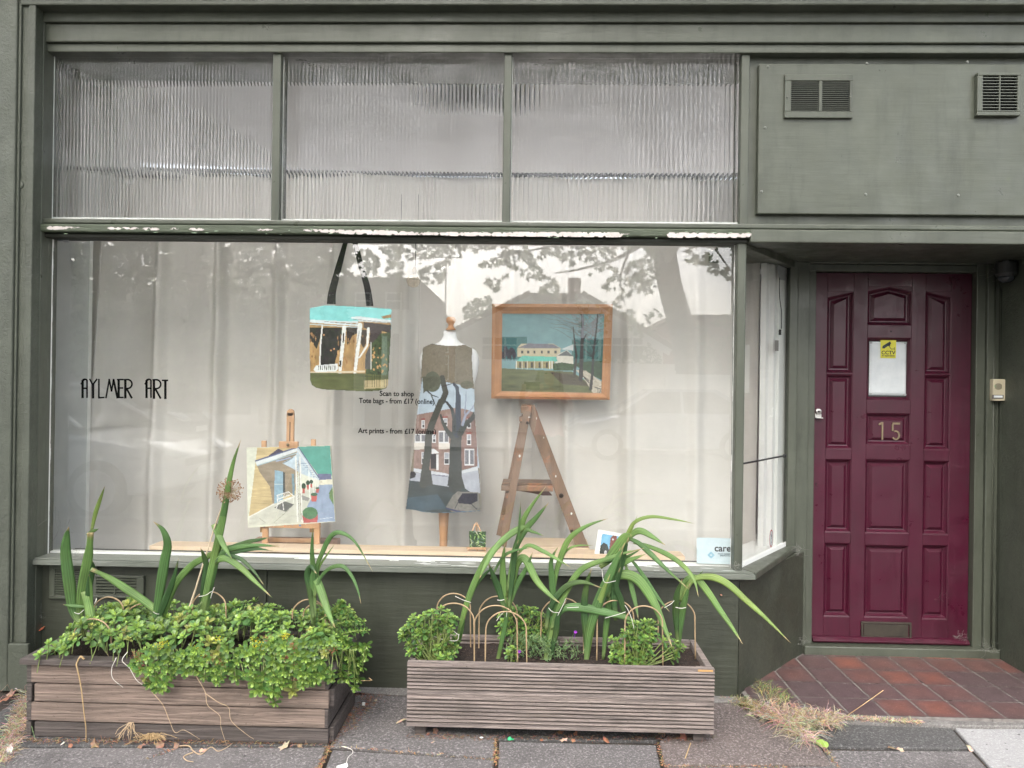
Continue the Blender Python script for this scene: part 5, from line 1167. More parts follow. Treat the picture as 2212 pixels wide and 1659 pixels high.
# intercom on the right jamb
YI = YD - .06
ic = empty('door_intercom', (X(2156,845,YI), YI, Z(2156,866,YI)), 'cream door entry intercom with round speaker grille right of the door', 'intercom')
x0i, x1i, z0i, z1i = rect(2139.5, 2173, 866, 819, YI)
m = MB(); m.box(x0i, x1i, YI-.022, YI+.03, z0i, z1i); m.build('case', M_cream, ic, bevel=.005)
m = MB(); cc_ = U(2156.5, 835, YI-.0225)
for k in range(-3, 4):
    hh = .017*math.sqrt(1-(k/4)**2); m.box(cc_.x+k*.0052-.001, cc_.x+k*.0052+.001, YI-.0232, YI-.021, cc_.z-hh, cc_.z+hh)
m.build('speaker_slot', M_dark, ic)
m = MB(); c = U(2155.5, 857, YI-.022); m.box(c.x-.030, c.x+.029, YI-.0235, YI-.021, c.z-.011, c.z+.010); m.build('button_plate', emat('grey_plate', (.12,.11,.10), .5), ic)
m = MB(); m.box(c.x-.022, c.x+.021, YI-.027, YI-.023, c.z-.005, c.z+.006); m.build('call_button', emat('button_white', (.7,.75,.78), .3), ic, bevel=.001)
m = MB(); cg = U(2150,834,YI-.0236); m.prism([cg+Vector((.006*math.cos(a)*(1 if k%2 else .4), 0, .006*math.sin(a)*(1 if k%2 else .4))) for k, a in enumerate(np.linspace(0,6.28,13)[:-1])], (0,.0004,0)); m.build('green_mark', emat('green_mark', (.10,.25,.12), .5), ic)
dm = empty('dome_camera', (X(2172,600,.4), .40, Z(2172,605,.4)), 'small dark dome camera under the porch soffit in the right corner', 'security camera')
c = U(2173, 600, .40); m = MB(); m.lathe([(.05,.075),(.05,.02),(.042,.005)], c, 24); m.tube([c+Vector((0,0,.07)), (c.x, c.y, zt[3]+.012)], .02, 10); m.build('housing', emat('camera_body', (.03,.032,.03), .4), dm, smooth=False)
m = MB(); m.lathe([(.041,.005),(.036,-.012),(.022,-.024),(.004,-.028)], c, 24); m.build('dome', emat('smoked_dome', (.04,.045,.05), .05), dm, smooth=True)
# ------------------------------------------------------------------ left planter: stacked cedar boards with a mitred rim
LX0, LX1 = X(73, 1560, -.55), X(712, 1560, -.55)      # front face of the boards
LYF, LYB = -.57, -.20
LZ = [.012, .078, .146, .212, .274]
LZ = [G(400,1602,0).z] + [Z(400, v, LYF) for v in (1566.5, 1524.5, 1484, 1441)]
LZ[0] = Z(400, 1601, LYF)
lp1 = empty('wooden_planter', ((LX0+LX1)/2, (LYF+LYB)/2, 0), 'smooth board cedar planter box filled with spreading succulents', 'planter', 'timber planters on the pavement')
Lb = X(757, 1500, -.2) 
for k in range(4):
    z0, z1 = LZ[k] + .0026, LZ[k+1] - .0026
    ins = .014 if k in (0, 2) else .0
    ins = [.016, .002, .014, .0][k]
    m = MB(); xl, xr = LX0 + ins, LX1 - (.0 if k in (0,2) else .014)
    m.box(xl, xr, LYF, LYF + .02, z0, z1); m.build('front_board', M_plank if k else M_plank2, lp1, bevel=.0025)
    m = MB(); m.box(LX1 - .003 - (.018 if k in (1,3) else .0), LX1 + .017 - (.018 if k in (1,3) else .0) , LYF + (.021 if k in (0,2) else .001), LYB, z0, z1); m.build('side_board', M_plank2, lp1, bevel=.0025)
    m = MB(); m.box(LX0 - .018 + ins*.0, LX0 + .002, LYF + .001, LYB, z0, z1); m.box(LX0 + .003, LX1 - .005, LYB - .02, LYB, z0, z1); m.build('side_board', M_plank2, lp1, bevel=.002)
m = MB(); m.box(LX0+.02, LX1-.034, LYF+.0205, LYB-.021, LZ[0], LZ[4]-.03); m.build('gap_shade', M_dark, lp1)  # black backing added behind the boards as shade in the gaps
RW, RT = .055, .022; zr0 = LZ[4]; rx0, rx1 = LX0 - .035, LX1 + .032; ry0, ry1 = LYF - .02, LYB + .012
for c4 in (((rx0,ry0),(rx1,ry0),(rx1-RW,ry0+RW),(rx0+RW,ry0+RW)), ((rx0,ry1),(rx1,ry1),(rx1-RW,ry1-RW),(rx0+RW,ry1-RW)), ((rx0,ry0+.001),(rx0+RW,ry0+RW+.001),(rx0+RW,ry1-RW-.001),(rx0,ry1-.001)), ((rx1,ry0+.001),(rx1-RW,ry0+RW+.001),(rx1-RW,ry1-RW-.001),(rx1,ry1-.001))):
    m = MB(); m.prism([Vector((x, y, zr0 + .001)) for x, y in c4], (0, 0, RT)); m.build('rim_board', M_plank2, lp1, bevel=.002)
m = MB()
def soilmesh(m, x0, x1, y0, y1, z, n=60, k=16, amp=.014):
    vs = [(x0+(x1-x0)*i/n, y0+(y1-y0)*j/k, z + amp*noise.fractal(Vector(((x0+(x1-x0)*i/n)*14, (y0+(y1-y0)*j/k)*14, 1)), 1, 2, 5)) for j in range(k+1) for i in range(n+1)]
    m.add(vs, [(j*(n+1)+i, j*(n+1)+i+1, (j+1)*(n+1)+i+1, (j+1)*(n+1)+i) for j in range(k) for i in range(n)])
soilmesh(m, LX0+.004, LX1-.004, LYF+.021, LYB-.021, zr0-.01); tag(m.build('soil', M_soil, lp1, smooth=True), kind='stuff')

# ------------------------------------------------------------------ right planter: grooved decking boards on feet
DYF, DYB = -.50, -.155
DX0, DX1 = X(879, 1500, DYF), X(1543, 1520, DYF)
DZ = [Z(1210, v, DYF) for v in (1577, 1517, 1516, 1438)]
DZ0, DZm, DZ1 = DZ[0], Z(1210, 1510, DYF), Z(1210, 1438, DYF)
DZm = (DZ0 + DZ1)/2 + .002
lp2 = empty('decking_planter', ((DX0+DX1)/2, (DYF+DYB)/2, 0), 'grooved decking board planter with bare soil and cane hoops, before the window corner', 'planter', 'timber planters on the pavement')
def ribbed(mb, x0, x1, yf, yb, z0, z1, n, flat=.012, gd=.008, out=-1):
    # profile in y,z extruded along x: grooves face the street (out=-1) or the soil (out=1)
    pr = [(yf, z1 - flat if 0 else z1)]; pr = []
    p = (z1 - z0 - 2*flat)/n; pr.append((yf, z0)); pr.append((yf, z0+flat))
    for k in range(n):
        a = z0 + flat + p*k
        pr += [(yf - out*gd, a + p*.08), (yf - out*gd, a + p*.40), (yf - out*gd*.3, a + p*.48), (yf, a + p*.56), (yf, a + p*.90), (yf - out*gd*.3, a + p*.98)]
    pr += [(yf, z1)]
    N = len(pr); vs = [(x0, y, z) for y, z in pr] + [(x1, y, z) for y, z in pr] + [(x0, yb, z0), (x0, yb, z1), (x1, yb, z0), (x1, yb, z1)]
    fs = [(i, i+N, i+N+1, i+1) for i in range(N-1)]
    b = 2*N; fs += [(b, b+1, b+3, b+2), (0, b, b+2, N), (N-1, 2*N-1, b+3, b+1), tuple([b+1, b] + list(range(N))), tuple([b+2, b+3] + list(range(2*N-1, N-1, -1)))]
    mb.add(vs, fs)
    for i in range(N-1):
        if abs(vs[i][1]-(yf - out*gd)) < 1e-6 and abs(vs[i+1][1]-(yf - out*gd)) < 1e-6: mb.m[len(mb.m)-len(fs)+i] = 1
for (z0, z1) in ((DZ0, DZm-.001), (DZm+.001, DZ1)):
    m = MB(); ribbed(m, DX0, DX1, DYF, DYF+.026, z0, z1, 7, out=-1); m.build('front_board', [M_deck, M_groovedirtshade], lp2)
    m = MB(); ribbed(m, DX0+.03, DX1-.03, DYB-.026, DYB, z0, z1, 7, out=-1); m.build('back_board', [M_deck, M_groovedirtshade], lp2)
    for (xa_, xb_) in ((DX0+.002, DX0+.028), (DX1-.028, DX1-.002)):
        m = MB(); m.box(xa_, xb_, DYF+.027, DYB+.001, z0, z1); m.build('side_board', M_deck, lp2, bevel=.003)
for (x, y) in ((DX0+.05, DYF+.06), (DX1-.05, DYF+.06), (DX0+.05, DYB-.06), (DX1-.05, DYB-.06), ((DX0+DX1)/2, DYB-.06)):
    m = MB(); m.box(x-.022, x+.022, y-.022, y+.022, 0, DZ0+.004); m.build('foot_block', M_plank2, lp2)
m = MB(); m.box(DX0+.03, DX1-.03, DYF+.028, DYB-.028, DZ0+.002, DZ0+.014); m.build('base', M_plank2, lp2)
m = MB()
for (x, y) in ((DX0+.045, DYF+.045), (DX1-.045, DYF+.045), (DX0+.045, DYB-.045)): m.box(x-.017, x+.017, y-.017, y+.017, DZ0+.015, DZ1-.01)
m.build('corner_block', M_plank, lp2, bevel=.002)
m = MB(); soilmesh(m, DX0+.028, DX1-.028, DYF+.026, DYB-.026, DZ1-.030, 90, 24, .012); tag(m.build('soil', M_soil, lp2, smooth=True), kind='stuff')
m = MB(); a = U(1508,1439,DYF-.0006); b = U(1540,1446,DYF-.0006); m.box(a.x, b.x, DYF-.0008, DYF-.0002, DZ1-.010, DZ1-.002); m.build('fresh_chip', pm('fresh_pine', (.5,.3,.12), rough=.7), lp2)

# ------------------------------------------------------------------ sword leaves
def blade(mb, pts, w, y, col, bow=.05, face=0.0, fold=.11, base=.45, tipw=0.02, dry=0, twist=0):
    """pts: display pixels from the foot to the tip, y: depth plane; w: widest width in display pixels"""
    n0 = len(pts); P = []
    for i, (u, v) in enumerate(pts):
        t = i/(n0-1); P.append(U(u, v, y - bow*t*t))
    C = crom(P, 6); n = len(C); W = .98*w/FP*(3.45+y)
    vs = []; uv = []; cs = []
    L_ = 0
    for i, p in enumerate(C):
        t = i/(n-1); tan = (C[min(i+1, n-1)] - C[max(i-1, 0)]).normalized()
        vd = (p - CAM_LOC).normalized()
        side = tan.cross(vd).normalized(); nor = side.cross(tan).normalized()
        an = face + twist*t; sd_ = (side*math.cos(an) + nor*math.sin(an)); nn = tan.cross(sd_)
        prof = (base + (1-base)*min(1, t/.38)**.8) if t < .38 else (1 - ((t-.38)/.62)**2.1)
        prof = max(prof, tipw)
        hw = W/2*prof/max(.35, abs(math.cos(an)))
        f = fold*hw
        vs += [p - sd_*hw, p - sd_*hw*.5 + nn*f*.55, p + nn*f, p + sd_*hw*.5 + nn*f*.55, p + sd_*hw]
        uv += [(k/4, t*4) for k in range(5)]
        br = Vector(col)*(.9+.25*noise.noise(p*14)) + Vector((.05,.035,0))*max(0, noise.noise(p*9+Vector((5,2,1)))); tipc = br.lerp(Vector((.40, .30, .16)), min(1, max(0, (t-.90)/.07))) if random.random() < .9 else br
        foot = Vector((.30, .36, .14)); c = br.lerp(foot, max(0, .5 - t*3)) if t < .17 else tipc
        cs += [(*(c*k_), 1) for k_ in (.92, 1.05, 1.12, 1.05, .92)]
    fs = [(5*i+k, 5*i+k+1, 5*i+k+6, 5*i+k+5) for i in range(n-1) for k in range(4)]
    mb.add(vs, fs, 0, uv, cs)
m_, t_, b_ = nodes('sword_leaf'); at = t_.nodes.new('ShaderNodeAttribute'); at.attribute_name = 'tint'
tc = t_.nodes.new('ShaderNodeTexCoord'); mp_ = t_.nodes.new('ShaderNodeMapping'); mp_.inputs['Scale'].default_value = (16, .22, 1)
nn_ = t_.nodes.new('ShaderNodeTexNoise'); nn_.inputs['Scale'].default_value = 1.6; nn_.inputs['Detail'].default_value = 3
t_.links.new(tc.outputs['UV'], mp_.inputs[0]); t_.links.new(mp_.outputs[0], nn_.inputs[0])
cc = mixc(t_, 1.0, at.outputs['Color'], ramp(t_, nn_.outputs['Fac'], [(.38, .60), (.60, 1.30)]), 'MULTIPLY')
t_.links.new(cc, b_.inputs['Base Color']); b_.inputs['Roughness'].default_value = .52
bump(t_, b_, nn_.outputs['Fac'], .35, .002)
out = t_.nodes['Material Output']; tr = t_.nodes.new('ShaderNodeBsdfTranslucent'); mx = t_.nodes.new('ShaderNodeMixShader'); t_.links.new(cc, tr.inputs[0]); mx.inputs[0].default_value = .28
t_.links.new(b_.outputs[0], mx.inputs[1]); t_.links.new(tr.outputs[0], mx.inputs[2]); t_.links.new(mx.outputs[0], out.inputs[0])
M_sword = m_
LG = (.15, .27, .075); MG = (.095, .20, .06); DG = (.05, .115, .038); YG = (.22, .33, .085)
def sword(label, foot, y, blades, grp):
    mb = MB()
    for k, b in enumerate(blades):
        pts, w, col = b[0], b[1], b[2]; kw = b[3] if len(b) > 3 else {}
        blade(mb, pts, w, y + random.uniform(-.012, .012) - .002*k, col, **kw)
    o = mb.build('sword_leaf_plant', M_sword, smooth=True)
    so_ = o.modifiers.new('thickness', 'SOLIDIFY'); so_.thickness = .0006
    tag(o, label, 'plant', grp); return o
YLp = -.40
GL = 'sword leaved plants in the smooth board planter'; GR = 'sword leaved plants in the grooved planter'
sword('leftmost sword leaved plant of the smooth planter, one leaf folded over its front', (170,1340), YLp, [
  ([(172,1345),(158,1315),(150,1260),(142,1195),(144,1160),(149,1137)], 24, MG, dict(base=.5)),
  ([(172,1345),(176,1290),(186,1230),(193,1185),(196,1150)], 23, LG, dict(base=.45, tipw=.55)),
  ([(188,1156),(200,1148),(214,1142)], 8, MG, dict(base=.8)),
  ([(198,1146),(206,1110),(216,1080),(227,1049)], 9, YG, dict(base=.6)),
  ([(196,1310),(170,1310),(150,1308),(136,1306)], 8, MG, dict(bow=.02)),
  ([(184,1277),(192,1310),(200,1350),(215,1380),(235,1418)], 19, LG, dict(base=.9, bow=.10)),
  ([(199,1320),(198,1290),(196,1260),(192,1240)], 6, LG), ([(186,1330),(192,1270),(200,1230),(201,1212)], 13, DG)], GL)
sword('second sword leaved plant of the smooth planter, one leaf slanting left', (335,1370), YLp+.01, [
  ([(325,1385),(338,1325),(348,1260),(356,1210),(362,1175),(352,1145),(331,1126)], 21, MG, dict(base=.5)),
  ([(330,1385),(345,1330),(360,1290),(375,1250),(386,1206)], 15, DG),
  ([(333,1385),(352,1335),(378,1265),(410,1225),(440,1206),(490,1184),(540,1181),(579,1188)], 15, LG),
  ([(338,1318),(310,1297),(270,1270),(230,1245),(196,1229)], 17, LG, dict(base=.9, tipw=.5))], GL)
sword('tallest sword leaved plant of the smooth planter, beside the dry flower stalk', (430,1345), YLp, [
  ([(432,1350),(446,1280),(460,1215),(473,1160),(484,1105),(495,1040),(506,992),(521,949)], 16, LG, dict(base=.8)),
  ([(430,1350),(438,1280),(445,1225),(440,1200),(433,1183)], 13, DG), ([(440,1345),(450,1280),(466,1205),(476,1140),(488,1090),(497,1062)], 17, MG, dict(base=.8)),
  ([(448,1225),(480,1192),(530,1172),(560,1166),(583,1160)], 10, DG), ([(450,1225),(490,1190),(545,1178),(604,1180)], 11, MG), ([(452,1222),(500,1196),(550,1186),(590,1190)], 8, DG),
  ([(445,1250),(460,1218),(487,1206),(520,1226),(550,1255),(588,1291)], 15, LG, dict(bow=.12)), ([(455,1225),(480,1203),(515,1205),(545,1230),(571,1265)], 9, DG, dict(bow=.08)),
  ([(462,1132),(470,1150),(484,1180),(501,1207)], 14, LG, dict(base=.9)), ([(436,1300),(420,1330),(414,1350)], 8, DG)], GL)
sword('rightmost sword leaved plant of the smooth planter, a broad leaf bent down', (688,1355), YLp, [
  ([(677,1350),(674,1290),(676,1235),(674,1190),(676,1137)], 13, MG, dict(base=.7)), ([(680,1345),(682,1240),(697,1192),(716,1157),(738,1151),(768,1172),(806,1236)], 11, MG),
  ([(669,1226),(682,1248),(698,1290),(710,1325),(724,1356)], 18, LG, dict(base=.75, bow=.12)), ([(678,1340),(668,1270),(664,1238),(672,1224),(684,1240)], 14, DG),
  ([(680,1290),(690,1252),(712,1228),(740,1223),(760,1245),(773,1275),(780,1305)], 9, MG), ([(684,1260),(690,1225),(704,1202),(724,1174)], 5, LG)], GL)
YRp = -.33
sword('leaning sword leaved plant at the left end of the grooved planter', (983,1410), YRp, [
  ([(982,1412),(994,1358),(1009,1302),(1031,1245),(1058,1195),(1095,1160),(1132,1138)], 14, LG, dict(base=.35)), ([(1009,1302),(1030,1262),(1048,1240),(1068,1222)], 8, DG),
  ([(985,1412),(994,1380),(1000,1355),(1006,1330)], 6, MG)], GR)
sword('sword leaved plant right of the leaning one, its wide leaf arching right', (1076,1435), YRp-.03, [
  ([(1073,1436),(1086,1375),(1094,1330),(1090,1290)], 10, MG, dict(base=.8)), ([(1092,1330),(1088,1270),(1086,1220),(1091,1172)], 15, LG, dict(base=.6)), ([(1090,1320),(1078,1275),(1068,1250),(1054,1214)], 15, DG),
  ([(1094,1340),(1108,1260),(1117,1216),(1135,1208),(1158,1252),(1185,1283),(1211,1304)], 18, LG, dict(bow=.12)), ([(1094,1325),(1118,1262),(1138,1225),(1151,1192)], 11, MG),
  ([(1094,1290),(1108,1205),(1121,1162),(1131,1122),(1150,1090),(1180,1050)], 13, LG), ([(1096,1280),(1112,1190),(1132,1148),(1160,1116),(1186,1085)], 15, MG), ([(1104,1230),(1118,1180),(1122,1130),(1125,1083)], 6, MG),
  ([(1120,1170),(1133,1140),(1105,1152),(1072,1182),(1048,1222),(1036,1250)], 15, LG, dict(bow=.12)), ([(1110,1190),(1135,1148),(1152,1149),(1176,1158)], 8, MG), ([(1115,1200),(1140,1178),(1172,1190),(1202,1207),(1232,1225)], 9, LG, dict(bow=.08)),
  ([(1098,1320),(1106,1250),(1112,1200),(1120,1165)], 12, DG), ([(1060,1250),(1085,1205),(1110,1190),(1150,1182)], 7, MG)], GR)
sword('sword leaved plant at the middle of the grooved planter with twin purple based stems', (1180,1437), YRp-.02, [
  ([(1176,1438),(1188,1360),(1196,1310),(1192,1250),(1191,1210),(1206,1180)], 15, MG, dict(base=.55)), ([(1176,1438),(1196,1350),(1212,1300),(1238,1252),(1262,1226),(1300,1211),(1345,1196),(1392,1184)], 14, LG, dict(base=.7)),
  ([(1180,1360),(1186,1320),(1205,1285),(1232,1262),(1262,1258),(1300,1270)], 14, DG), ([(1190,1330),(1200,1245),(1216,1190),(1235,1158),(1270,1135),(1313,1120)], 13, LG),
  ([(1210,1225),(1222,1192),(1245,1179),(1282,1178)], 5, LG), ([(1190,1360),(1214,1318),(1250,1312),(1305,1322),(1352,1334),(1388,1352)], 19, MG, dict(base=.2)), ([(1184,1437),(1200,1370),(1206,1330),(1224,1296)], 13, DG, dict(base=.6))], GR)
sword('broad leaved sword plant between the middle cane hoops of the grooved planter', (1266,1440), YRp-.03, [
  ([(1265,1442),(1272,1372),(1290,1308),(1314,1250),(1332,1210),(1350,1172)], 22, MG, dict(base=.35)), ([(1266,1440),(1266,1372),(1262,1310),(1268,1260),(1278,1228)], 16, DG, dict(base=.4)), ([(1268,1430),(1280,1350),(1300,1285),(1318,1240)], 14, YG, dict(base=.4))], GR)
sword('bushiest sword plant of the grooved planter, arching over the photo card', (1305,1430), YRp, [
  ([(1303,1425),(1309,1358),(1318,1285),(1330,1225),(1340,1180)], 15, MG, dict(base=.4)), ([(1296,1226),(1326,1196),(1350,1162),(1366,1156)], 26, LG, dict(base=.3)), ([(1345,1180),(1356,1150),(1374,1126),(1408,1116),(1456,1122),(1500,1131)], 8, YG),
  ([(1352,1172),(1368,1152),(1385,1147),(1410,1160),(1438,1178)], 15, LG), ([(1350,1160),(1378,1172),(1405,1196),(1436,1226),(1488,1273)], 12, MG, dict(bow=.1)), ([(1368,1172),(1398,1179),(1444,1199),(1480,1226),(1500,1255),(1509,1290)], 11, LG, dict(bow=.12)),
  ([(1316,1250),(1332,1225),(1355,1212),(1395,1197)], 15, LG), ([(1300,1214),(1326,1209),(1355,1202),(1388,1184)], 8, MG), ([(1306,1275),(1318,1252),(1348,1241),(1380,1254),(1412,1300),(1434,1352),(1453,1400)], 22, LG, dict(bow=.12)),
  ([(1356,1200),(1382,1232),(1408,1272),(1428,1300),(1446,1321)], 9, MG, dict(bow=.08)), ([(1350,1215),(1362,1260),(1372,1300),(1379,1338)], 11, MG), ([(1330,1340),(1326,1280),(1336,1230),(1346,1178)], 18, DG), ([(1352,1345),(1342,1300),(1330,1262),(1340,1225)], 14, DG),
  ([(1318,1300),(1330,1250),(1345,1205),(1358,1160)], 17, DG), ([(1312,1290),(1322,1240),(1345,1190)], 15, MG), ([(1348,1168),(1362,1150),(1377,1112)], 4, YG)], GR)
sword('sword plant at the right end of the grooved planter reaching towards the porch', (1468,1412), YRp+.02, [
  ([(1466,1405),(1468,1350),(1477,1305),(1491,1258)], 17, MG, dict(base=.35)), ([(1464,1390),(1460,1330),(1462,1285),(1474,1250)], 15, DG, dict(base=.3)),
  ([(1468,1300),(1480,1256),(1503,1249),(1528,1277),(1554,1316),(1582,1356),(1605,1392)], 15, LG, dict(bow=.15)), ([(1474,1300),(1494,1255),(1532,1246),(1570,1260),(1612,1297),(1656,1337),(1708,1389)], 15, YG, dict(bow=.18)), ([(1500,1252),(1510,1242),(1520,1232)], 3, LG)], GR)

# ------------------------------------------------------------------ succulents
def rosette(mb, c, nrm, s, n=13, young=(.31,.44,.085), old=(.072,.165,.042)):
    nrm = Vector(nrm).normalized(); a = nrm.cross(Vector((.3, .9, .1))).normalized(); b = nrm.cross(a); ph = random.uniform(0, 6.28); hv = random.uniform(.62, 1.2)
    if random.random() < .04: young = (.42,.46,.10); old = (.17,.19,.06)
    for k in range(n):
        t = k/(n-1); an = ph + k*2.399; up = 1.15 - t*1.35; l = s*(.45 + .62*t)*random.uniform(.85, 1.1); w = l*.36
        d = (a*math.cos(an) + b*math.sin(an)); ax = (d*math.cos(up) + nrm*math.sin(up)).normalized(); sd_ = ax.cross(nrm).normalized() if ax.cross(nrm).length > .01 else a; nn = sd_.cross(ax).normalized()
        base = c - nrm*s*.16*t
        co = (Vector(young).lerp(Vector(old), t**.8))*hv*random.uniform(.85, 1.15)
        P = [base - sd_*w*.12, base + sd_*w*.12, base + ax*l*.45 - sd_*w*.62 + nn*w*.18, base + ax*l*.5 - nn*w*.05, base + ax*l*.45 + sd_*w*.62 + nn*w*.18, base + ax*l*.82 - sd_*w*.62 + nn*w*.2, base + ax*l*.84 + nn*w*.02, base + ax*l*.82 + sd_*w*.62 + nn*w*.2, base + ax*l*1.0 + nn*w*.12]
        ce = [tuple(co*k_)+(1,) for k_ in (.9,.9,1.12,.95,1.12,1.2,1.0,1.2,1.25)]
        mb.add(P, [(0,1,3,2),(1,4,3),(2,3,6,5),(3,4,7,6),(5,6,8),(6,7,8)], 0, None, ce)
def stem(mb, a, b, r=.0022, sag=.01, col=(.22,.28,.09,1)):
    mid = (a + b)/2 + Vector((0, 0, -sag)); mb.tube(crom([a, mid, b], 3), r, 5, 0, col)
def clump(label, cx, y, spots, cat='plant', grp=None, s=.030, root=None, depth=.03):
    mb = MB(); root = root or U(*cx, y)
    for (u, v, sz) in spots + [(u+random.uniform(-13,13), v-random.uniform(2,15), .8) for (u, v, sz) in random.sample(spots, len(spots)//4)]:
        dy = random.uniform(-depth, depth); p = U(u, v, y + dy); nrm = (p - root).normalized() + Vector((0, -.55, .5)); rosette(mb, p, nrm, s*sz*1.05, random.choice((8, 10, 11)))
        stem(mb, root + Vector((random.uniform(-.03,.03), random.uniform(-.02,.02), 0)), p, .0022)
    o = mb.build('succulent_clump', M_leaf, smooth=True); return tag(o, label, cat, grp)
GS = 'succulent clumps in the planters'
def inpoly(P, x, y):
    r = False; n = len(P)
    for i in range(n):
        x0, y0 = P[i]; x1, y1 = P[(i+1) % n]
        if (y0 > y) != (y1 > y) and x < (x1-x0)*(y-y0)/(y1-y0)+x0: r = not r
    return r
def fill(P, n, mind, sz=(.8, 1.15)):
    out = []; tries = 0; us = [q_[0] for q_ in P]; vs_ = [q_[1] for q_ in P]
    while len(out) < n and tries < n*60:
        tries += 1; u, v = random.uniform(min(us), max(us)), random.uniform(min(vs_), max(vs_))
        if inpoly(P, u, v) and all((u-a)**2+(v-b)**2 > mind**2 for a, b, _ in out): out.append((u, v, random.uniform(*sz)))
    return out
clump('bright succulent clump spilling over the left corner of the grooved planter', (940,1440), DYF+.06, fill([(868,1345),(900,1325),(950,1312),(985,1335),(975,1352),(992,1395),(988,1425),(940,1438),(890,1425),(870,1385)], 62, 10.5), grp=GS, s=.030)
clump('pale succulent clump against the back board of the grooved planter', (1130,1400), DYB-.06, fill([(1078,1340),(1110,1308),(1160,1315),(1198,1340),(1200,1375),(1160,1382),(1120,1378),(1080,1370)], 36, 10.5), grp=GS, s=.029)
clump('smallest succulent clump beside the purple flower in the grooved planter', (1105,1436), DYF+.09, [(1098,1410,1),(1108,1402,1),(1114,1418,1),(1100,1425,.9),(1108,1430,.8)], grp=GS, s=.028)
clump('succulent clump below the arching leaves at the right of the grooved planter', (1375,1440), DYF+.08, fill([(1322,1400),(1340,1370),(1372,1342),(1415,1345),(1408,1375),(1412,1410),(1400,1442),(1345,1442),(1322,1425)], 52, 10.5) + fill([(1428,1375),(1450,1368),(1468,1400),(1462,1425),(1435,1420)], 9, 10.5), grp=GS, s=.029)
# the big spreading one in the smooth planter: a low mound that trails over the front
mb = MB(); cnt = 0
def hmound(x, y):
    tx = (x - LX0)/(LX1 - LX0); e = min(1, max(0, tx-.02)/.10, max(0, 1.10-tx)/.15)
    return .160*e**.5*(.80 + .45*noise.noise(Vector((x*7, y*8, 0)))) * (1 - .25*abs((y+.36)/.2)**2)
pl = []
for k in range(5200):
    x = random.uniform(LX0+.045, LX1+.05); y = random.uniform(LYF-.02, LYB+.0)
    tx = (x-LX0)/(LX1-LX0)
    if .33 > tx > .25 and y > -.42 and random.random() < .5: continue
    p_ = Vector((x, y, zr0 + .004 + hmound(x, y)))
    if noise.noise(Vector((x*9, y*9, 4))) < -.34: continue
    if all((p_-q_).length > .0285 for q_ in pl): pl.append(p_)
for p_ in pl:
    e_ = .012
    nx = (hmound(p_.x-e_, p_.y) - hmound(p_.x+e_, p_.y))/(2*e_); ny = (hmound(p_.x, p_.y-e_) - hmound(p_.x, p_.y+e_))/(2*e_)
    nr = Vector((nx*.6, ny*.5-.28, 1)) + Vector((random.uniform(-.4,.4), random.uniform(-.4,.25), 0)); dd = random.choice((0,0,.022,-.018))
    q_ = p_ + Vector((0,0,dd + random.uniform(-.008,.010))); rosette(mb, q_, nr, random.choice((.024,.030,.037,.044))*random.uniform(.9,1.1), random.choice((8,10,12)))
    if random.random() < .8: stem(mb, q_ - Vector((random.uniform(-.02,.02), random.uniform(-.02,.02), .07)), q_, .0018, .0)
mound_ob = tag(mb.build('succulent_mound', M_leaf, smooth=True), 'wide mound of green succulents filling the smooth planter', 'plant', GS)
# second layer inside so the soil does not show
mb = MB(); low = [(290,1452),(330,1492),(352,1494),(385,1450),(440,1462),(470,1478),(505,1464),(540,1470),(560,1512),(600,1522),(622,1500),(650,1482),(672,1486),(700,1462),(740,1474),(765,1486),(790,1440),(803,1415)]
poly_ = [(285,1420),(330,1405),(420,1400),(520,1398),(620,1392),(720,1385),(770,1372),(803,1400)] + low[::-1]
for (u, v, sz) in fill(poly_, 150, 12.0, (.8,1.15)):
    yy = LYF - .035 - .02*random.random() - .012*max(0, (v-1430)/60)
    if u > 720: yy += .10
    p_ = U(u, v, yy); r0 = U(u + random.uniform(-20,10), min(v, 1420)-18, LYF+.0)
    nr = (p_-r0).normalized()*.8 + Vector((random.uniform(-.3,.3), -.9, .45)); rosette(mb, p_, nr, random.uniform(.026,.038)*sz, 11)
    if v > 1425: stem(mb, r0, p_, .0019, -.004)
for (pts) in ([(690,1340),(722,1322),(752,1312)], [(700,1360),(742,1345),(785,1342)], [(700,1400),(745,1368),(793,1362)], [(660,1425),(720,1410),(790,1400)], [(705,1330),(735,1305),(740,1300)]):
    P_ = crom([U(u,v,-.42) for u,v in pts], 6); mb.tube(P_, .0025, 5, 0, (.25,.33,.10,1))
    for j in range(3, len(P_)): 
        rosette(mb, P_[j], (P_[j]-P_[j-1]).normalized()+Vector((random.uniform(-.3,.3),-.2,.5)), .024, 7)
tr_ = tag(mb.build('trailing_succulent', M_leaf, smooth=True), 'trailing succulent stems hanging over the front and right end of the smooth planter', 'plant', GS)
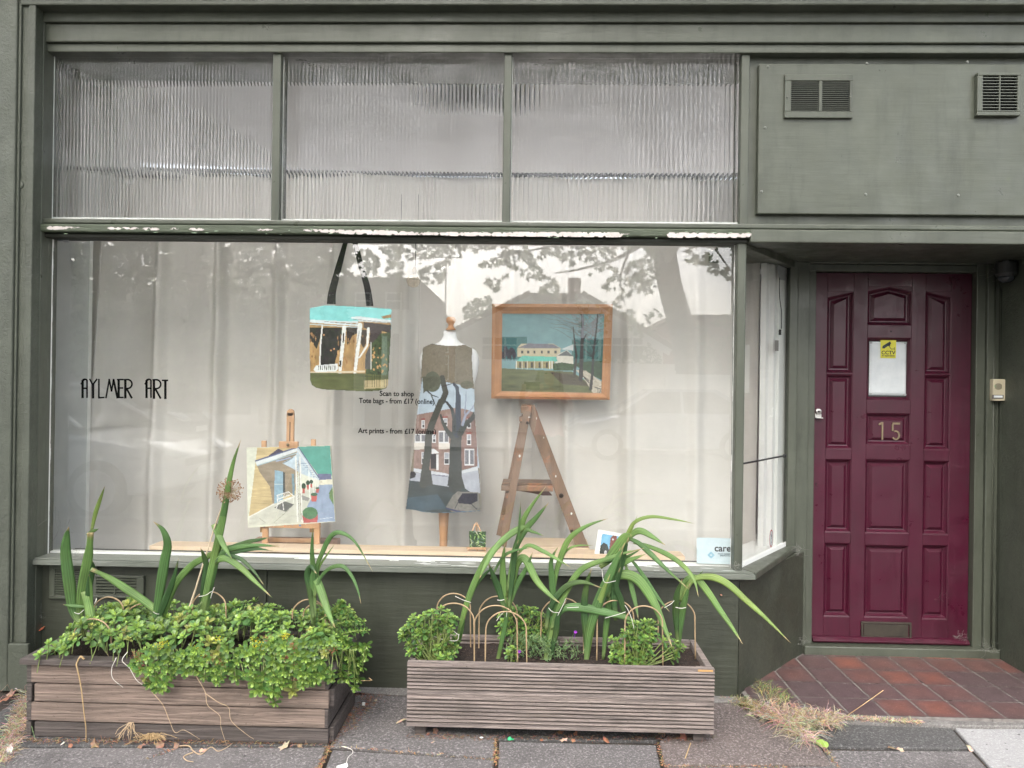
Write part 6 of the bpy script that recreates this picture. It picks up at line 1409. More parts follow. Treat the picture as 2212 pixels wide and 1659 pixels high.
# yellow and faded flower heads among the succulents
yf_m = tintmat('small_flowers', .8); fl = MB()
def spray(mb, u, v, y, col, n=36, r=.022, w=.0024):
    c = U(u, v, y)
    for k in range(n):
        d = Vector((random.gauss(0,1), random.gauss(0,.6), random.gauss(0,.8)))*r*.55; p_ = c + d; q_ = tuple(x*random.uniform(.7,1.2) for x in col)+(1,)
        for ax in (Vector((1,0,0)), Vector((0,0,1))):
            t1 = (ax + Vector((random.uniform(-1,1), random.uniform(-1,1), random.uniform(-1,1)))).normalized()*w; t2 = t1.cross(Vector((random.uniform(-1,1),1,.3))).normalized()*w*.6; mb.add([p_-t1, p_+t2, p_+t1, p_-t2], [(0,1,2,3)], 0, None, q_)
for (u,v) in ((548,1380),(560,1390),(552,1396),(620,1372),(612,1376),(425,1398),(432,1410),(442,1420),(428,1403),(345,1394),(352,1390),(470,1380),(566,1402)): spray(fl, u, v, LYF-.03, (.62,.55,.04), 30, .017)
tag(fl.build('yellow_flowers', yf_m), 'tiny yellow flower sprays among the succulents of the smooth planter', 'flowers')
fl = MB()
for (u,v) in ((628,1390),(634,1400),(608,1412),(620,1416),(455,1420),(478,1428),(650,1458),(640,1464),(660,1462),(716,1404),(300,1420),(305,1440),(292,1412),(575,1376),(630,1424)): spray(fl, u, v, LYF-.045, (.30,.13,.07), 34, .019, .0028)
tag(fl.build('faded_flowers', yf_m), 'brown faded flower heads among the succulents of the smooth planter', 'flowers')
# ice plant with two purple flowers
mb = MB()
for k in range(420):
    u = random.gauss(1170, 44); v = random.uniform(1385, 1432) - 12*math.exp(-((u-1130)/40)**2)
    if not 1092 < u < 1262: continue
    p_ = U(u, v, random.uniform(-.40,-.28)); d = Vector((random.gauss(0,1), random.gauss(0,1), random.uniform(.1,1.3))).normalized(); l = random.uniform(.016,.034); c_ = random.choice(((.17,.27,.10,1),(.12,.22,.09,1),(.22,.32,.14,1)))
    mb.tube([p_, p_+d*l*.6, p_+d*l+Vector((0,0,.004))], [.0018,.0016,.0005], 4, 0, c_)
ip = tag(mb.build('ice_plant', M_leaf, smooth=True), 'thin leaved trailing plant with purple flowers in the middle of the grooved planter', 'plant')
for (u,v) in ((1122,1407),(1243,1365)):
    mb = MB(); c = U(u,v,-.40); 
    for k in range(16):
        a = k*.4; d = Vector((math.cos(a), -.5, math.sin(a))).normalized(); mb.tube([c, c+d*.007], [.0012,.001], 4)
    mb.tube([c, c+Vector((-.004,.01,-.03))], .0012, 4); mb.build('flower', pm('purple_petal', (.28,.03,.42), rough=.6), ip)

# ------------------------------------------------------------------ cane hoops
def hoop(label, uL, uR, vt, vL, vR, y, grp, r=.0029, lean=0):
    A = U(uL, vL, y); B = U(uR, vR, y+lean); T = U((uL+uR)/2, vt, y); w = (uR-uL)/2; cu = (uL+uR)/2
    pts = [(uL, vL), (uL+1, vt + w*1.15)] ; 
    arc = [(cu - w*math.cos(a)*.99 + random.uniform(-.5,.5), vt + w*.95*(1-math.sin(a))) for a in np.linspace(.25, math.pi-.25, 9)]
    pts = pts + arc + [(uR-1, vt + w*1.15), (uR, vR)]
    n = len(pts); C = crom([U(u, v, y + lean*i/(n-1) + .004*math.sin(i)) for i, (u, v) in enumerate(pts)], 5)
    rs = [r*(1 + (.25 if i % 17 == 3 else 0)) for i in range(len(C))]
    m = MB(); m.tube(C, rs, 7); o = m.build('cane_hoop', M_cane, smooth=True); return tag(o, label, 'cane hoop', grp)
HG = 'cane hoops in the grooved planter'; HL = 'cane hoops in the smooth planter'
hoop('rear cane hoop over the left succulent clump of the grooved planter', 943, 1017, 1282, 1350, 1418, -.24, HG)
hoop('front cane hoop over the left succulent clump of the grooved planter', 935, 1025, 1303, 1372, 1440, -.42, HG)
hoop('rear cane hoop behind the second sword plant of the grooved planter', 1034, 1118, 1288, 1414, 1410, -.24, HG)
hoop('middle cane hoop around the second sword plant of the grooved planter', 1024, 1118, 1308, 1440, 1438, -.40, HG)
hoop('lowest front cane hoop before the second sword plant', 1048, 1138, 1321, 1440, 1438, -.44, HG)
hoop('cane hoop behind the twin stemmed sword plant', 1168, 1261, 1292, 1385, 1428, -.26, HG)
hoop('cane hoop left of the right hand succulent clump', 1289, 1370, 1297, 1432, 1362, -.36, HG)
hoop('cane hoop standing before the right hand succulent clump', 1349, 1432, 1309, 1440, 1438, -.43, HG)
hoop('rightmost cane hoop around the end sword plant of the grooved planter', 1421, 1502, 1298, 1385, 1426, -.30, HG)
hoop('rear cane hoop over the left end of the smooth planter', 202, 268, 1290, 1345, 1380, -.33, HL)
hoop('cane hoop between the first two sword plants of the smooth planter', 270, 346, 1305, 1370, 1360, -.35, HL)
hoop('front cane hoop low over the left end of the smooth planter', 159, 241, 1337, 1362, 1402, -.50, HL)
hoop('cane hoop around the tallest sword plant of the smooth planter', 415, 489, 1278, 1340, 1362, -.36, HL)
hoop('upper cane hoop at the right end of the smooth planter', 631, 704, 1295, 1325, 1350, -.38, HL)
hoop('lower cane hoop at the right end of the smooth planter', 655, 712, 1304, 1330, 1350, -.34, HL)
# string ties
def strings(label, L_, y=-.42, w=.0011):
    m = MB()
    for pts in L_: m.tube(crom([U(u,v,y-.02) for u,v in pts], 5), w, 4)
    return tag(m.build('string_tie', M_string, smooth=True), label, 'string', 'string ties on the canes')
z3 = lambda x, y: (810+x*.2839, 1188+y*.2839)
strings('white string tying the leaning sword plant to the left hoops', [[z3(430,650),z3(520,680),z3(620,690),z3(640,640)],[z3(480,560),z3(560,590),z3(640,650)],[z3(430,710),z3(480,760),z3(520,840)],[z3(610,352),z3(670,380),z3(730,400)]])
strings('white string round the second sword plant', [[z3(930,380),z3(955,383),z3(985,378)],[z3(925,540),z3(960,490),z3(1000,470),z3(1000,510)]])
strings('white string round the twin stemmed sword plant', [[z3(1320,440),z3(1350,470),z3(1400,478)],[z3(1390,500),z3(1440,400),z3(1450,370)],[z3(1460,440),z3(1550,435)]])
z44 = lambda x, y: (1242+x*.2839, 1188+y*.2839)
strings('white string round the bushiest sword plant', [[z44(205,150),z44(225,245),z44(310,235)],[z44(230,518),z44(330,490),z44(385,470)],[z44(380,420),z44(400,450),z44(430,520),z44(450,600)]])
strings('white string round the end sword plant of the grooved planter', [[z44(765,436),z44(805,444),z44(845,438)],[z44(680,440),z44(730,410),z44(755,385)]])
z1f = lambda x, y: (x*.2839, 1188+y*.2839)
strings('white string round the first sword plant of the smooth planter', [[z1f(565,475),z1f(600,485),z1f(640,455)],[z1f(720,410),z1f(735,365),z1f(730,400)]], -.43)
strings('white string round the second sword plant of the smooth planter', [[z1f(1165,470),z1f(1190,485),z1f(1212,487)]], -.43)
z2f = lambda x, y: (378+x*.2839, 1188+y*.2839)
strings('white string round the tallest sword plant of the smooth planter', [[z2f(180,355),z2f(230,345),z2f(280,315)],[z2f(272,368),z2f(285,320),z2f(300,285)]], -.43)

# dry allium
al = empty('dry_seedhead', U(396,1345,-.42), 'dry round seedhead on a pale leaning stalk before the window', 'dried flower')
m = MB(); m.tube(crom([U(396,1350,-.42), U(420,1280,-.42), U(446,1195,-.42), U(470,1120,-.42), U(493,1062,-.42)]), [.0042]*9+[.0036]*8+[.003]*8+[.0026]*8, 7); m.build('stalk', pm('pale_stalk', (.55,.45,.32), (.42,.33,.22), rough=.6, scale=20), al, smooth=True)
m = MB(); c = U(496, 1060, -.42)
for k in range(190):
    d = Vector((random.gauss(0,1), random.gauss(0,1), random.gauss(0,1))).normalized(); r_ = .052*random.uniform(.75,1.05) ; c0 = c - Vector((0,0,.008)); e_ = c + d*r_
    m.tube([c0, e_], .0007, 3, 0, (.42,.33,.22,1))
    for q_ in range(2):
        o_ = e_ + Vector((random.uniform(-1,1), random.uniform(-1,1), random.uniform(-1,1)))*.002; s_ = random.uniform(.0016,.003); col = random.choice(((.30,.16,.09,1),(.20,.10,.06,1),(.45,.30,.2,1)))
        m.lathe([(s_*.3,-s_),(s_,0),(s_*.3,s_)], o_, 4); 
        m.c[-12:] = [col]*12
m.hasc = True
m.build('seedhead', M_dry, al)

# ------------------------------------------------------------------ dry stalks, roots, grass, leaves, litter
def curve_thing(name, label, cat, paths, y, r, mat, grp=None, ground=False):
    m = MB()
    for pts in paths:
        if ground: P_ = [G(u, v, .004) for u, v in pts]
        else: P_ = [U(u, v, y) for u, v in pts]
        P_ = [p_ + Vector((random.uniform(-.001,.001), random.uniform(-.001,.001), 0)) for p_ in P_]; C = crom(P_, 6); m.tube(C, [r*(1-.6*i/len(C)) for i in range(len(C))], 5)
    return tag(m.build(name, mat, smooth=True), label, cat, grp)
M_straw = pm('straw', (.50,.36,.19), (.38,.26,.13), rough=.8, scale=30); M_root = pm('pale_root', (.55,.42,.28), (.42,.3,.18), rough=.8, scale=40)
yfr = LYF - .026
curve_thing('dry_stalk', 'dry bent stalk hanging down the left front of the smooth planter', 'stalk', [[z1f(640,830),z1f(612,812),z1f(590,850),z1f(583,878),z1f(598,940),z1f(618,1060),z1f(640,1250),z1f(655,1360),z1f(652,1475)]], yfr, .0038, M_straw)
RG = 'stray roots on the smooth planter'
curve_thing('stray_root', 'pair of white roots hanging from the rim of the smooth planter', 'root', [[z1f(970,775),z1f(930,840),z1f(985,900),z1f(1040,990),z1f(1110,1040)],[z1f(885,820),z1f(850,900),z1f(860,980),z1f(940,1045)]], yfr, .0016, M_string, RG)
curve_thing('stray_root', 'long thin root wandering down the middle of the smooth planter', 'root', [[z1f(1150,1075),z1f(1240,1180),z1f(1290,1300),z1f(1330,1390),z1f(1400,1370),z1f(1522,1440)]], yfr, .0016, M_root, RG)
curve_thing('stray_root', 'forked root hanging from the flowers to the foot of the smooth planter', 'root', [[z2f(160,960),z2f(230,1080),z2f(250,1180),z2f(340,1260),z2f(350,1350),z2f(390,1480)],[z2f(230,1090),z2f(330,1160),z2f(410,1200),z2f(430,1300),z2f(540,1400),z2f(600,1440)]], yfr, .0016, M_root, RG)
m = MB()
for k in range(16):
    a = U(z1f(1000,1310)[0]+random.uniform(-6,6), z1f(1000,1310)[1], LYF-.006); b = a + Vector((random.uniform(-.055,.05), -.012, -random.uniform(.02,.075))); m.tube(crom([a, (a+b)/2 + Vector((random.uniform(-.012,.012), -.008, .004)), b], 4), .0011, 4)
tag(m.build('root_tuft', M_root, smooth=True), 'tuft of tangled dry roots on the third board of the smooth planter', 'root')
m = MB(); c0 = G(328,1597,.012)
for k in range(90):
    d = Vector((random.gauss(0,1), random.gauss(0,.6), abs(random.gauss(0,.5)))); a = c0 + d*.012; b = a + Vector((random.gauss(0,.03), random.gauss(0,.02), random.uniform(-.008,.012))); b.z = max(.003, b.z); m.tube(crom([a, (a+b)/2+Vector((0,0,.01)), b], 3), .0009, 3)
tag(m.build('root_ball', M_straw), 'fibrous root ball of the dry stalk lying at the planter foot', 'root')
curve_thing('stray_root', 'pale root lying on the pavement before the smooth planter', 'root', [[z2f(0,1495),z2f(100,1490),z2f(140,1530),z2f(200,1555),z2f(270,1500),z2f(330,1530),z2f(400,1500),z2f(445,1465)],[z2f(135,1540),z2f(70,1570),z2f(90,1600),z2f(140,1612)]], 0, .0028, M_root, None, True)
curve_thing('dry_stalk', 'thin dry runner poking out at the right end of the smooth planter', 'stalk', [[z2f(1090,915),z2f(1180,940),z2f(1290,945),z2f(1400,990),z2f(1500,992)],[z2f(1500,992),z2f(1475,972)]], -.50, .0018, M_straw)

def grass(name, label, u0, v0, u1, v1, n, L_, col, ht=.5, spread=1.0, shape=None, kind='stuff', zb=.002):
    mb = MB()
    for k in range(n):
        t = random.random(); u = u0+(u1-u0)*t+random.gauss(0, 7*spread); v = v0+(v1-v0)*t+random.gauss(0, 5*spread)
        if shape and not inpoly(shape, u, v): continue
        b = G(u, v, zb)
        if zb < .01 and b.y > -.30 and b.x > .98: b = G(u, v, .024)
        zl = b.z
        d = Vector((random.gauss(0,1), random.gauss(-.3,1), abs(random.gauss(0,ht)))).normalized(); l = L_*random.uniform(.3,1.1); c_ = tuple(x*random.uniform(.65,1.3) for x in random.choice(col))+(1,)
        e = b + d*l; e.z = max(zl if e.y > -.28 else .003, e.z - l*l*1.5); mid = b + d*l*.55 + Vector((random.gauss(0,.1)*l, 0, .12*l)); mid.z = max(mid.z, zl + .002)
        mb.tube([b, mid, e], [.0011,.0009,.0004], 3, 0, c_)
    return tag(mb.build(name, M_dry), label, kind=kind) if kind else mb
ST = [(.50,.40,.29),(.42,.33,.23),(.58,.49,.37),(.28,.21,.14)]; SG = [(.22,.25,.10),(.3,.3,.14),(.16,.2,.08),(.45,.36,.2)]
def tg(o, label, cat): o['label'] = label; o['category'] = cat; return o
tg(grass('dry_grass', '', 1640,1530, 1800,1560, 1000, .075, ST, .45, 1.5), 'heap of dry straw grass where the porch tiles meet the pavement', 'dry grass')
tg(grass('dry_grass', '', 1690,1550, 1745,1600, 320, .12, ST, .12, .9), 'thin dry grass trailing from the heap over the slabs', 'dry grass')
tg(grass('dry_grass', '', 1650,1540, 1810,1556, 1500, .045, ST, .22, 1.2), 'flat mat of dry straw below the tall straw tuft at the step', 'dry grass')
tg(grass('dry_grass', '', 1745,1545, 1990,1560, 800, .022, ST, .3, .5), 'crumbly dry moss along the step edge of the porch', 'moss')
tg(grass('dry_grass', '', 1560,1500, 1650,1535, 900, .034, ST+SG, .6, 1.0), 'dry weeds at the wall foot right of the grooved planter', 'weeds')
tg(grass('green_weed', '', 1635,1480, 1695,1520, 330, .055, SG, .9, 1.3), 'grey green weed tuft by the porch tiles', 'weed')
tg(grass('dry_grass', '', 5,1645, 72,1480, 1200, .045, ST, .4, 1.5), 'straw coloured dry grass along the left end of the smooth planter', 'dry grass')
tg(grass('dry_grass', '', 5,1600, 60,1500, 14, .30, ST, .35, 1.2), 'long dry grass stalks leaning left of the smooth planter', 'dry grass')
for k, (a, b, n) in enumerate((((712,1612),(690,1659),150),((716,1612),(1068,1640),110),((1072,1600),(1070,1656),120),((1420,1605),(1434,1655),70),((1440,1656),(1700,1656),110),((1780,1616),(1812,1659),60),((320,1640),(420,1600),60))):
    tg(grass('joint_debris', '', a[0],a[1],b[0],b[1], n, .014, [(.45,.24,.12),(.3,.17,.09),(.5,.36,.2),(.14,.09,.06)], .25, .32), ['brown debris in the short slab joint by the smooth planter','thin line of brown debris in the long joint between the planters','debris in the slab joint below the grooved planter','debris in the joint by the right foot of the grooved planter','brown crumbs in the joint along the bottom right slabs','crumbs in the joint by the yellow clover sprig','scattered crumbs on the slab before the smooth planter'][k], 'debris')
tg(grass('debris', '', 60,1600, 720,1606, 600, .022, [(.20,.11,.07),(.3,.17,.1),(.10,.06,.04),(.42,.28,.17)], .35, .7), 'dark brown leaf litter along the foot of the smooth planter', 'leaf litter')
tg(grass('debris', '', 880,1592, 1540,1596, 420, .020, [(.16,.09,.06),(.3,.15,.09),(.10,.06,.04),(.3,.22,.15)], .3, .7), 'brown leaf litter in the shade below the grooved planter', 'leaf litter')
tg(grass('debris', '', 715,1600, 810,1500, 420, .020, [(.22,.12,.09),(.3,.14,.09),(.12,.07,.05),(.35,.22,.16)], .3, 1.5), 'reddish debris between the smooth planter and the wall', 'leaf litter')
tg(grass('debris', '', 770,1498, 880,1497, 140, .016, [(.22,.12,.09),(.12,.07,.05)], .3, .9), 'dark crumbs on the cement at the wall foot between the planters', 'debris')
tg(grass('debris', '', 1738,1400, 2150,1412, 200, .020, [(.3,.22,.16),(.2,.13,.09),(.4,.3,.2)], .5, .45), 'dusty fluff and crumbs along the door threshold', 'debris')
# fallen leaves, each its own
M_fallen = tintmat('fallen_leaf', .8)
def fallen(u, v, s, col, label, grp='fallen leaves', z=.006, kind='leaf', p0=None):
    c = p0 or G(u, v, z); a0 = random.uniform(0, 6.28); n = 10; vs = []; tilt_ = Vector((random.uniform(-.5,.5), random.uniform(-.6,.1), 1)).normalized(); a = tilt_.cross(Vector((math.cos(a0), math.sin(a0), .1))).normalized(); b = tilt_.cross(a)
    for k in range(n):
        an = 2*math.pi*k/n; r_ = s*(1 if k % 2 == 0 else .68)*random.uniform(.65, 1.1); p_ = c + a*math.cos(an)*r_ + b*math.sin(an)*r_*.7; p_.z = max(.0025, p_.z + random.uniform(-.2,.35)*s*.5); vs.append(p_)
    ctr = c + Vector((0,0,s*.15)); m = MB(); col_ = [(*(x*random.uniform(.75,1.2) for x in col), 1) for _ in range(n+1)]
    m.add(vs + [ctr], [(k, (k+1) % n, n) for k in range(n)], 0, None, col_)
    o = m.build('fallen_leaf', M_fallen); o.modifiers.new('t', 'SOLIDIFY').thickness = .0005; return tag(o, label, kind, grp)
LT = (.46,.36,.27); LB = (.26,.16,.10); LR = (.30,.13,.08); LW = (.58,.56,.48)
for a in ((50,1488,.045,LW,'large pale grey leaf curled against the pier foot'),(22,1500,.040,LB,'brown crumpled leaf left of the pale one by the pier'),(35,1478,.035,LB,'brown leaf above the other leaves by the pier'),(10,1512,.03,LR,'reddish leaf at the left edge of the pavement'),
          (18,1622,.038,LW,'pale green leaf flat on the slab at the bottom left'),(62,1540,.028,LW,'pale leaf standing by the left end of the smooth planter'),(135,1606,.016,LW,'small white scrap of leaf under the smooth planter'),(205,1608,.034,LB,'brown leaf beside the fibrous root ball'),(152,1611,.016,LR,'orange red leaf scrap left of the root ball'),
          (305,1612,.026,LB,'brown leaf at the foot of the smooth planter right of the root ball'),(345,1610,.030,LB,'crumpled brown leaf near the middle of the smooth planter foot'),(382,1612,.024,LB,'brown leaf where the pale root begins'),(437,1621,.018,(.6,.35,.25),'pink and white leaf scrap by the pale root'),(614,1612,.036,LT,'pale tan maple leaf at the foot of the smooth planter'),
          (648,1611,.018,LB,'little brown leaf right of the tan maple leaf'),(868,1556,.030,LT,'tan leaf at the left corner of the grooved planter'),(941,1579,.024,LB,'brown leaf under the left end of the grooved planter'),(925,1585,.012,LR,'tiny reddish leaf under the grooved planter'),(935,1603,.010,LT,'tiny tan crumb leaf on the slab before the grooved planter'),
          (1218,1598,.022,(.62,.42,.32),'pale pink leaf at the slab joint'),(1238,1600,.016,LR,'red leaf right of the pale pink one'),(1170,1598,.012,LR,'small red brown leaf on the slab joint'),(1310,1600,.022,LR,'dark red leaf flat in the slab joint'),(1210,1582,.02,LR,'red brown leaf standing under the grooved planter'),
          (1243,1585,.018,LR,'orange leaf deep under the grooved planter'),(1428,1580,.030,LB,'brown leaf at the right foot of the grooved planter'),(1477,1592,.026,LR,'curled red brown leaf on the slab by the grooved planter'),(1622,1542,.02,LT,'tan leaf among the weeds right of the grooved planter'),(1668,1543,.02,LT,'pale leaf at the edge of the straw heap'),
          (1712,1528,.034,LB,'brown leaf buried in the straw heap'),(1925,1615,.020,LB,'torn brown leaf flat on the dark slab'),(1945,1620,.018,LT,'tan twig like leaf beside the torn brown one'),(2095,1618,.024,LT,'flat tan grass head on the pale edge slab'),(1700,1540,.012,LB,'small brown leaf beside the weed tuft'),
          (790,1520,.018,LR,'red brown leaf behind the smooth planter'),(752,1545,.020,LR,'reddish leaf beside the right end of the smooth planter'),(735,1565,.016,(.4,.3,.28),'greyish leaf at the right corner of the smooth planter'),(812,1512,.010,LT,'small tan leaf on the cement between the planters')):
    fallen(*a)
m = MB(); c = G(1775,1612,.004)
for (dx,dy,s_) in ((0,0,.016),(.012,-.008,.012),(-.012,.006,.010)):
    cc_ = c + Vector((dx,dy,.012)); m.add([cc_ + Vector((s_*math.cos(a), s_*.5*math.sin(a), s_*.8*math.sin(a))) for a in np.linspace(0,6.28,11)[:-1]], [tuple(range(10))], 0, None, (.25,.38,.06,1)); m.tube([c, cc_], .0008, 4, 0, (.35,.4,.1,1))
tag(m.build('clover_sprig', M_leaf), 'bright yellow green clover sprig in the slab joint', 'plant')
m = MB(); c = G(1344-0,1598,.0) if 0 else G(1101,1597,.004); m.lathe([(.009,0),(.007,.006),(.003,.010)], c, 10); m.box(c.x+.004, c.x+.016, c.y-.003, c.y+.003, .003, .006); tag(m.build('plastic_cap', pm('bright_green_plastic', (.05,.55,.22), rough=.3)), 'small bright green plastic cap on the slab joint', 'litter')
m = MB(); c = G(1040,1594,.004); m.lathe([(.004,0),(.007,.002),(.004,.004)], c, 10, sx=1.2); tag(m.build('pebble', M_white, smooth=True), 'tiny white pebble before the grooved planter', 'pebble')
m = MB(); a, b = G(1480,1638,.004), G(1492,1605,.01); m.tube([a, b], .0022, 5); tag(m.build('dry_twig', M_straw), 'short straw coloured twig on the bottom slab', 'twig')
tb = empty('tea_tag', G(735,1652,.002), 'white paper tag with a curly thread at the bottom edge of the photo', 'litter')
m = MB(); P_ = [G(727,1655,.004), G(750,1648,.004), G(752,1655,.006), G(745,1662,.004), G(727,1660,.004)]; m.prism(P_, (0,0,.001)); m.build('tag', M_white, tb)
m = MB(); m.tube(crom([G(748,1650,.004), G(752,1636,.004), G(762,1626,.004), G(758,1618,.004), G(738,1612,.004)]), .0012, 4); m.build('thread', M_string, tb)
m = MB(); a = G(786,1523,.004); m.box(a.x-.007, a.x+.006, a.y-.003, a.y+.004, .002, .016); tag(m.build('cigarette_end', M_white, bevel=.002), 'white stub standing by the wall foot between the planters', 'litter')
fallen(0,0,.016,(.40,.10,.06),'orange red dead fern leaf caught in cobwebs on the wall by the pier',p0=U(85,1350,-.05)); fallen(0,0,.02,(.40,.10,.06),'lower tip of the orange red dead fern leaf on the wall',p0=U(90,1358,-.05))
c = U(725,1338,-.06)
fallen(0,0,.014,(.35,.22,.17),'brown scrap of dead leaf caught on the low wall',p0=U(716+15,1339,-.05)); fallen(0,0,.010,(.32,.18,.12),'tiny brown snail like scrap on the riser below the window corner',p0=U(1558,1285,-.045))
# long grass stem leaning on the tiles
m = MB(); m.tube(crom([G(1820,1552,.01), U(1860,1525,-.28), U(1908,1491,-.22)]), [.0014]*13, 4); tag(m.build('grass_stalk', M_straw), 'single long dry grass stalk leaning over the porch tiles', 'grass stalk')
# cobwebs
def web(label, u, v, y, n, r, w=.0004, drop=0):
    m = MB(); c = U(u, v, y)
    for k in range(n):
        a = c + Vector((random.gauss(0,r), random.uniform(-.006,.006), random.gauss(0,r*.7))); b = a + Vector((random.gauss(0,r*1.3), random.uniform(-.006,.006), random.gauss(0,r) - drop)); m.tube(crom([a, (a+b)/2 + Vector((random.gauss(0,r*.3), 0, -r*.3)), b], 4), w, 3)
    return tag(m.build('cobweb', M_web), label, 'cobweb', 'cobwebs on the shopfront')
web('dusty cobweb hanging below the right end of the splayed cill', 1722, 1190, YD-.12, 34, .014)
web('cobweb in the corner where the pier meets the cill', 178/1.8517+70, 1202, -.09, 26, .014, .0005)
web('long loose cobweb strands above the left end of the cill', 128, 1120, -.075, 5, .05, .0005, .05)
web('cobweb with dead leaf scraps beside the pier above the smooth planter', 78, 1325, -.055, 34, .018)
web('cobweb under the corner post on the cill', 1590, 1222, -.07, 20, .012)
web('fluffy cobweb at the lower right corner of the door', 2078, 1376, YD-.03, 24, .016)
web('cobweb at the foot of the left door jamb', 1735, 1382, YD-.10, 20, .014)
web('cobweb at the foot of the right door jamb', 2135, 1398, YD-.10, 26, .02)
web('faint cobweb on the right low panel of the door', 2030, 1290, YD-.004, 5, .016, .00025)
web('cobweb in the upper right corner of the porch', 2150, 575, YD-.10, 14, .03, .0005)
# ------------------------------------------------------------------ the other side of the street (seen mirrored in the glass)
M_bark = pm('plane_bark', (.16,.15,.12), (.09,.085,.065), rough=.9, scale=5, bmp=.6, bscale=14)
M_brickA = pm('red_brick', (.26,.13,.095), (.20,.10,.075), rough=.9, scale=6, spots=[(40,.6,.1,(.3,.2,.16))]); M_brickB = pm('brown_brick', (.16,.12,.09), (.12,.09,.07), rough=.9, scale=6)
M_stucco = pm('cream_render', (.82,.80,.75), (.76,.74,.69), rough=.9, scale=2); M_slate = pm('roof_slate', (.14,.135,.14), (.10,.095,.10), rough=.7, scale=12); M_rtile = pm('roof_tile', (.25,.17,.13), (.18,.12,.09), rough=.9, scale=12)
M_win = emat('window_dark', (.03,.035,.04), .1); M_fr = emat('window_white', (.75,.75,.73), .5)
def mwin(b, u0, u1, v0, v1, Y, bars=1, name='window'):
    p0, p1 = MR(u0, v1, Y), MR(u1, v0, Y); x0, x1, z0, z1 = p0.x, p1.x, p0.z, p1.z; y = -Y + .04; t = .05; m = MB()
    m.box(x0-t, x1+t, y, y+.05, z0-t, z0); m.box(x0-t, x1+t, y, y+.05, z1, z1+t); m.box(x0-t, x0, y, y+.05, z0, z1); m.box(x1, x1+t, y, y+.05, z0, z1); zm = z0+(z1-z0)*.66
    m.box(x0, x1, y, y+.04, zm-.025, zm+.025)
    for k in range(1, bars+1): xx = x0+(x1-x0)*k/(bars+1); m.box(xx-.03, xx+.03, y, y+.045, z0, z1)
    w = m.build(name, M_fr, b); m = MB(); m.box(x0, x1, y-.01, y+.005, z0, z1); m.build('pane', M_win, w)
# rendered bungalow with a broad gable
Yh = 22; hb_ = empty('gabled_house', MR(1200, 860, Yh), 'cream rendered house with a broad clipped gable across the street', 'house')
P = [MR(980,860,Yh), MR(1432,860,Yh), MR(1432,752,Yh), MR(1250,648,Yh), MR(1150,648,Yh), MR(985,720,Yh)]
P[0].z = P[1].z = -.1; m = MB(); m.prism(P, (0,-7,0)); m.build('wall', M_stucco, hb_)
for (a, b) in (((972,728),(1148,641)),((1252,641),(1446,757))):
    A_, B_ = MR(*a, Yh), MR(*b, Yh); m = MB(); t = (B_-A_).normalized(); n_ = Vector((-t.z,0,t.x)); m.prism([A_+Vector((0,.5,0)), B_+Vector((0,.5,0)), B_+n_*.18+Vector((0,.5,0)), A_+n_*.18+Vector((0,.5,0))], (0,-8,0)); m.build('roof', M_rtile, hb_)
    m = MB(); m.prism([A_-n_*.22+Vector((0,.5,0)), B_-n_*.22+Vector((0,.5,0)), B_+Vector((0,.5,0)), A_+Vector((0,.5,0))], (0,-.05,0)); m.build('barge_board', M_fr, hb_)
m = MB(); A_, B_ = MR(1146,650,Yh), MR(1254,650,Yh); m.box(A_.x, B_.x, -Yh-6.9, -Yh+.5, A_.z, A_.z+.22); m.build('roof_ridge', M_rtile, hb_)
m = MB(); A_, B_ = MR(1228,640,Yh+4), MR(1244,600,Yh+4); m.box(A_.x, B_.x+.2, A_.y-.6, A_.y, A_.z-1, B_.z); m.build('chimney', M_brickA, hb_)
mwin(hb_, 1042,1116,730,776, Yh, 2); mwin(hb_, 1240,1292,731,775, Yh, 1); mwin(hb_, 1298,1388,731,775, Yh, 3)
# tall victorian house with white porch columns
Yv = 21; vh = empty('victorian_house', MR(800, 870, Yv), 'tall dark brick house with a white columned porch across the street', 'house')
m = MB(); A_, B_ = MR(560,860,Yv), MR(903,600,Yv); m.box(A_.x, B_.x, -Yv-8, -Yv, -.1, B_.z); m.build('wall', M_brickB, vh)
m = MB(); A_, B_ = MR(882,860,Yv-.2), MR(907,606,Yv-.2); m.box(A_.x, B_.x, -Yv-.0, -Yv+.3, -.1, B_.z); m.build('quoin', M_stucco, vh)
m = MB(); A_, B_ = MR(760,700,Yv), MR(896,684,Yv); m.box(A_.x, B_.x, -Yv, -Yv+1.3, A_.z, B_.z+.1); m.box(A_.x+.1, B_.x-.1, -Yv, -Yv+1.2, A_.z-.3, A_.z); m.build('porch_roof', M_stucco, vh)
for u in (792, 848, 884):
    m = MB(); A_ = MR(u,860,Yv); m.box(A_.x-.15, A_.x+.15, -Yv+.9, -Yv+1.2, -.1, MR(u,704,Yv).z-.2); m.build('column', M_stucco, vh)
mwin(vh, 836,866,635,680, Yv, 0); mwin(vh, 770,800,635,680, Yv, 0); mwin(vh, 700,740,640,690, Yv, 0); mwin(vh, 620,670,640,800, Yv, 1)
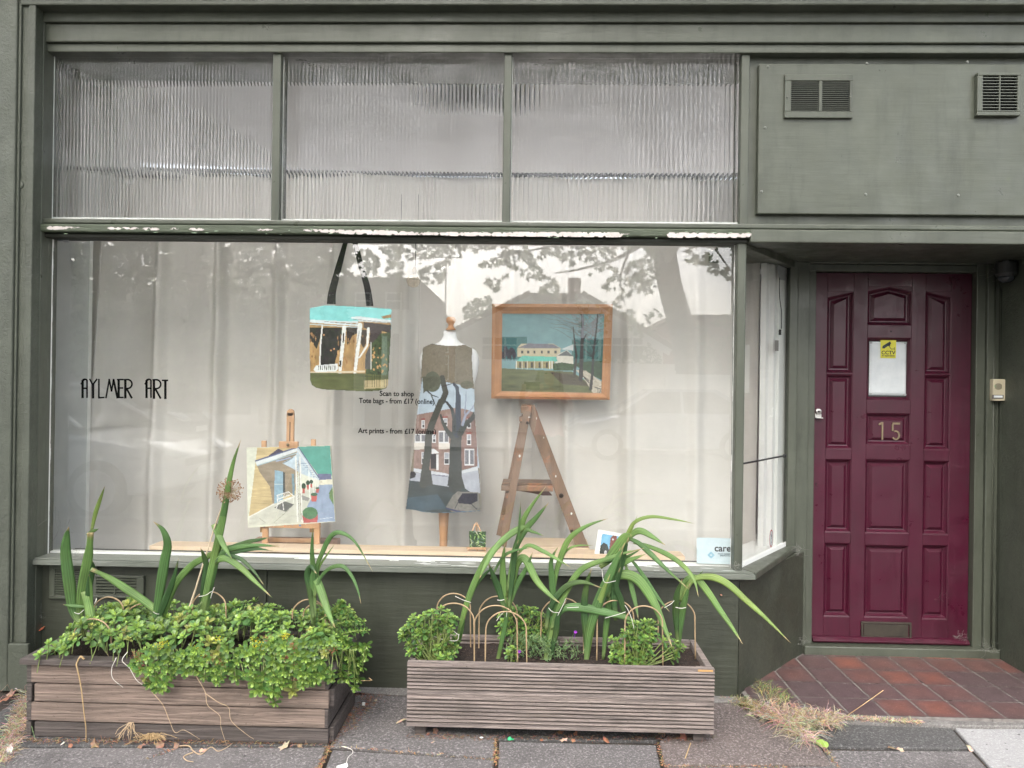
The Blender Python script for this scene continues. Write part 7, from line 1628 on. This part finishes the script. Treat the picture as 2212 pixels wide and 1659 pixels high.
# red brick flats further off
Yf = 36; fb = empty('brick_flats', MR(945, 850, Yf), 'red brick flats with white sash windows beyond the houses', 'building')
m = MB(); A_, B_ = MR(890,860,Yf), MR(948,666,Yf); m.box(A_.x-6, B_.x, -Yf-8, -Yf, -.1, B_.z); A_, B_ = MR(948,860,Yf+2), MR(1010,692,Yf+2); m.box(B_.x+3, A_.x-.1, -Yf-10, -Yf-2, -.1, B_.z-.5); m.build('wall', M_brickA, fb)
for v0 in (705, 765, 812): mwin(fb, 912,926,v0,v0+26, Yf, 1)
mwin(fb, 952,968,700,760, Yf+2, 1); mwin(fb, 952,968,770,820, Yf+2, 1)
m = MB(); A_ = MR(962,690,Yf+1); m.tube([A_, A_+Vector((0,0,3.4))], .04, 6)
m.bar(A_+Vector((-.9,0,3.4)), A_+Vector((.9,0,3.4)), .05, .05)
for k in range(9): m.bar(A_+Vector((-.85+k*.21,-.3,3.4)), A_+Vector((-.85+k*.21,.3,3.4)), .03, .03, up=(0,0,1))
m.build('aerial', emat('aerial_grey', (.3,.3,.31), .4, .6), fb)
# low white wall, brick house at the right, garden wall
m = MB(); A_, B_ = MR(985,786,19), MR(1460,860,19); m.box(A_.x, B_.x, -19.25, -19, -.1, A_.z); m.box(A_.x, B_.x, -19.3, -18.95, A_.z, A_.z+.08); tag(m.build('garden_wall', M_stucco, bevel=.01), 'low cream garden wall before the gabled house', 'wall')
m = MB(); A_, B_ = MR(1440,808,17), MR(1900,860,17); m.box(A_.x, B_.x, -17.25, -17, -.1, A_.z); tag(m.build('garden_wall', M_stucco, bevel=.01), 'taller pale garden wall right of the street tree', 'wall')
bh = empty('brick_house', MR(1560,850,26), 'low red brick house behind the hedge beyond the street tree', 'house')
m = MB(); A_, B_ = MR(1462,860,26), MR(1900,694,26); m.box(A_.x, B_.x, -33, -26, -.1, B_.z); m.build('wall', M_brickA, bh)
m = MB(); m.box(A_.x-.3, B_.x, -33.3, -25.7, B_.z, B_.z+.15); m.build('roof', M_rtile, bh)
lh = empty('terrace_house', MR(300,850,28), 'dark terraced brick house behind the trees at the far left', 'house')
m = MB(); A_, B_ = MR(-300,860,28), MR(545,640,28); m.box(A_.x, B_.x, -36, -28, -.1, B_.z); m.build('wall', M_brickB, lh)
for u in (60,180,300,420): mwin(lh, u,u+50,640,700, 28, 0); mwin(lh, u,u+50,740,800, 28, 0)
# leaves
def star(mb, c, s, nrm, col):
    nrm = nrm.normalized(); a = nrm.cross(Vector((random.uniform(-1,1), random.uniform(-1,1), random.uniform(-1,1)))).normalized(); b = nrm.cross(a)
    R_ = [1, .45, .85, .4, .75, .28, .75, .4, .85, .45]; n = 10; vs = [c + (a*math.cos(2*math.pi*k/n) + b*math.sin(2*math.pi*k/n))*s*.5*R_[k] + nrm*s*.06*(k % 2) for k in range(n)]
    mb.add(vs, [tuple(range(n))], 0, None, col)
def crown(mb, P, n, Y0, Y1, s=.2, cols=((.07,.12,.03),(.10,.16,.04),(.05,.09,.025),(.14,.2,.05)), clumpy=0.0, seed=0):
    us = [q_[0] for q_ in P]; vs_ = [q_[1] for q_ in P]; k = 0; tr = 0
    while k < n and tr < n*20:
        tr += 1; u, v = random.uniform(min(us), max(us)), random.uniform(min(vs_), max(vs_))
        if not inpoly(P, u, v): continue
        if clumpy and noise.noise(Vector((u*.022, v*.030, seed))) < clumpy - .5: continue
        Y = random.uniform(Y0, Y1); c = MR(u, v, Y); star(mb, c, s*random.uniform(.7,1.25), Vector((random.gauss(0,.7), 1, random.gauss(0,.7)+.4)), tuple(x*random.uniform(.8,1.2) for x in random.choice(cols))+(1,)); k += 1
tree = empty('plane_tree', (MR(1490,930,18).x, -18, 0), 'big maple leaved street tree with a leaning trunk across the road, mirrored in the glass', 'tree')
m = MB(); pts = [MR(1525,1000,18), MR(1508,900,18), MR(1490,800,18), MR(1470,700,18), MR(1448,620,18), MR(1432,520,18), MR(1425,380,18), MR(1400,200,18), MR(1380,60,18)]
pts[0].z = -.1; m.tube(crom(pts, 4), [.62,.52,.47,.44,.42,.41,.40,.40,.40,.39,.38,.38,.37,.37,.36,.36,.35,.35,.35,.34,.33,.32,.3,.28,.27,.26,.25,.23,.22,.2,.18,.16,.12], 12); m.build('trunk', M_bark, tree, smooth=True)
m = MB()
for pts, r_ in (([(1430,560),(1340,480),(1230,400),(1120,330)], .16), ([(1426,440),(1300,330),(1150,220),(1000,120)], .15), ([(1438,560),(1500,470),(1560,380),(1640,300)], .15), ([(1400,520),(1330,560),(1260,580),(1200,590)], .07), ([(1340,480),(1250,520),(1150,540),(1060,560)], .06), ([(1120,330),(1050,420),(980,500),(930,560)], .05), ([(1500,470),(1540,530),(1575,580)], .05), ([(1360,540),(1340,600),(1350,660)], .04)):
    C = crom([MR(u,v,17.5-random.uniform(0,1.2)*(i>0)) for i,(u,v) in enumerate(pts)], 5); m.tube(C, [r_*(1-.75*i/len(C)) for i in range(len(C))], 7)
m.build('limbs', M_bark, tree, smooth=True)
m = MB()
crown(m, [(1100,80),(1420,60),(1425,600),(1400,640),(1360,600),(1300,610),(1200,560),(1130,560),(1110,300)], 2300, 15, 18.5, .235, clumpy=.30, seed=1)
crown(m, [(1080,520),(1130,520),(1180,600),(1230,610),(1200,640),(1130,625),(1085,595)], 114, 15.5, 17.5, .23, clumpy=.42, seed=2)
crown(m, [(1010,500),(1120,500),(1110,560),(1070,640),(1040,600),(1015,560)], 90, 15.5, 17, .23, clumpy=.50, seed=3)
crown(m, [(1300,600),(1420,600),(1430,690),(1390,745),(1340,715),(1310,670)], 114, 16, 18, .23, clumpy=.42, seed=4)
crown(m, [(1290,660),(1310,650),(1320,700),(1300,742),(1285,700)], 18, 16, 17, .23); crown(m, [(1240,640),(1275,650),(1270,690),(1250,720)], 20, 16, 17, .23)
crown(m, [(1440,60),(1720,60),(1700,620),(1590,640),(1570,600),(1500,590),(1455,570)], 1750, 15, 18.5, .235, clumpy=.38, seed=5)
crown(m, [(720,60),(1110,60),(1110,520),(970,560),(960,620),(915,600),(860,640),(800,600),(740,640)], 2300, 14.5, 18, .235, clumpy=.40, seed=6)
crown(m, [(830,500),(975,500),(970,590),(935,620),(900,600),(850,600)], 66, 15, 17, .23, clumpy=.4, seed=7)
m.build('crown', M_treeleaf, tree)
t2 = empty('street_tree', (MR(420,930,16).x, -16, 0), 'dense dark leaved tree at the left across the road, mirrored in the glass', 'tree')
m = MB(); m.tube([(MR(420,930,16).x, -16, -.1), MR(430,700,16), MR(410,400,16)], [.35,.28,.2], 10); m.build('trunk', M_bark, t2)
m = MB(); crown(m, [(60,60),(760,60),(760,640),(740,800),(600,860),(300,860),(120,800),(60,560)], 10500, 14, 19, .32, seed=8)
crown(m, [(60,60),(745,60),(745,560),(700,640),(560,800),(60,800)], 2600, 20, 25, .62, seed=8); crown(m, [(-400,60),(60,60),(60,860),(-400,860)], 1500, 14, 19, .3); m.build('crown', M_treeleaf, t2)
hd = MB(); crown(hd, [(1455,700),(1520,705),(1590,660),(1800,640),(1900,810),(1450,815)], 2600, 18.5, 22, .12, clumpy=.25, seed=9, cols=((.08,.11,.04),(.12,.15,.06),(.05,.08,.03)))
tag(hd.build('hedge', M_treeleaf), 'tall ragged hedge above the pale garden wall right of the street tree', 'hedge')
hd = MB(); crown(hd, [(1285,790),(1300,768),(1350,770),(1400,740),(1430,770),(1425,800),(1290,805)], 500, 19.4, 20.6, .12, cols=((.08,.12,.04),(.12,.17,.06),(.05,.08,.03)))
tag(hd.build('shrub', M_treeleaf), 'leafy garden shrub before the gabled house', 'shrub')
hd = MB(); crown(hd, [(1000,668),(1020,648),(1060,640),(1068,668),(1050,690),(1005,690)], 260, 30, 33, .25); tag(hd.build('far_tree', M_treeleaf), 'far small tree top between the flats and the gabled house', 'tree')
# cars
M_tyre = emat('tyre', (.02,.02,.02), .8); M_alloy = emat('alloy', (.6,.6,.62), .3, .7); M_cglass = emat('car_glass', (.02,.025,.03), .08)
def car(label, x, y, ang, col, L_=4.2):
    paint = pm('car_paint_'+label.split()[0], col, tuple(c*.93 for c in col), rough=.22, coat=.6, scale=2); b = empty('parked_car', (0, 0, 0), label, 'car', 'cars parked in the street')
    h = L_/2; W_ = .86
    prof = [(-h,.35),(-h+.03,.62),(-h+.25,.80),(-h+.95,.93),(-.35,1.02),(1.2,1.02),(h-.12,.95),(h,.70),(h,.38),(h-.2,.26),(-h+.2,.26)]
    m = MB(); ns = 9
    for k in range(ns):
        pass
    vs = []; fs = []; n = len(prof)
    for k in range(ns):
        t = -1+2*k/(ns-1); sc = 1-.05*abs(t)**4; yy = W_*t
        for (a, z) in prof: vs.append((a*(1-.07*abs(t)**3), yy*(1-.05*max(0,z-.6)), .26+(z-.26)*sc))
    for k in range(ns-1):
        for i in range(n): j = (i+1) % n; fs.append((k*n+i, k*n+j, (k+1)*n+j, (k+1)*n+i))
    fs += [tuple(range(n-1,-1,-1)), tuple((ns-1)*n+i for i in range(n))]; m.add(vs, fs); m.build('body', paint, b, bevel=.04, smooth=False)
    cab = [(-1.05,.98),(-.35,1.42),(.9,1.46),(1.75,1.0)]; vs = []
    for s_ in (-1,1):
        for (a, z) in cab: vs.append((a, s_*(W_-.06-.22*(z-.98)/.45), z))
    m = MB(); m.add(vs, [(3,2,1,0),(4,5,6,7),(0,1,5,4),(2,3,7,6)]); m.build('windows', M_cglass, b, bevel=.03)
    m = MB(); m.box(-.38, .95, -.66, .66, 1.43, 1.48)
    for s_ in (-1,1):
        m.bar((-1.07,s_*(W_-.06),.98),(-.37,s_*(W_-.27),1.44),.05,.05); m.bar((1.77,s_*(W_-.06),.98),(.92,s_*(W_-.27),1.47),.08,.05); m.bar((.25,s_*(W_-.05),.98),(.25,s_*(W_-.26),1.45),.06,.04)
    m.build('roof', paint, b, bevel=.02)
    for wx in (-h+.8, h-.78):
        for s_ in (-1,1):
            m = MB(); n0 = len(m.v); m.lathe([(.30,-.10),(.325,-.08),(.325,.08),(.30,.10)], (wx, s_*(W_-.05), .32), 24, axis='y'); wl = m.build('wheel', M_tyre, b)
            m = MB()
            m.lathe([(.225,-.0),(.225,.02),(.19,.02),(.19,0)], (wx, s_*(W_+.058), .32), 24, axis='y')
            for k in range(7):
                a = 2*math.pi*k/7; c_ = Vector((wx, s_*(W_+.062), .32)); m.bar(c_+Vector((.02*math.cos(a),0,.02*math.sin(a))), c_+Vector((.2*math.cos(a),0,.2*math.sin(a))), .045, .015)
            m.build('rim', M_alloy, wl)
    for s_ in (-1,1):
        m = MB(); m.prism([(-h+.02,s_*.45,.66),(-h+.02,s_*.80,.66),(-h+.35,s_*.84,.84),(-h+.22,s_*.50,.80)], (-.03,0,.03)); m.build('headlight', emat('headlight', (.8,.82,.84), .1, .3), b)
        m = MB(); m.box(h-.03, h+.01, s_*.55, s_*.80, .70, .90); m.build('tail_light', emat('tail_red', (.4,.02,.02), .2), b)
    m = MB(); m.box(-h-.025, -h-.01, -.26, .26, .42, .53); m.build('number_plate', M_white, b)
    m = MB(); m.box(-h-.02, -h+.02, -.5, .5, .56, .64); m.build('grille', M_dark, b)
    b.rotation_euler = (0, 0, ang); b.location = (x, y, -.1); return b
pw = MR(1330, 940, 16.5); car('silver hatchback parked across the road before the street tree', pw.x+.6, -14.6+1.9, 0, (.42,.44,.48))
pw = MR(420, 935, 16.5); car('grey saloon parked across the road behind the dense tree', pw.x-.2, -12.7, math.pi, (.16,.17,.19))
car('white hatchback parked at the near kerb left of the photographer', MR(330, 960, 5.2).x-1.5, -5.3, math.pi, (.55,.55,.56))

# ------------------------------------------------------------------ the photographer (only seen mirrored)
def skin_body(name, J, E, mat, root, parent=None, sub=2):
    me = bpy.data.meshes.new(name); me.from_pydata([J[k][0] for k in J], [], []) if 0 else None
    keys = list(J); me.from_pydata([tuple(J[k][0]) for k in keys], [(keys.index(a), keys.index(b)) for a, b in E], []); me.update()
    o = bpy.data.objects.new(name, me); COL.objects.link(o); WM[o] = Matrix.Identity(4)
    md = o.modifiers.new('skin', 'SKIN'); md.use_smooth_shade = True
    sv = me.skin_vertices[0].data if len(me.skin_vertices) else None
    if sv is None: return o
    for i, k in enumerate(keys): r_ = J[k][1]; sv[i].radius = r_ if isinstance(r_, tuple) else (r_, r_); sv[i].use_root = (k == root)
    o.modifiers.new('sub', 'SUBSURF').render_levels = sub; o.modifiers['sub'].levels = 1
    dg = bpy.context.evaluated_depsgraph_get(); me2 = bpy.data.meshes.new_from_object(o.evaluated_get(dg)); bpy.data.objects.remove(o)
    o = bpy.data.objects.new(name, me2); COL.objects.link(o); WM[o] = Matrix.Identity(4); me2.materials.clear(); me2.materials.append(mat)
    for p_ in me2.polygons: p_.use_smooth = True; p_.material_index = 0
    if parent: attach(o, parent)
    return o
def ensure_skin(fn):
    return fn
M_skin = pm('skin', (.60,.38,.28), (.54,.33,.24), rough=.5, scale=12); M_pink = pm('pink_shirt', (.70,.30,.33), (.62,.25,.29), rough=.9, scale=9); M_jean = pm('dark_trousers', (.05,.06,.09), rough=.9); M_hair = pm('grey_hair', (.50,.47,.43), (.36,.33,.30), rough=.6, scale=20, stretch=(2,2,.3), bmp=.6, bscale=60)
px, py = .17, -3.86
prs = empty('person', (px, py, -.0), 'grey haired person in a pink shirt photographing the window, mirrored in the glass', 'person')
J = {'pel':((px,py,.90),(.15,.105)),'wst':((px,py,1.03),(.125,.09)),'chs':((px,py,1.20),(.155,.105)),'nkb':((px,py+.01,1.335),(.07,.06)),'nck':((px,py+.02,1.39),(.052,.052)),'hd0':((px-.005,py+.035,1.46),(.068,.078)),'hd1':((px-.005,py+.03,1.54),(.074,.088)),'hd2':((px-.005,py+.025,1.60),(.055,.065)),
     'shL':((px-.17,py,1.30),(.055,.055)),'elL':((px-.26,py+.16,1.20),(.038,.038)),'wrL':((px-.265,py+.30,1.345),(.026,.026)),'pmL':((px-.245,py+.345,1.395),(.026,.018)),
     'shR':((px+.17,py,1.30),(.055,.055)),'elR':((px+.20,py+.18,1.18),(.038,.038)),'wrR':((px-.055,py+.30,1.335),(.026,.026)),'pmR':((px-.085,py+.345,1.39),(.026,.018)),
     'hpL':((px-.09,py,.84),(.095,.10)),'knL':((px-.10,py+.01,.48),(.06,.06)),'anL':((px-.11,py-.01,.09),(.038,.04)),'toL':((px-.12,py+.13,.04),(.04,.03)),
     'hpR':((px+.09,py,.84),(.095,.10)),'knR':((px+.10,py+.01,.48),(.06,.06)),'anR':((px+.11,py-.01,.09),(.038,.04)),'toR':((px+.12,py+.13,.04),(.04,.03))}
E = [('pel','wst'),('wst','chs'),('chs','nkb'),('nkb','nck'),('nck','hd0'),('hd0','hd1'),('hd1','hd2'),('nkb','shL'),('shL','elL'),('elL','wrL'),('wrL','pmL'),('nkb','shR'),('shR','elR'),('elR','wrR'),('wrR','pmR'),('pel','hpL'),('hpL','knL'),('knL','anL'),('anL','toL'),('pel','hpR'),('hpR','knR'),('knR','anR'),('anR','toR')]
def skin2(name, J, E, mat, root, parent):
    bm_ = None
    import bmesh
    me = bpy.data.meshes.new(name); bm_ = bmesh.new(); lay = bm_.verts.layers.skin.verify(); V = {}
    for k in J:
        v_ = bm_.verts.new(J[k][0]); r_ = J[k][1]; v_[lay].radius = r_ if isinstance(r_, tuple) else (r_, r_); v_[lay].use_root = (k == root); V[k] = v_
    for a, b in E: bm_.edges.new((V[a], V[b]))
    bm_.to_mesh(me); bm_.free(); o = bpy.data.objects.new(name, me); COL.objects.link(o)
    md = o.modifiers.new('skin', 'SKIN'); md.use_smooth_shade = True; s_ = o.modifiers.new('sub', 'SUBSURF'); s_.levels = s_.render_levels = 2
    bpy.context.view_layer.update(); dg = bpy.context.evaluated_depsgraph_get(); me2 = bpy.data.meshes.new_from_object(o.evaluated_get(dg)); bpy.data.objects.remove(o)
    o = bpy.data.objects.new(name, me2); COL.objects.link(o); WM[o] = Matrix.Identity(4); me2.name = name
    return o, me2
o, me2 = skin2('body', J, E, M_skin, 'pel', prs); me2.materials.clear(); me2.materials.append(M_skin); me2.materials.append(M_pink); me2.materials.append(M_jean)
for p_ in me2.polygons:
    c = p_.center; p_.use_smooth = True; sleeve = abs(c.x-px) > .15 and (c.y-py) > .09
    p_.material_index = 2 if c.z < .93 else (1 if (c.z < 1.37 and not sleeve and c.y < py+.13) else 0)
attach(o, prs)
# fingers round the phone, nose, eyes, hair
m = MB()
for s_, bx_ in ((-1, px-.245), (1, px-.085)):
    for k in range(4):
        b0 = Vector((bx_+ s_*.004, py+.345, 1.375+k*.016)); m.tube(crom([b0, b0+Vector((s_*.014,.022,.004)), b0+Vector((s_*.002-s_*.0,.045,.006)), b0+Vector((-s_*.022,.050,.006))], 3), [.0085,.0085,.0083,.008,.008,.0078,.0075,.0073,.007,.0065], 7)
    b0 = Vector((bx_, py+.33, 1.372)); m.tube(crom([b0, b0+Vector((-s_*.012,.018,-.018)), b0+Vector((-s_*.03,.035,-.012))], 3), [.010,.010,.0098,.0095,.009,.0085,.008], 7)
m.build('fingers', M_skin, prs, smooth=True)
m = MB(); hx, hy = px-.005, py+.03; m.lathe([(.003,-.012),(.011,-.004),(.008,.010),(.004,.03)], (hx, hy+.088, 1.515), 10, sy=1.2); m.lathe([(.02,-.003),(.022,0),(.02,.003)], (hx, hy+.068, 1.478), 10, sy=.5)
for s_ in (-1,1): m.lathe([(.006,-.02),(.014,-.012),(.016,.008),(.008,.022)], (hx+s_*.076, hy, 1.52), 10, sx=.5)
m.build('face_features', M_skin, prs, smooth=True)
m = MB()
for s_ in (-1,1): m.lathe([(.002,-.008),(.010,-.003),(.010,.003),(.002,.008)], (hx+s_*.03, hy+.076, 1.54), 10, sy=.6)
m.build('eye', M_dark, prs, smooth=True)
m = MB(); m.lathe([(.070,-.20),(.092,-.14),(.098,-.05),(.098,.03),(.085,.075),(.05,.105),(.01,.115)], (hx, hy-.028, 1.55), 22, sy=.92)
for k in range(70):
    a = random.uniform(math.pi*.95, math.pi*2.05); b0 = Vector((hx+.09*math.cos(a), hy-.03+.08*math.sin(a), 1.60)); m.tube(crom([b0, b0+Vector((.03*math.cos(a),.03*math.sin(a),-.10)), b0+Vector((.05*math.cos(a)+random.uniform(-.03,.03),.03*math.sin(a),-.26))], 4), [.009]*6+[.004]*3, 5)
m.build('hair', M_hair, prs, smooth=True)
ph = MB(); ph.box(-.076, .076, -3.478, -3.470, 1.383, 1.457); ph_o = ph.build('phone', emat('phone_black', (.02,.02,.022), .2), bevel=.004)
tag(ph_o, 'black phone held sideways by the person photographing the window', 'phone')
m = MB()
for (dx, dz) in ((-.052,.018),(-.052,-.014),(-.030,.002)): m.lathe([(.009,0),(.009,.002)], (dx-.0, -3.470, 1.42+dz), 14, axis='y')
m.build('lens', emat('lens_glass', (.01,.01,.015), .05), ph_o)

# added unseen tree: its canopy blocks the high sky and shades the shopfront
nt_ = empty('added_shade_tree', (-8.2, -4.6, 0), 'added unseen tree on the near pavement, its canopy shading the shopfront from above', 'tree')
m = MB(); m.tube(crom([(-8.2,-4.6,-.1), (-8.0,-4.7,2.5), (-7.6,-5.0,5), (-6.6,-5.5,8)], 5), [.32,.27,.24,.16], 12)
for k in range(9):
    a = k*.7; m.tube(crom([(-4.4,-4.9,4.3+k*.2), (-4.4+2.4*math.cos(a), -5+2*math.sin(a), 6+.1*k), (-3.5+5.5*math.cos(a), -5.5+3.6*math.sin(a), 6.6)], 4), [.12,.07,.02], 6)
m.build('trunk', M_bark, nt_, smooth=True)
m = MB(); k = 0
while k < 4200:
    x = random.uniform(-9, 8); y = random.uniform(-12, -1.3)
    if noise.noise(Vector((x*.45, y*.45, 7))) < -.22: continue
    z = 5.9 + random.random()*2.4 + .1*abs(x) - (.02*(y+6)**2)
    star(m, Vector((x, y, z)), .46*random.uniform(.7,1.2), Vector((random.gauss(0,.5), random.gauss(0,.5), 1)), tuple(c_*random.uniform(.8,1.2) for c_ in random.choice(((.07,.12,.03),(.10,.16,.04),(.05,.09,.025))))+(1,)); k += 1
m.build('crown', M_treeleaf, nt_)
